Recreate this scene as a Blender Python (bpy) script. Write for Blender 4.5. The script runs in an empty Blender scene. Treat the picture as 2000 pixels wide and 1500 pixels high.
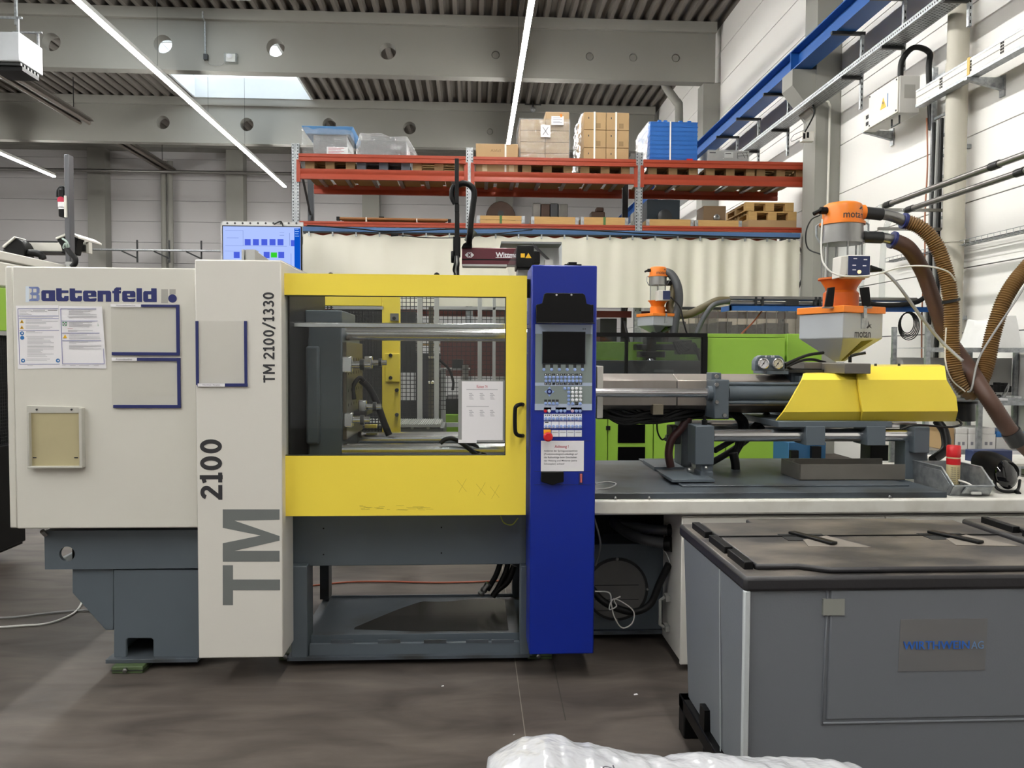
import bpy, math, random
from mathutils import Vector, Matrix
random.seed(7)
PI = math.pi
SC = bpy.context.scene
COL = SC.collection

# ---------------------------------------------------------------- camera
CAM = Vector((0, 0, 1.55))
FPX = 1500.0
RM = (Matrix.Rotation(-math.radians(2.86), 3, 'Z') @ Matrix.Rotation(PI/2 - math.radians(2.1), 3, 'X')
      @ Matrix.Rotation(0.005, 3, 'Z'))
cd = bpy.data.cameras.new('camera'); cd.lens = 27.0; cd.sensor_width = 36; cd.clip_start = .05; cd.clip_end = 200
co = bpy.data.objects.new('camera', cd); COL.objects.link(co)
co.matrix_world = Matrix.Translation(CAM) @ RM.to_4x4()
SC.camera = co

# ---------------------------------------------------------------- daylight and exposure
W = bpy.data.worlds.new('overcast_sky'); SC.world = W; W.use_nodes = True
bg = W.node_tree.nodes['Background']
bg.inputs[0].default_value = (.90, .95, 1, 1); bg.inputs[1].default_value = 4.5
SC.view_settings.view_transform = 'Standard'; SC.view_settings.look = 'None'
SC.view_settings.gamma = 1; SC.view_settings.use_curve_mapping = False
SC.view_settings.exposure = 0.22
LED_POWER = 132.0
try:
    SC.cycles.use_denoising = True
    SC.cycles.max_bounces = 8; SC.cycles.diffuse_bounces = 5; SC.cycles.glossy_bounces = 4
    SC.cycles.transparent_max_bounces = 16
    SC.cycles.caustics_reflective = False; SC.cycles.caustics_refractive = False
    SC.cycles.sample_clamp_indirect = 8
except Exception:
    pass

# ---------------------------------------------------------------- measuring helpers: photo pixel -> point in the hall
def ray(px, py): return RM @ Vector(((px - 1000)/FPX, -(py - 750)/FPX, -1))
def at(px, py, Y):
    d = ray(px, py); return CAM + d*(Y/d.y)
def atx(px, py, X):
    d = ray(px, py); return CAM + d*(X/d.x)
def atz(px, py, Z):
    d = ray(px, py); return CAM + d*((Z - CAM.z)/d.z)
def rect(px0, py0, px1, py1, Y):
    ym, xm = (py0+py1)/2, (px0+px1)/2
    return at(px0, ym, Y).x, at(px1, ym, Y).x, at(xm, py1, Y).z, at(xm, py0, Y).z
def ppm(Y): return Y/FPX                     # metres per pixel at depth Y

# ---------------------------------------------------------------- mesh builder
class MB:
    def __init__(s): s.v = []; s.f = []
    def add(s, vs, fs):
        n = len(s.v); s.v += [tuple(p) for p in vs]; s.f += [tuple(i+n for i in f) for f in fs]; return s
    def box(s, x0, x1, y0, y1, z0, z1):
        return s.hexa([(x0,y0,z0),(x1,y0,z0),(x1,y1,z0),(x0,y1,z0),(x0,y0,z1),(x1,y0,z1),(x1,y1,z1),(x0,y1,z1)])
    def hexa(s, p):
        return s.add(p, [(3,2,1,0),(4,5,6,7),(0,1,5,4),(1,2,6,5),(2,3,7,6),(3,0,4,7)])
    def cbox(s, c, d): return s.box(c[0]-d[0]/2, c[0]+d[0]/2, c[1]-d[1]/2, c[1]+d[1]/2, c[2]-d[2]/2, c[2]+d[2]/2)
    def fb(s, px0, py0, px1, py1, Y, Y1):     # box whose front face fills that photo rectangle at depth Y
        a = rect(px0, py0, px1, py1, Y); return s.box(a[0], a[1], Y, Y1, a[2], a[3])
    def obox(s, c, d, M):                     # oriented box
        h = [Vector(((i&1)*2-1, (i>>1&1)*2-1, (i>>2&1)*2-1)) for i in range(8)]
        p = [Vector(c) + M @ Vector((q.x*d[0]/2, q.y*d[1]/2, q.z*d[2]/2)) for q in h]
        return s.hexa([p[0],p[1],p[3],p[2],p[4],p[5],p[7],p[6]])
    def bar(s, a, b, w, h=None):              # rectangular bar between two points
        a, b = Vector(a), Vector(b); d = b - a; L = d.length; z = d.normalized()
        up = Vector((0,0,1)) if abs(z.z) < .95 else Vector((0,1,0))
        x = up.cross(z).normalized(); y = z.cross(x)
        return s.obox((a+b)/2, (w, h or w, L), Matrix((x, y, z)).transposed())
    def line(s, a, b, w, d=.0005):            # flat printed line on an upright surface
        a, b = Vector(a), Vector(b); t = Vector((b.x-a.x, 0, b.z-a.z))
        if t.length < 1e-6: return s
        n = Vector((-t.z, 0, t.x)).normalized()*(w/2)
        return s.prism([(p.x, p.z) for p in (a-n, b-n, b+n, a+n)], 'y', a.y-d, a.y)
    def prism(s, pts, axis, a, b):            # polygon extruded along an axis
        n = len(pts)
        def P(q, t): return {'y': (q[0], t, q[1]), 'x': (t, q[0], q[1]), 'z': (q[0], q[1], t)}[axis]
        vs = [P(q, a) for q in pts] + [P(q, b) for q in pts]
        return s.add(vs, [tuple(range(n)), tuple(range(2*n-1, n-1, -1))] + [(i, i+n, (i+1)%n+n, (i+1)%n) for i in range(n)])
    def fp(s, pix, Y, Y1):
        return s.prism([(lambda p: (p.x, p.z))(at(x, y, Y)) for x, y in pix], 'y', Y, Y1)
    def cyl(s, a, b, r, r1=None, n=16):
        a, b = Vector(a), Vector(b); r1 = r if r1 is None else r1
        z = (b-a).normalized(); up = Vector((0,0,1)) if abs(z.z) < .9 else Vector((1,0,0))
        x = up.cross(z).normalized(); y = z.cross(x)
        C = [(math.cos(2*PI*i/n), math.sin(2*PI*i/n)) for i in range(n)]
        vs = [a + (x*c+y*t)*r for c, t in C] + [b + (x*c+y*t)*r1 for c, t in C]
        return s.add(vs, [tuple(range(n-1,-1,-1)), tuple(range(n, 2*n))] + [(i, (i+1)%n, (i+1)%n+n, i+n) for i in range(n)])
    def tube(s, pts, r, n=8, rf=None):        # swept tube, r constant or rf(i)
        pts = [Vector(p) for p in pts]; m = len(pts); x = None; vs = []; fs = []
        for i, p in enumerate(pts):
            t = (pts[min(i+1, m-1)] - pts[max(i-1, 0)]).normalized()
            if x is None:
                up = Vector((0,0,1)) if abs(t.z) < .9 else Vector((1,0,0)); x = up.cross(t).normalized()
            else: x = (x - t*x.dot(t)).normalized()
            y = t.cross(x); R_ = rf(i) if rf else r
            vs += [p + (x*math.cos(2*PI*k/n) + y*math.sin(2*PI*k/n))*R_ for k in range(n)]
        for i in range(m-1):
            fs += [(i*n+k, i*n+(k+1)%n, (i+1)*n+(k+1)%n, (i+1)*n+k) for k in range(n)]
        return s.add(vs, fs + [tuple(range(n-1,-1,-1)), tuple(range((m-1)*n, m*n))])
    def lathe(s, prof, c=(0,0,0), axis='z', n=24):   # profile [(radius, height)], capped where radius > 0
        vs = []; fs = []; c = Vector(c)
        for r, h in prof:
            for k in range(n):
                u, w = r*math.cos(2*PI*k/n), r*math.sin(2*PI*k/n)
                vs.append(c + Vector({'z': (u, w, h), 'y': (u, h, -w), 'x': (h, u, w)}[axis]))
        m = len(prof)
        for i in range(m-1):
            fs += [(i*n+k, i*n+(k+1)%n, (i+1)*n+(k+1)%n, (i+1)*n+k) for k in range(n)]
        if prof[0][0] > 1e-6: fs.append(tuple(range(n-1,-1,-1)))
        if prof[-1][0] > 1e-6: fs.append(tuple(range((m-1)*n, m*n)))
        return s.add(vs, fs)
    def ball(s, c, r, n=12, m=8):
        rx, ry, rz = (r, r, r) if not hasattr(r, '__len__') else r
        vs = []; fs = []
        for i in range(m+1):
            t = PI*i/m
            for k in range(n):
                vs.append((c[0]+rx*math.sin(t)*math.cos(2*PI*k/n), c[1]+ry*math.sin(t)*math.sin(2*PI*k/n), c[2]-rz*math.cos(t)))
        for i in range(m): fs += [(i*n+k, i*n+(k+1)%n, (i+1)*n+(k+1)%n, (i+1)*n+k) for k in range(n)]
        return s.add(vs, fs)
    def grid(s, fn, nu, nv):                  # fn(u, v) -> point, u, v in 0..1
        vs = [fn(i/nu, j/nv) for j in range(nv+1) for i in range(nu+1)]
        return s.add(vs, [(j*(nu+1)+i, j*(nu+1)+i+1, (j+1)*(nu+1)+i+1, (j+1)*(nu+1)+i) for j in range(nv) for i in range(nu)])
    def plate(s, x0, x1, z0, z1, y0, y1, holes, n=24):   # upright plate with round through holes (x, z, r), one row of holes
        hs = sorted(holes); xs = x0
        def strip(a, b):
            if b - a > 1e-4: s.box(a, b, y0, y1, z0, z1)
        for hx, hz, r in hs:
            q = r*1.25; strip(xs, hx-q); xs = hx+q
            s.box(hx-q, hx+q, y0, y1, z0, hz-q); s.box(hx-q, hx+q, y0, y1, hz+q, z1)
            vs = []; 
            for y in (y0, y1):
                for k in range(n):
                    c, t = math.cos(2*PI*k/n), math.sin(2*PI*k/n); e = q/max(abs(c), abs(t))
                    vs += [(hx+c*r, y, hz+t*r), (hx+c*e, y, hz+t*e)]
            fs = []
            for k in range(n):
                a, b = 2*k, 2*((k+1)%n); o = 2*n
                fs += [(a, b, b+1, a+1), (a+o, a+1+o, b+1+o, b+o), (a, a+o, b+o, b)]
            s.add(vs, fs)
        strip(xs, x1); return s
    def text(s, body, x0, x1, z0, z1, Y, rot=0, bold=0.0, ext=.0006, fit=True, align='C'):
        cu = bpy.data.curves.new('t', 'FONT'); cu.body = body; cu.offset = bold; cu.resolution_u = 3
        ob = bpy.data.objects.new('t', cu); COL.objects.link(ob)
        dg = bpy.context.evaluated_depsgraph_get(); me = ob.evaluated_get(dg).to_mesh()
        P = [(v.co.x, v.co.y) for v in me.vertices]; Fc = [tuple(p.vertices) for p in me.polygons]
        ob.evaluated_get(dg).to_mesh_clear(); bpy.data.objects.remove(ob); bpy.data.curves.remove(cu)
        if not P: return s
        if rot == 90: P = [(-b, a) for a, b in P]
        ax, bx_ = min(p[0] for p in P), max(p[0] for p in P); ay, by = min(p[1] for p in P), max(p[1] for p in P)
        sx, sz = (x1-x0)/max(bx_-ax, 1e-6), (z1-z0)/max(by-ay, 1e-6)
        if not fit: sx = sz = min(sx, sz)
        ox = 0 if fit or align == 'L' else ((x1-x0) - sx*(bx_-ax))/2
        return s.add([(x0+ox+(a-ax)*sx, Y-ext, z0+(b-ay)*sz) for a, b in P], Fc)
    def ftext(s, body, px0, py0, px1, py1, Y, **k):
        a = rect(px0, py0, px1, py1, Y); return s.text(body, a[0], a[1], a[2], a[3], Y, **k)
    def strokes(s, body, px0, py0, px1, py1, Y, w, rot=90, gap=.22, ext=.0008):
        """plain stroked capitals and figures filling a photo rectangle; w = stroke width as a share of the letter height"""
        def arc(cx, cy, rx, ry, a0, a1, n=14): return [(cx+rx*math.cos(math.radians(a0+(a1-a0)*i/n)), cy+ry*math.sin(math.radians(a0+(a1-a0)*i/n))) for i in range(n+1)]
        h = w/2
        G = {'0': (.6, [arc(.3, .5, .3-h, .5-h, 0, 360, 28)]), '1': (.42, [[(.24, 0), (.24, 1)], [(.24, .97-h), (.03, .8)], [(.04, h), (.42, h)]]),
             '2': (.58, [arc(.29, .72, .29-h, .28-h, 165, -35, 16) + [(.06, .1), (h, h)], [(0, h), (.58, h)]]),
             '3': (.58, [arc(.28, .74, .27-h, .26-h, 150, -90, 14), arc(.27, .28, .31-h, .28-h, 90, -150, 14)]),
             'T': (.62, [[(0, 1-h), (.62, 1-h)], [(.31, 0), (.31, 1)]]), 'M': (.86, [[(h, 0), (h, 1)], [(h, 1), (.43, .28)], [(.43, .28), (.86-h, 1)], [(.86-h, 1), (.86-h, 0)]]),
             '/': (.5, [[(0, -.08), (.5, 1.05)]]), ' ': (.2, [])}
        x = 0; segs = []
        for ch in body:
            wd, st = G[ch]
            for pl in st: segs += [((a[0]+x, a[1]), (b[0]+x, b[1])) for a, b in zip(pl, pl[1:])]
            x += wd+gap*.6
        tot = x-gap*.6; r = rect(px0, py0, px1, py1, Y)
        def P(u, v): return (r[1]-(r[1]-r[0])*v, r[2]+(r[3]-r[2])*u/tot) if rot == 90 else (r[0]+(r[1]-r[0])*u/tot, r[2]+(r[3]-r[2])*v)
        for a, b in segs:
            d = Vector((b[0]-a[0], b[1]-a[1])); 
            if d.length < 1e-6: continue
            d.normalize(); nx, ny = -d.y*h, d.x*h; e = h*.25
            q = [(a[0]-d.x*e+nx, a[1]-d.y*e+ny), (a[0]-d.x*e-nx, a[1]-d.y*e-ny), (b[0]+d.x*e-nx, b[1]+d.y*e-ny), (b[0]+d.x*e+nx, b[1]+d.y*e+ny)]
            s.add([(P(*t)[0], Y-ext-1e-5*(len(s.f) % 60), P(*t)[1]) for t in q], [(0, 1, 2, 3)])
        return s
    def xf(s, M, start=0):
        s.v[start:] = [tuple(M @ Vector(p)) for p in s.v[start:]]; return s
    def build(s, name, m, parent=None, bev=0, smooth=True, ang=38):
        off = Vector((0,0,0)); q = parent
        while q is not None: off += q.location; q = q.parent
        me = bpy.data.meshes.new(name)
        me.from_pydata([(x-off.x, y-off.y, z-off.z) for x, y, z in s.v], [], s.f); me.update()
        if smooth:
            me.polygons.foreach_set('use_smooth', [True]*len(me.polygons))
            me.set_sharp_from_angle(angle=math.radians(ang))
        me.materials.append(m)
        o = bpy.data.objects.new(name, me); COL.objects.link(o); o.parent = parent
        if bev:
            b = o.modifiers.new('edge', 'BEVEL'); b.width = bev; b.segments = 2; b.limit_method = 'ANGLE'; b.angle_limit = math.radians(40)
        return o

def spline(pts, k=8):
    P = [Vector(p) for p in pts]; P = [P[0]*2-P[1]] + P + [P[-1]*2-P[-2]]; out = []
    for i in range(1, len(P)-2):
        a, b, c, d = P[i-1:i+3]
        for j in range(k):
            t = j/k; out.append(.5*((2*b) + (c-a)*t + (2*a-5*b+4*c-d)*t*t + (3*b-a-3*c+d)*t**3))
    return out + [P[-2]]
def resample(pts, step):
    out = [pts[0]]; acc = 0
    for a, b in zip(pts, pts[1:]):
        L = (b-a).length; t = step - acc
        while t <= L:
            out.append(a + (b-a)*(t/L)); t += step
        acc = (acc + L) % step if L else acc
    return out

def tag(o, label=None, cat=None, group=None, kind=None):
    if label: o['label'] = label
    if cat: o['category'] = cat
    if group: o['group'] = group
    if kind: o['kind'] = kind
    return o
def thing(name, label, cat, loc, group=None):
    o = bpy.data.objects.new(name, None); COL.objects.link(o); o.location = loc; o.empty_display_size = .1
    return tag(o, label, cat, group)
def struct(name, mb, m, parent=None, bev=0, smooth=True):
    o = mb.build(name, m, parent, bev, smooth)
    if parent is None: o['kind'] = 'structure'
    return o
def cp(o, parent=None, loc=None, name=None):
    c = o.copy(); COL.objects.link(c); c.parent = parent if parent is not None else None
    if loc is not None: c.location = loc
    for ch in list(o.children): cp(ch, c)
    return c

# ---------------------------------------------------------------- materials
def lin(h):
    h = h.lstrip('#'); c = [int(h[i:i+2], 16)/255 for i in (0, 2, 4)]
    return [x/12.92 if x <= .04045 else ((x+.055)/1.055)**2.4 for x in c]
def M(name, hx, rough=.5, metal=0, var=.07, scale=5, bump=0, bscale=80, hx2=None, stretch=None, emit=0, spec=.5, detail=4, contrast=None):
    m = bpy.data.materials.new(name); m.use_nodes = True; nt = m.node_tree; N, L = nt.nodes, nt.links
    p = N['Principled BSDF']; p.inputs['Roughness'].default_value = rough; p.inputs['Metallic'].default_value = metal
    p.inputs['Specular IOR Level'].default_value = spec
    c = lin(hx); c2 = lin(hx2) if hx2 else [min(1, x*(1+var)) for x in c]; c1 = c if hx2 else [x*(1-var) for x in c]
    tc = N.new('ShaderNodeTexCoord'); mp = N.new('ShaderNodeMapping'); L.new(tc.outputs['Object'], mp.inputs[0])
    if stretch: mp.inputs['Scale'].default_value = stretch
    nz = N.new('ShaderNodeTexNoise'); nz.inputs['Scale'].default_value = scale; nz.inputs['Detail'].default_value = detail
    L.new(mp.outputs[0], nz.inputs['Vector']); fac = nz.outputs[0]
    if contrast:
        cr = N.new('ShaderNodeMapRange'); cr.inputs[1].default_value = contrast[0]; cr.inputs[2].default_value = contrast[1]
        L.new(fac, cr.inputs[0]); fac = cr.outputs[0]
    mx = N.new('ShaderNodeMix'); mx.data_type = 'RGBA'; mx.inputs[6].default_value = (*c1, 1); mx.inputs[7].default_value = (*c2, 1)
    L.new(fac, mx.inputs[0]); L.new(mx.outputs[2], p.inputs['Base Color'])
    if bump:
        n2 = N.new('ShaderNodeTexNoise'); n2.inputs['Scale'].default_value = bscale; L.new(mp.outputs[0], n2.inputs['Vector'])
        b = N.new('ShaderNodeBump'); b.inputs['Strength'].default_value = bump; b.inputs['Distance'].default_value = .01
        L.new(n2.outputs[0], b.inputs['Height']); L.new(b.outputs[0], p.inputs['Normal'])
    if emit:
        L.new(mx.outputs[2], p.inputs['Emission Color']); p.inputs['Emission Strength'].default_value = emit
    return m
def clear(name, hx, alpha, rough=.05, bump=0, bscale=20, refl=1.0):    # thin clear sheet: sees through, mirrors at grazing angles
    m = bpy.data.materials.new(name); m.use_nodes = True; nt = m.node_tree; N, L = nt.nodes, nt.links; N.clear()
    out = N.new('ShaderNodeOutputMaterial'); tr = N.new('ShaderNodeBsdfTransparent'); tr.inputs[0].default_value = (*lin(hx), 1)
    df = N.new('ShaderNodeBsdfDiffuse'); df.inputs[0].default_value = (.75, .76, .77, 1)
    gl = N.new('ShaderNodeBsdfGlossy'); gl.inputs['Roughness'].default_value = rough; gl.inputs[0].default_value = (refl, refl, refl, 1)
    m1 = N.new('ShaderNodeMixShader'); m2 = N.new('ShaderNodeMixShader'); lw = N.new('ShaderNodeLayerWeight'); lw.inputs[0].default_value = .5; pw = N.new('ShaderNodeMath'); pw.operation = 'POWER'; pw.inputs[1].default_value = 4.0; L.new(lw.outputs[1], pw.inputs[0]); fr = N.new('ShaderNodeMath'); fr.operation = 'MULTIPLY_ADD'; fr.inputs[1].default_value = .8; fr.inputs[2].default_value = .04; L.new(pw.outputs[0], fr.inputs[0])
    m1.inputs[0].default_value = alpha; L.new(tr.outputs[0], m1.inputs[1]); L.new(df.outputs[0], m1.inputs[2])
    L.new(fr.outputs[0], m2.inputs[0]); L.new(m1.outputs[0], m2.inputs[1]); L.new(gl.outputs[0], m2.inputs[2]); L.new(m2.outputs[0], out.inputs[0])
    if bump:
        tc = N.new('ShaderNodeTexCoord'); nz = N.new('ShaderNodeTexNoise'); nz.inputs['Scale'].default_value = bscale; nz.inputs['Distortion'].default_value = 1.5
        b = N.new('ShaderNodeBump'); b.inputs['Strength'].default_value = bump; b.inputs['Distance'].default_value = .03
        L.new(tc.outputs['Object'], nz.inputs['Vector']); L.new(nz.outputs[0], b.inputs['Height'])
        L.new(b.outputs[0], gl.inputs['Normal']); L.new(b.outputs[0], df.inputs['Normal']); L.new(b.outputs[0], lw.inputs['Normal'])
    return m
def glow(name, hx, strength):
    m = bpy.data.materials.new(name); m.use_nodes = True; N, L = m.node_tree.nodes, m.node_tree.links; N.clear()
    out = N.new('ShaderNodeOutputMaterial'); e = N.new('ShaderNodeEmission'); e.inputs[0].default_value = (*lin(hx), 1); e.inputs[1].default_value = strength
    L.new(e.outputs[0], out.inputs[0]); return m

cream = M('cream_paint', 'cbc8be', .42, scale=2, hx2='d2d0c7')
cream_w = M('light_grey_paint', 'd4d1c9', .4, var=.03, scale=3)
table_w = M('worn_white_paint', 'd6d4cc', .4, hx2='bdb9ae', scale=7, contrast=(.45, .8))
yellow = M('yellow_paint', 'f5dc4c', .38, var=.04, scale=3)
blue = M('blue_paint', '06258e', .38, var=.08, scale=3)
dgrey = M('slate_grey_paint', '565f66', .45, var=.1, scale=4)
dgrey_d = M('oily_slate_paint', '4a5158', .42, hx2='37393a', scale=3.2, contrast=(.45, .6))
black = M('black_plastic', '09090a', .45, var=.15, spec=.22)
pitch_b = M('pitch_black', '030304', .7, var=.1, spec=.05)
rubber = M('black_rubber', '0d0d0e', .5, var=.2, spec=.35)
gunmetal = M('dark_metal', '2f3031', .42, .4, var=.2)
chrome = M('chromed_steel', 'e9e9ea', .2, 1, var=.03)
steel = M('brushed_steel', '9a9a98', .32, 1, var=.1, scale=9)
zinc = M('galvanised_steel', 'b4b8ba', .42, .75, hx2='94989b', scale=24, contrast=(.35, .65))
alu = M('anodised_aluminium', 'b9bab8', .35, .6, var=.05)
shroud = M('brushed_shroud_steel', 'a39d97', .38, .55, hx2='8f8780', scale=3, stretch=(6, 1, 1))
navy = M('navy_print', '1c2560', .5, var=.05)
greyp = M('grey_print', '6b6f6d', .5, var=.03)
darkp = M('charcoal_print', '2e2e31', .5, var=.03)
paper = M('white_paper', 'e6e4e6', .7, var=.02)
ink = M('grey_ink', '8b8a90', .8)
inkb = M('blue_ink', '6b6fa0', .8)
inkd = M('dark_ink', '45444c', .8)
inkr = M('red_ink', 'b8304a', .8)
green = M('lime_green_paint', '8fb940', .4, var=.05)
signy = M('warning_yellow', 'e3b21c', .5, var=.03)
signb = M('sign_blue', '2a6aa8', .5, var=.03)
signg = M('sign_green', '2c7a4a', .5, var=.03)
orange = M('orange_paint', 'ea8224', .36, var=.06)
orange_w = M('worn_orange_paint', 'c8641c', .42, var=.14, scale=14)
hopper_g = M('light_grey_hopper_paint', 'a5a9ad', .4, var=.04)
red = M('red_plastic', 'c81f26', .35, var=.05)
rack_o = M('rack_orange_paint', 'a43e21', .45, hx2='93341a', scale=4)
wood = M('pallet_wood', 'a58a60', .75, hx2='7a6240', scale=6, stretch=(1, 1, 9), bump=.2)
wood_l = M('pale_pine', 'c9a468', .7, hx2='a98550', scale=5, stretch=(1, 1, 8))
wood_g = M('grey_pallet_plastic', '565c66', .6, var=.1)
card = M('brown_cardboard', 'a88b64', .75, var=.05, scale=3)
card_d = M('dull_cardboard', 'a48a68', .75, var=.06, scale=3)
strapm = M('white_strap', 'e8e6df', .4)
chip = M('chipboard', '8f7550', .8, var=.15, scale=20)
crate_b = M('blue_crate_plastic', '2866b4', .45, var=.06)
curtain_m = M('ivory_tarpaulin', 'e0dccd', .5, var=.04, scale=1.5, bump=.05, bscale=12)
rail_b = M('dull_blue_paint', '4a6c98', .5, var=.1)
crane_b = M('crane_blue_paint', '1c569e', .45, var=.07)
concrete = M('grey_concrete', '908f89', .8, var=.06, scale=2.5, bump=.04, bscale=30)
concrete_l = M('light_grey_concrete', '8f8e88', .8, var=.05, scale=1.2, bump=.04, bscale=30)
panel_w = M('white_wall_panel', 'ebe9e5', .55, var=.025, scale=1.2)
panel_g = M('pale_grey_wall_panel', 'bcbaba', .6, var=.025, scale=1.0)
jointm = M('panel_joint', '77777a', .8)
roof_m = M('grey_roof_sheet', '726d67', .55, var=.05, scale=2)
maroon = M('maroon_paint', '5a1424', .35, var=.08)
pipe_b = M('beige_pipe', 'b7b3a5', .5, var=.05, scale=3)
pipe_s = M('grey_steel_pipe', '8b8986', .35, .8, var=.08)
hose_r = M('reddish_brown_hose', '50382d', .55, var=.15, scale=20)
hose_o = M('ochre_ribbed_hose', '86683f', .45, hx2='6d5230', scale=14)
hose_g = M('ribbed_grey_hose', '45474a', .5, var=.15)
cable_w = M('white_cable', 'd7d5cf', .5)
cable_g = M('grey_cable', '8d8d8b', .5)
bin_g = M('grey_bin_plastic', '6c7076', .5, var=.04, scale=2, bump=.05, bscale=150)
bin_e = M('pale_grey_edge', 'b4b9bb', .5, var=.04)
lid_m = M('dusty_black_lid', '2f2d2d', .5, hx2='6d655c', scale=3.2, contrast=(.4, .7), bump=.06, bscale=60, stretch=(1, 2.0, 1), detail=9)
def dusty(m):                                # dust lies only on what faces up
    nt = m.node_tree; N, L = nt.nodes, nt.links; p = N['Principled BSDF']; mx = [n for n in N if n.type == 'MIX'][0]
    g = N.new('ShaderNodeNewGeometry'); sx = N.new('ShaderNodeSeparateXYZ'); L.new(g.outputs['Normal'], sx.inputs[0])
    r = N.new('ShaderNodeMapRange'); r.inputs[1].default_value = .8; r.inputs[2].default_value = .99; L.new(sx.outputs[2], r.inputs[0])
    m2 = N.new('ShaderNodeMix'); m2.data_type = 'RGBA'; m2.inputs[6].default_value = (*lin('232225'), 1); L.new(r.outputs[0], m2.inputs[0]); L.new(mx.outputs[2], m2.inputs[7])
    L.new(m2.outputs[2], p.inputs['Base Color'])
dusty(lid_m)
glass = clear('window_glass', 'f3f5f4', .0, .02, refl=.55)
tint = clear('smoked_window', 'bcc0c2', .02, .04, refl=.8)
film = clear('clear_film', 'fbfcfc', .16, .16, .9, 9, refl=1)
film_h = clear('cloudy_film', 'fafbfb', .27, .18, .8, 7, refl=1)
pocket = clear('clear_pocket', 'fdfdfc', .03, .12, .12, 6, refl=.9)
strip_p = clear('strip_curtain_pvc', 'd0cabf', .1, .08, .4, 6, refl=.9)
sight = clear('sight_glass', 'f2f4f4', .05, .05, refl=1)
# ================================================================ THE HALL
XW, YB, XL, YF, ZC = 5.8, 29.2, -21.0, -9.0, 9.35
# floor: dark worn concrete
def floor_mat():
    m = M('dark_concrete_floor', '565049', .6, var=.1, scale=1.1, bump=.03, bscale=40, spec=.3)
    nt = m.node_tree; N, L = nt.nodes, nt.links; p = N['Principled BSDF']
    tc = N.new('ShaderNodeTexCoord'); mp = N.new('ShaderNodeMapping'); mp.inputs['Scale'].default_value = (1, 3.2, 1); L.new(tc.outputs['Object'], mp.inputs[0])
    a = N.new('ShaderNodeTexNoise'); a.inputs['Scale'].default_value = 1.6; a.inputs['Detail'].default_value = 8; a.inputs['Distortion'].default_value = .8; L.new(mp.outputs[0], a.inputs['Vector'])
    r = N.new('ShaderNodeValToRGB'); e = r.color_ramp.elements
    e[0].position = .3; e[0].color = (*lin('3d3733'), 1); e[1].position = .72; e[1].color = (*lin('5d554f'), 1); L.new(a.outputs[0], r.inputs[0])
    b = N.new('ShaderNodeTexNoise'); b.inputs['Scale'].default_value = 9; b.inputs['Detail'].default_value = 6; L.new(mp.outputs[0], b.inputs['Vector'])
    mx = N.new('ShaderNodeMix'); mx.data_type = 'RGBA'; mx.blend_type = 'OVERLAY'; mx.inputs[0].default_value = .35
    L.new(r.outputs[0], mx.inputs[6]); L.new(b.outputs[0], mx.inputs[7]); L.new(mx.outputs[2], p.inputs['Base Color'])
    rr = N.new('ShaderNodeMapRange'); rr.inputs[3].default_value = .5; rr.inputs[4].default_value = .78; L.new(b.outputs[0], rr.inputs[0]); L.new(rr.outputs[0], p.inputs['Roughness'])
    return m
fl = struct('floor', MB().box(XL, XW+.3, YF, YB+.3, -.2, 0), floor_mat())
a, b = atz(1006, 1290, 0), atz(984, 1490, 0)
jm = M('floor_joint', '7b746c', .7)
MB().box(a.x-.002, a.x+.002, -2, 12, 0, .0006).build('joint', jm, fl)
MB().bar((atz(1085,1310,0).x, 3.82, 0), (atz(1108,1420,0).x, 3.2, 0), .005, .001).build('joint', M('floor_crack', '3a3531', .8), fl)

# right wall: long horizontal panels between the columns
wr = struct('wall_right', MB().box(XW+.03, XW+.3, YF, YB, 0, ZC+.3), jointm)
cols_y = [12.05 + 6.08*i for i in range(-4, 4)]
proto = None
zj = [0.32 + .765*i for i in range(13)]
def wall_panels(root, axis, spans, m, fix, t=.03):
    for s0, s1 in spans:
        me = None
        for i in range(-1, len(zj)):
            z0 = zj[i] if i >= 0 else 0; z1 = zj[i+1] if i+1 < len(zj) else ZC
            if z1-z0 < .1: continue
            q = MB()
            if axis == 'y': q.box(fix, fix+t, s0+.006, s1-.006, z0+.007, z1-.007)
            else: q.box(s0+.006, s1-.006, fix, fix+t, z0+.007, z1-.007)
            q.build('wall_panel', m, root, 0, False)
wall_panels(wr, 'y', [(max(y, YF), min(y+6.08, YB)) for y in [cols_y[0]-6.08] + cols_y if y < YB-.5 and y+6.08 > YF], panel_w, XW)
# back wall
wb = struct('wall_back', MB().box(XL, XW+.3, YB+.03, YB+.3, 0, ZC+.3), jointm)
bc = [at(192, 400, 28.9).x + 4.93*i for i in range(-2, 5)]
wall_panels(wb, 'x', [(max(XL, bc[0]-4.93), bc[0])] + [(a, min(b, XW)) for a, b in zip(bc, bc[1:]+[XW]) if a < XW], panel_g, YB)
struct('wall_left', MB().box(XL-.3, XL, YF, YB, 0, ZC+.3), panel_g)
struct('wall_front', MB().box(XL, XW+.3, YF-.3, YF, 0, ZC+.3), panel_g)
for x in bc:
    if x < XW-.4: struct('concrete_column', MB().box(x-.31, x+.31, 28.75, YB-.001, 0, 9.0), concrete_l)
struct('ring_beam', MB().box(XL, XW, 28.6, YB-.001, 9.0, ZC), concrete)
# right wall columns with corbels
cx0 = at(1592, 300, 12.05).x
for y in cols_y:
    if -8 < y < 28:
        q = MB().box(cx0, XW-.001, y, y+.45, 0, 8.02 if y > 15 else ZC)
        q.prism([(cx0+.02, 5.35), (cx0+.02, 6.1), (cx0-.38, 6.1), (cx0-.38, 5.85)], 'y', y+.02, y+.43)
        struct('concrete_column', q, concrete)
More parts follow.
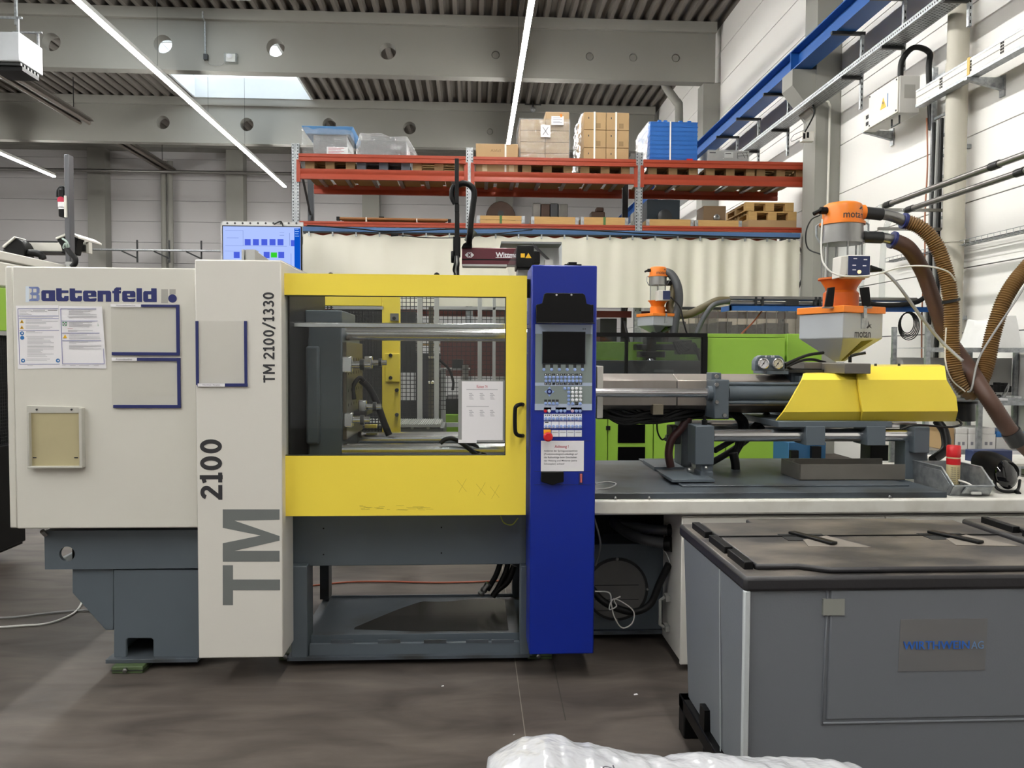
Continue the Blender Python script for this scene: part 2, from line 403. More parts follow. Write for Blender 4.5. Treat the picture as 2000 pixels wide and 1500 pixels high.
# roof beams with round holes
def roof_beam(y, hol, dy=.28):
    q = MB(); z0 = at(1000, 152, 18.05).z; z0 = 8.0
    q.plate(XL, cx0+.25, z0, 9.12, y, y+dy, [(at(px, py, y).x, at(px, py, y).z, r*ppm(y)) for px, py, r in hol])
    q.prism([(y-.1, 9.12), (y+dy+.1, 9.12), (y+dy+.12, 9.16), (y+dy+.12, ZC), (y-.12, ZC), (y-.12, 9.16)], 'x', XL, cx0+.25)
    o = struct('roof_beam', q, concrete_l)
    for px, py, r in hol:
        if r < 9: c = at(px, py, y); MB().lathe([(r*ppm(y)*.98, .05), (r*ppm(y)*.8, .03), (0, .03)], (c.x, y, c.z), 'y', 20).build('plug', concrete_l, o)
    return o
for y in cols_y:
    if y < 15 and y > -8: roof_beam(y+.08, [])
B1 = roof_beam(18.05, [(100,82,17),(318,86,17),(538,93,17),(757,100,16),(968,107,8),(1152,110,8),(1237,112,8),(1320,113,8)])
B2 = roof_beam(24.15, [(318,239,12.5),(482,243,12.5),(643,243,12.5),(800,250,12),(957,257,6)])
# roof: trapezoidal sheet with rooflight openings
SX0, SX1 = atz(386, 193, ZC).x, atz(607, 193, ZC).x
sky = [(-7.5, -.9), (.4, 5.2), (6.5, 11.3), (12.7, 17.4), (18.8, atz(607, 193, ZC).y)]
def sheet(q, x0, x1, y0, y1):
    n = max(1, round((x1-x0)/.3)); w = (x1-x0)/n; P = []
    for i in range(n):
        x = x0+i*w; P += [(x, ZC), (x+.09*w/.3, ZC), (x+.135*w/.3, ZC+.15), (x+.255*w/.3, ZC+.15)]
    P.append((x1, ZC))
    vs = [(x, y0, z) for x, z in P] + [(x, y1, z) for x, z in P]; k = len(P)
    q.add(vs, [(i, i+1, i+1+k, i+k) for i in range(k-1)])
q = MB(); sheet(q, XL, SX0, YF, YB); sheet(q, SX1, XW, YF, YB)
ys = [YF] + [t for s_ in sky for t in s_] + [YB]
for i in range(0, len(ys), 2): sheet(q, SX0, SX1, ys[i], ys[i+1])
q.box(XL, SX0-.03, YF, YB, ZC+.17, ZC+.3); q.box(SX1+.03, XW+.3, YF, YB, ZC+.17, ZC+.3)
for i in range(0, len(ys), 2): q.box(SX0-.03, SX1+.03, ys[i]+(.03 if i else 0), ys[i+1]-(.03 if i < len(ys)-2 else 0), ZC+.17, ZC+.3)
struct('ceiling', q, roof_m, None, 0, False)
kerb_m = M('rooflight_kerb', 'd6dbde', .6, var=.03); bar_m = M('rooflight_bar', 'c8c8c4', .5)
pane_m = clear('rooflight_pane', 'f4f7f8', .12, .2, refl=.3)
for i, (y0, y1) in enumerate(sky):
    q = MB(); t = .06; z0, z1 = ZC-.02, ZC+.62
    q.box(SX0-t, SX0, y0-t, y1+t, z0, z1); q.box(SX1, SX1+t, y0-t, y1+t, z0, z1); q.box(SX0, SX1, y0-t, y0, z0, z1); q.box(SX0, SX1, y1, y1+t, z0, z1)
    w = struct('window_%d' % (i+1), q, kerb_m)
    n = 4; s_ = (y1-y0)/n
    for k in range(n):
        MB().box(SX0, SX1, y0+k*s_+.03, y0+(k+1)*s_-.03, z1-.02, z1-.01).build('pane', pane_m, w)
    for k in range(1, n): MB().box(SX0, SX1, y0+k*s_-.03, y0+k*s_+.03, z1-.06, z1+.02).build('glazing_bar', bar_m, w)
    pl = bpy.data.lights.new('sky_portal', 'AREA'); pl.shape = 'RECTANGLE'; pl.size = SX1-SX0; pl.size_y = y1-y0; pl.cycles.is_portal = True
    po = bpy.data.objects.new('sky_portal', pl); COL.objects.link(po); po.location = ((SX0+SX1)/2, (y0+y1)/2, z1+.05)

# ---------------------------------------------------------------- ceiling services
led_m = glow('led_diffuser', 'fdfbf6', LED_POWER)
led_h = M('white_trunking', 'cfcfca', .5)
ZL = 7.3
def led_line(px, py, yend, label):
    x = atz(px, py, ZL).x
    t = thing('led_light_line', label, 'light', (x, 10, ZL), 'continuous lines of light under the roof')
    MB().box(x-.05, x+.05, -7, yend, ZL+.02, ZL+.1).build('housing', led_h, t)
    MB().box(x-.045, x+.045, -7, yend, ZL-.015, ZL+.02).build('diffuser', led_m, t)
    w0 = MB().cyl((x, -4.7, ZL+.1), (x, -4.7, ZC), .004, n=5).build('suspension_wire', gunmetal, t)
    for k in range(1, int((yend+5)//3)): cp(w0, t, (0, 3*k, 0))
led_line(1016, 140, 24.6, 'line of light above the stacked cartons, passing right of the middle of the hall')
led_line(355, 185, atz(567, 365, ZL).y, 'long line of light slanting down towards the left rack upright')
led_line(52, 322, atz(105, 345, ZL).y, 'short-looking line of light low at the left, ending left of the black lift mast')
tz = 8.25
heat_m = M('dull_brown_tube', '6d655d', .4, .3, var=.1)
for (px, py, y0, lab) in ((165, 240, 18.6, 'twin dark radiant tube ending in front of the second roof beam'), (330, 335, 24.7, 'twin dark radiant tube beyond the second roof beam')):
    e = atz(px, py, tz)
    t = thing('radiant_tube', lab, 'heater tube', (e.x, y0, tz))
    for dx in (-.13, .13): MB().cyl((e.x+dx, y0, tz), (e.x+dx, e.y, tz), .055, n=10).build('tube', heat_m, t)
    MB().prism([(e.x-.28, tz+.05), (e.x-.2, tz+.14), (e.x+.2, tz+.14), (e.x+.28, tz+.05)], 'y', y0, e.y).build('reflector', roof_m, t)
    q = MB()
    for k in range(2): q.cyl((e.x, y0+.6+k*(e.y-y0-1.2), tz+.1), (e.x, y0+.6+k*(e.y-y0-1.2), ZC), .012, n=6)
    q.build('hanger', gunmetal, t)
# unit heater at the far left
Y = 13.5; p0 = at(-30, 118, Y); p1 = at(38, 62, Y)
t = thing('unit_heater', 'white box heater hung from the roof in the top left corner', 'heater', (p0.x, Y, p0.z))
MB().box(p0.x, p1.x, Y, Y+.7, p0.z, p1.z).build('casing', M('grey_casing', 'a4a7aa', .4, .3), t, .02)
q = MB()
for k in range(6): q.box(p0.x+.02, p1.x-.02, Y+.05+k*.1, Y+.1+k*.1, p0.z-.05, p0.z)
q.build('louvre', gunmetal, t)
MB().box(p0.x+.05, p1.x-.02, Y+.1, Y+.6, p0.z-.12, p0.z-.05).build('outlet', black, t)
q = MB()
for dx in (.1, p1.x-p0.x-.05):
    for dy in (.05, .65): q.bar((p0.x+dx, Y+dy, p1.z), (p0.x+dx, Y+dy, p1.z+.25), .03)
q.bar((p0.x+.1, Y+.05, p1.z+.25), (p1.x+.02, Y+.05, p1.z+.25), .03); q.bar((p0.x+.1, Y+.65, p1.z+.25), (p1.x+.02, Y+.65, p1.z+.25), .03)
q.bar((p1.x-.25, Y+.35, p1.z+.25), (p1.x-.25, Y+.35, ZC), .04)
q.build('hanger_frame', zinc, t)
# emergency lamp and pull box on the first roof beam
Y = 18.05
t = thing('bulkhead_lamp', 'clear square bulkhead lamp fixed to the nearer roof beam', 'lamp', at(450, 113, Y))
MB().fb(437, 103, 463, 122, Y-.12, Y).build('body', sight, t, .01)
MB().fb(441, 105, 459, 120, Y-.05, Y-.02).build('reflector', cream_w, t)
MB().ball((at(450,112,Y).x, Y-.08, at(450,112,Y).z), (.07,.03,.05)).build('bulb', paper, t)
t = thing('pull_switch', 'grey conduit dropping to a small switch on the nearer roof beam', 'switch', at(401, 112, Y))
MB().tube([at(396, 22, Y-.25), at(396, 34, Y-.2), at(400, 42, Y-.05), at(401, 105, Y-.03)], .02, 8).build('conduit', zinc, t)
MB().fb(397, 105, 405, 116, Y-.08, Y).build('switch_box', gunmetal, t)
MB().tube(spline([at(402,116,Y-.04), at(412,126,Y-.02), at(430,128,Y-.02), at(438,122,Y-.04)], 5), .006, 5).build('flex', cable_g, t)

# ---------------------------------------------------------------- right wall services
# blue crane rail on the corbels
bx0 = cx0-.34; bx1 = bx0+.28; zb = 6.12
t = thing('crane_rail', 'bright blue steel crane beam lying on the wall corbels', 'beam', (bx0, 10, zb))
MB().box(bx0, bx1, 3, 28.5, zb, zb+.02).build('bottom_flange', crane_b, t)
MB().box(bx0, bx1, 3, 28.5, zb+.3, zb+.32).build('top_flange', crane_b, t)
MB().box((bx0+bx1)/2-.01, (bx0+bx1)/2+.01, 3, 28.5, zb+.02, zb+.3).build('web', crane_b, t)
for y in cols_y:
    if 3 < y < 28: MB().box(bx0+.005, bx1-.005, y+.2, y+.225, zb+.02, zb+.3).build('stiffener', crane_b, t)
# perforated cable tray hung from the rail
pt = at(1441, 294, 13.0)
tx0 = cx0-.24; tz0 = CAM.z + (tx0)/1.305; tw = .26
t = thing('cable_tray', 'perforated galvanised cable tray hung below the blue crane beam', 'cable tray', (tx0, 10, tz0))
MB().box(tx0, tx0+tw, 4, 24, tz0, tz0+.004).build('tray_floor', zinc, t)
MB().box(tx0-.003, tx0, 4, 24, tz0, tz0+.07).build('side_rail', zinc, t); MB().box(tx0+tw, tx0+tw+.003, 4, 24, tz0, tz0+.07).build('side_rail', zinc, t)
q = MB(); y = 5.0
while y < 15:
    for k in range(5): q.box(tx0+.03+k*.045, tx0+.055+k*.045, y+(.02 if k%2 else 0), y+.012+(.02 if k%2 else 0), tz0-.0006, tz0)
    q.box(tx0-.0036, tx0-.003, y, y+.022, tz0+.025, tz0+.045); y += .045
so = q.build('perforation', black, t, 0, False); so['kind'] = 'stuff'
q = MB()
for k in range(3): q.tube(spline([(tx0+.07+.06*k+random.uniform(-.02,.02), 4+i*2, tz0+.02) for i in range(11)], 3), .011, 6)
q.build('tray_cable', rubber, t)
for i, (px, py) in enumerate(((1645, 66), (1485, 185), (1432, 233), (1390, 268))):
    hp = atz(px, py, zb-.03)
    h = thing('tray_hanger', ['slotted hanger nearest along the cable tray, in front of the corbel', 'slotted hanger just beyond the corbel on the cable tray', 'second slotted hanger beyond the corbel, above the grey wrapped load', 'farthest visible slotted hanger, beside the blue tray stack'][i], 'hanger', (tx0, hp.y, zb), 'hangers of the cable tray')
    MB().box(bx0-.06, tx0+tw+.06, hp.y-.025, hp.y+.025, zb-.045, zb-.002).build('cross_bar', gunmetal, h)
    MB().box(tx0+tw+.005, tx0+tw+.045, hp.y-.02, hp.y+.02, tz0-.45, zb-.04).build('drop_rod', zinc, h)
    q = MB()
    for k in range(12): q.box(tx0+tw+.018, tx0+tw+.032, hp.y-.0206, hp.y-.02, tz0-.42+k*.075, tz0-.385+k*.075)
    q.build('slot', black, h)
    MB().box(tx0-.01, tx0+tw+.03, hp.y-.02, hp.y+.02, tz0-.04, tz0-.002).build('cantilever_arm', gunmetal, h)
for i, px in enumerate((1762, 1888)):
    y = atx(px, 60, tx0+tw).y
    h = thing('tray_hanger', ['slotted hanger dropping past the white switch box', 'slotted hanger above the downpipe at the top edge'][i], 'hanger', (tx0, y, zb), 'hangers of the cable tray')
    MB().box(tx0+tw+.005, tx0+tw+.045, y-.02, y+.02, tz0-.3, zb-.04).build('drop_rod', zinc, h)
    MB().box(bx0-.06, tx0+tw+.06, y-.025, y+.025, zb-.045, zb-.002).build('cross_bar', gunmetal, h)
    MB().box(tx0-.01, tx0+tw+.03, y-.02, y+.02, tz0-.04, tz0-.002).build('cantilever_arm', gunmetal, h)
    q = MB()
    for k in range(10): q.box(tx0+tw+.018, tx0+tw+.032, y-.0206, y-.02, tz0-.27+k*.075, tz0-.235+k*.075)
    q.build('slot', black, h)
# busbar trunking
ux = 5.42; uz = CAM.z + ux/1.762; uh = .2
yb0 = atx(1790, 160, ux).y
t = thing('busbar_trunking', 'white busbar trunking running along the right wall', 'busbar', (ux, yb0, uz))
MB().prism([(ux, uz+.04), (ux, uz+uh), (ux+.1, uz+uh), (ux+.1, uz+.04)], 'y', 2, yb0).build('body', cream_w, t)
MB().box(ux-.006, ux+.1, 2, yb0, uz, uz+.035).build('lower_rail', zinc, t)
MB().box(ux-.004, ux, 2, yb0, uz+uh-.02, uz+uh+.006).build('upper_lip', zinc, t)
MB().box(ux-.003, ux, 2, yb0, uz+.11, uz+.118).build('groove', cable_g, t)
MB().box(ux-.008, ux+.11, atx(1893,110,ux).y-.02, atx(1893,110,ux).y+.02, uz+.03, uz+uh+.02).build('joint_collar', M('yellow_collar', 'd9b45c', .5), t)
q = MB()
for yy in (atx(1841, 150, ux).y, atx(1961, 85, ux).y, atx(1898,110,ux).y):
    for i in range(2):
        for k in range(4): q.box(ux-.0045, ux, yy+i*.03, yy+i*.03+.02, uz+.06+k*.032, uz+.082+k*.032)
q.build('vent_hole', black, t)
for i, (px, py) in enumerate(((1895, 143), (1692, 255))):
    e = atx(px, py, ux)
    h = thing('wall_bracket', ['tapered grey bracket under the busbar beside the downpipe', 'tapered grey bracket under the white switch box'][i], 'bracket', (XW, e.y, e.z), 'tapered brackets on the right wall')
    zt = uz-.005 if i == 0 else e.z
    MB().hexa([(ux-.05,e.y-.025,zt-.03),(XW-.02,e.y-.025,zt-.13),(XW-.02,e.y+.025,zt-.13),(ux-.05,e.y+.025,zt-.03),(ux-.05,e.y-.025,zt),(XW-.02,e.y-.025,zt),(XW-.02,e.y+.025,zt),(ux-.05,e.y+.025,zt)]).build('arm', zinc, h)
    MB().box(XW-.02, XW-.001, e.y-.04, e.y+.04, zt-.2, zt+.03).build('wall_plate', zinc, h)
# switch box
ex = ux-.08; e0 = atx(1758, 147, ex); e1 = atx(1699, 200, ex); zbot = atx(1758, 219, ex).z
t = thing('switch_box', 'pale grey switch box with warning triangle at the end of the busbar', 'switch box', (ex, e0.y, zbot))
bxm = MB().box(ex, ex+.26, e0.y, e1.y, zbot, e0.z).build('box', M('pale_grey_enclosure', 'd2d0cb', .45, var=.02), t, .008)
MB().box(ex-.02, ex, e0.y+.01, e1.y-.01, zbot+.01, e0.z-.01).build('cover', cream_w, t, .006)
ym, zm = (e0.y+e1.y)/2-.02, (e0.z+zbot)/2
MB().prism([(ym+.075, zm-.07), (ym-.065, zm-.07), (ym+.005, zm+.07)], 'x', ex-.023, ex-.02).build('warning_triangle', signy, t)
MB().prism([(ym+.012, zm+.03), (ym+.02, zm-.005), (ym+.002, zm-.005), (ym+.008, zm-.05), (ym-.012, zm+.005), (ym+.003, zm+.005)], 'x', ex-.0245, ex-.023).build('lightning_mark', darkp, t)
MB().box(ex-.023, ex-.02, ym-.11, ym-.095, zm-.08, zm+.09).build('blue_strip', signb, t)
MB().box(ex+.06, ex+.2, e0.y-.002, e0.y, zm-.05, zm+.12).build('data_plate', M('grey_plate', 'aeaca6', .5), t)
q = MB()
for yy in (e0.y+.04, e1.y-.04):
    for zz in (zbot+.04, e0.z-.04): q.cyl((ex-.026, yy, zz), (ex-.02, yy, zz), .012, n=8)
q.build('cover_screw', gunmetal, t)
q = MB().tube([(ex+.06, e0.y+.1, zbot), (ex+.06, e0.y+.1, zbot-.1), (ex+.06, e0.y+.28, zbot-.1), (ex+.06, e0.y+.28, zbot)], .012, 6); q.build('pull_handle', gunmetal, t)
MB().box(ex+.03, ex+.2, e1.y, e1.y+.22, zbot+.03, zbot+.25).build('end_socket', cream_w, t, .005)
MB().box(ex+.02, ex+.21, e1.y, e1.y+.03, zbot+.02, zbot+.33).build('end_collar', M('tan_collar', 'c9a765', .5), t)
q = MB()
for zz in (.09, .18): q.box(ex+.026, ex+.03, e1.y+.07, e1.y+.15, zbot+zz, zbot+zz+.05)
q.build('socket_face', black, t)
q = MB().tube(spline([(ex+.06, e0.y+.1, e0.z), at(1762, 118, e0.y+.1), at(1785, 93, e0.y+.05), at(1815, 103, e0.y), (5.68, e0.y-.05, at(1836, 138, e0.y-.05).z), (5.7, e0.y-.1, 4.4)], 8), .035, 10)
tag(q.build('power_cable', rubber, thing('power_cable', 'thick black cable arching from the white switch box behind the busbar', 'cable', (ex, e0.y, e0.z))), None)
# downpipe
dx_, dy_ = 5.62, 5.62*1500/(1882-925)
t = thing('downpipe', 'thick beige rainwater pipe standing against the right wall', 'pipe', (dx_, dy_, 0))
MB().cyl((dx_, dy_, 0), (dx_, dy_, ZC), .115, n=24).build('pipe', pipe_b, t)
for zz in (.9, 2.9, 4.83): MB().cyl((dx_, dy_, zz), (dx_, dy_, zz+.16), .126, n=24).build('coupling', pipe_b, t)
for zz in (2.0, 4.0): MB().box(dx_, XW-.002, dy_-.02, dy_+.02, zz, zz+.05).build('pipe_clip', zinc, t)
# vertical cable ladder
ly = 9.55; lx = 5.68
t = thing('cable_ladder', 'vertical cable ladder with black cables left of the beige downpipe', 'cable ladder', (lx, ly, 0))
ya, yb_ = atx(1848, 300, lx).y, atx(1818, 300, lx).y
for yy in (ya, yb_): MB().box(lx, lx+.06, yy-.015, yy+.015, .9, 5.15).build('side_rail', zinc, t)
r0 = MB().box(lx+.02, lx+.045, ya, yb_, 1, 1.03).build('rung', zinc, t)
for k in range(1, 17): cp(r0, t, (0, 0, k*.25))
for k in range(3):
    yy = ya+(yb_-ya)*(.25+.22*k); MB().tube(spline([(lx-.02, yy+random.uniform(-.02,.02), .95+i*.7) for i in range(6)], 4), .022, 8).build('ladder_cable', [rubber, cable_g, rubber][k], t)
MB().tube(spline([(lx-.02, yb_+.06+random.uniform(-.03,.03), .95+i*.6) for i in range(7)], 4), .009, 6).build('copper_cable', M('copper_braid', 'a8694a', .5), t)
# two steel conveying pipes along the wall and their supports
for i, (px, py, rx) in enumerate(((1727, 395, 2.70), (1769, 399, 2.93))):
    X = (4.75, 5.05)[i]; z = CAM.z + X/rx; e = atx(px, py, X)
    t = thing('conveying_pipe', ['upper grey steel pipe running along the right wall', 'lower grey steel pipe running along the right wall'][i], 'pipe', (X, e.y, z))
    MB().cyl((X, 1.5, z), (X, e.y, z), .032, n=14).build('pipe', pipe_s, t)
    for yy in (e.y-.1, e.y-1.9, e.y-3.6): MB().cyl((X, yy-.06, z), (X, yy+.06, z), .039, n=14).build('pipe_coupling', gunmetal, t)
    MB().tube(spline([(X, e.y, z), (X-.02, e.y+.12, z-.02), (X-.08, e.y+.25, z-.12), (X-.1, e.y+.3, z-.5), (X-.1, e.y+.3, z-1.0)], 6), .035, 12).build('clear_hose', sight, t)
for i, py in enumerate((410, 447)):
    a_, b_ = at(1715, py, 9.0), at(1858, py+1, 9.0)
    h = thing('support_arm', ['thin steel arm under the two conveying pipes', 'lower thin steel arm reaching from the wall below the conveying pipes'][i], 'bracket', (b_.x, 9, b_.z))
    MB().bar(a_, (XW, 9.0, b_.z), .035).build('arm', pipe_s, h); MB().box(XW-.015, XW-.001, 8.9, 9.1, b_.z-.12, b_.z+.12).build('wall_plate', gunmetal, h)
# wire basket tray
wx, wz = 5.62, CAM.z + 5.62/4.3
t = thing('wire_basket_tray', 'wire mesh cable basket along the right wall behind the hoses', 'cable tray', (wx, 8, wz))
q = MB()
for k in range(4): q.cyl((wx+.04*k, 5.5, wz), (wx+.04*k, 10.3, wz), .004, n=5)
for zz in (.05,): q.cyl((wx, 5.5, wz+zz), (wx, 10.3, wz+zz), .004, n=5)
y = 5.5
while y < 10.3:
    q.cyl((wx, y, wz+.05), (wx, y, wz), .003, n=4); q.cyl((wx, y, wz), (wx+.13, y, wz), .003, n=4); y += .1
q.build('wire_mesh', zinc, t)['kind'] = 'stuff'
MB().tube(spline([(wx+.06, 5.5+i*.6, wz+.015) for i in range(9)], 3), .012, 6).build('basket_cable', rubber, t)
# conduit and junction box on the column
Y = 12.03
t = thing('junction_box', 'small white junction box on the concrete column below the cable tray', 'junction box', at(1580, 265, Y))
MB().fb(1567, 256, 1590, 276, Y-.1, Y).build('box', cream_w, t, .006)
q = MB().fb(1569, 260, 1573, 271, Y-.104, Y-.1); q.fb(1576, 258, 1580, 269, Y-.104, Y-.1); q.build('cable_gland', black, t)
MB().tube(spline([at(1572,258,Y-.12), at(1582,240,Y-.15), at(1590,222,Y-.1), at(1588,205,Y-.08)], 5), .012, 6).build('lead', rubber, t)
MB().tube(spline([at(1568,266,Y-.12), at(1546,276,Y-.2), at(1550,264,Y-.2), at(1575,250,Y-.14), at(1568,232,Y-.1)], 5), .005, 5).build('thin_lead', cable_g, t)
t = thing('conduit', 'thin vertical conduit on the face of the concrete column', 'conduit', at(1618, 330, Y-.03))
MB().tube([at(1608, 195, Y-.03), at(1618, 199, Y-.03), at(1621, 207, Y-.03), at(1619, 300, Y-.03), at(1612, 560, Y-.03)], .018, 8).build('conduit_tube', cream_w, t)
# left back wall: shelf rail on brackets, horizontal service pipe, two downpipes
Y = 28.3; a_, b_ = at(180, 486, Y), at(434, 489, Y)
t = thing('wall_rail', 'grey shelf rail on triangular brackets low on the back wall', 'rail', ((a_.x+b_.x)/2, Y, a_.z))
MB().box(a_.x, b_.x, Y-.12, Y+.12, a_.z-.05, a_.z).build('rail', zinc, t)
for px in (265, 328, 391):
    x = at(px, 480, Y).x; h = MB().box(x-.025, x+.025, Y+.1, Y+.14, a_.z-.45, a_.z+.35); h.bar((x-.5, Y, a_.z-.06), (x, Y+.12, a_.z-.3), .05); h.build('bracket', gunmetal, t)
Y = 28.3; z = at(300, 335, Y).z
tag(MB().cyl((XL, Y, z), (at(570,340,Y).x, Y, z), .06, n=10).build('service_pipe', pipe_s, thing('service_pipe', 'thin grey service pipe high along the back wall', 'pipe', (-12, Y, z))), None)
for i, px in enumerate((320, 333)):
    x = at(px, 420, 28.95).x
    t = thing('back_wall_pipe', ['left one of two pale vertical pipes on the back wall', 'right one of two pale vertical pipes on the back wall'][i], 'pipe', (x, 28.95, 0))
    MB().cyl((x, 28.95, 0), (x, 28.95, 8.6), .1, n=12).build('pipe', concrete_l, t)

# rainwater pipe with a bend beside the second column, and a sensor under the roof
Y = 18.9
t = thing('drain_pipe', 'grey bent drain pipe under the roof beside the far column, above the blue trays', 'pipe', at(1326, 240, Y))
MB().tube(spline([at(1296,160,Y), at(1305,176,Y), at(1322,200,Y), at(1326,212,Y), at(1326,330,Y)], 4), 8*ppm(Y), 12).build('pipe', concrete, t)
e = atz(1041, 200, ZC-.02)
t = thing('roof_sensor', 'small dark sensor under the roof right of the line of light', 'sensor', e)
MB().cyl((e.x, e.y, ZC), (e.x, e.y, ZC-.2), .02, n=8).build('stem', gunmetal, t); MB().box(e.x-.25, e.x+.25, e.y-.02, e.y+.02, ZC-.1, ZC-.07).build('cross_bar', gunmetal, t); MB().ball((e.x, e.y, ZC-.24), .08, 12, 8).build('sensor_head', zinc, t)
# ================================================================ THE INJECTION MOULDING MACHINE
YB0 = 3.82            # front of the base frame
YP = 3.60             # front of the tall panel and the control cabinet
mc = thing('injection_moulding_machine', 'long cream, yellow and blue injection moulding machine filling the middle of the hall', 'machine', (at(800, 1250, 4.4).x, 4.4, 0))
# ---- base frame, left end
q = MB()
c = at(131, 1082, YB0); x0, x1, z0, z1 = rect(87, 1036, 392, 1111, YB0)
q.plate(x0, x1, z0, z1, YB0, YB0+.02, [(c.x, c.z, 14.5*ppm(YB0))], 24)
q.box(x0, x1, YB0+.02, 4.9, z1-.02, z1); q.box(x0, x1, YB0+.02, 4.9, z0, z0+.02); q.box(x0, x0+.02, 4.2, 4.9, z0+.02, z1-.02); q.box(x0+.2, x1, YB0+.3, 4.9, z0+.02, z1-.02)
bf = q.build('end_beam', dgrey, mc); MB().box(x0+.08, x0+.19, YB0+.1, YB0+.12, z0+.02, z1-.02).build('hole_shade', black, mc)  # black plate added behind the hole so its inside looks dark
q = MB().fp([(141,1111),(222,1111),(222,1231),(206,1231),(141,1158)], YB0+.02, 4.9); q.build('end_bracket', dgrey, mc, .004)
q = MB().fp([(222,1113),(392,1113),(392,1284),(299,1284),(299,1250),(296,1247),(250,1247),(247,1250),(247,1284),(222,1284)], YB0+.012, YB0+.03)
zb0 = rect(222,1113,392,1284,YB0)[2]
a = rect(222,1113,392,1284,YB0+.03)
q.box(a[0], a[0]+.02, YB0+.03, 4.9, zb0, a[3]); q.box(a[0]+.02, a[1], 4.88, 4.9, zb0, a[3]); q.box(a[0]+.02, a[1], YB0+.03, 4.88, zb0+.14, zb0+.15)
q.build('pedestal', dgrey, mc, .004)
MB().box(a[0]-.02, a[1], YB0-.02, 4.9, zb0-.02, zb0).build('foot_flange', dgrey_d, mc, .002)
pad = M('olive_green_foot', '4a5a3a', .5, var=.15)
def foot(px0, px1, py0, py1, Y):
    r = rect(px0, py0, px1, py1, Y)
    o = MB().box(r[0], r[1], Y, Y+.12, 0, zb0-.02).build('levelling_foot', pad, mc, .003)
    xm, zm = r[0]+(r[1]-r[0])*.45, (zb0-.02)*.55
    MB().lathe([(.012, 0), (.012, -.012), (.008, -.014)], (xm, Y, zm), 'y', 6).build('bolt', steel, o)
    MB().box(r[0]-.003, r[1]+.003, Y-.004, Y+.124, (zb0-.02)*.42, (zb0-.02)*.5).build('wedge_joint', gunmetal, o)
foot(218, 279, 1288, 1314, 3.76); foot(1030, 1078, 1281, 1301, 3.86); foot(545, 575, 1288, 1302, 3.9)
xr = at(1290, 1270, 4.2).x
MB().box(xr-.2, xr, 4.4, 4.5, 0, zb0).build('levelling_foot', pad, mc)
# ---- cream end cover with corner post
sheet_top = at(200, 522, 3.72).z; sheet_bot = at(200, 1032, 3.72).z
xl0 = at(28, 780, 3.72).x; xl1 = at(385, 780, 3.72).x
cov = MB().box(xl0, xl1, 3.72, 4.95, sheet_bot, sheet_top).build('end_cover', cream, mc, .006)
xs = at(15, 780, 3.75).x
MB().box(xl0-.047, xl0-.011, 3.745, 4.95, sheet_bot-.002, sheet_top+.003).build('corner_post', cream, mc, .006)
MB().box(xl0-.012, xl0, 3.76, 4.9, sheet_bot+.01, sheet_top-.01).build('cover_gap', darkp, mc)
MB().cyl(at(82,1037,3.78), at(90,1045,3.80), .012, n=8).build('cover_latch', steel, mc)
# ---- tall panel
x0, x1, _, _ = rect(384, 507, 551, 1286, YP); zt = at(465, 508, YP).z; zbp = at(470, 1285, YP).z
zd0 = at(800, 1008, 3.72).z; YD_ = 3.66
tp = MB().box(x0, x1, YP, YP+.21, zbp, zt).box(x0, x1-.002, YP+.21, 4.62, at(560,545,YD_).z, zt-.001).build('tall_panel', cream_w, mc, .005)
MB().box(x1+.0005, x1+.01, YD_+.06, 4.6, zd0+.03, at(560,548,YD_).z).build('inner_dark_sheet', black, mc)  # added black sheet makes the left of the clamp interior look dark
MB().box(x0+.003, x1-.004, YP+.02, 4.6, zt-.001, zt+.004).build('top_edge', cream, mc)
a, b = at(474, 488, 3.95), at(500, 509, 3.95)
q = MB().box(a.x, a.x+.012, 3.93, 4.0, zt, a.z); q.box(a.x+.022, b.x, 3.93, 4.0, zt, a.z); q.box(a.x+.012, a.x+.022, 3.95, 4.0, zt, a.z)
q.hexa([(b.x,3.94,zt),(b.x+.06,4.5,zt),(b.x+.06,4.52,zt),(b.x,3.98,zt),(b.x,3.94,a.z-.005),(b.x+.06,4.5,zt+.01),(b.x+.06,4.52,zt+.01),(b.x,3.98,a.z-.005)])
q.build('top_bracket', alu, mc)
# lettering on the tall panel
MB().strokes('TM 2100/1330', 514, 571, 536, 747, YP, .17).build('lettering', darkp, mc, 0, False)
MB().strokes('2100', 391, 858, 434, 975, YP, .185, gap=.2).build('lettering', darkp, mc, 0, False)
q = MB()
q.fp([(435,1104),(455,1104),(455,1132),(547,1132),(547,1153),(455,1153),(455,1182),(435,1182)], YP-.0008, YP)
q.fp([(435,995),(546,995),(546,1015),(458,1017),(546,1047),(546,1056),(458,1076),(546,1076),(546,1097),(435,1097),(435,1061),(509,1046),(435,1031)], YP-.0008, YP)
q.build('lettering', greyp, mc, 0, False)
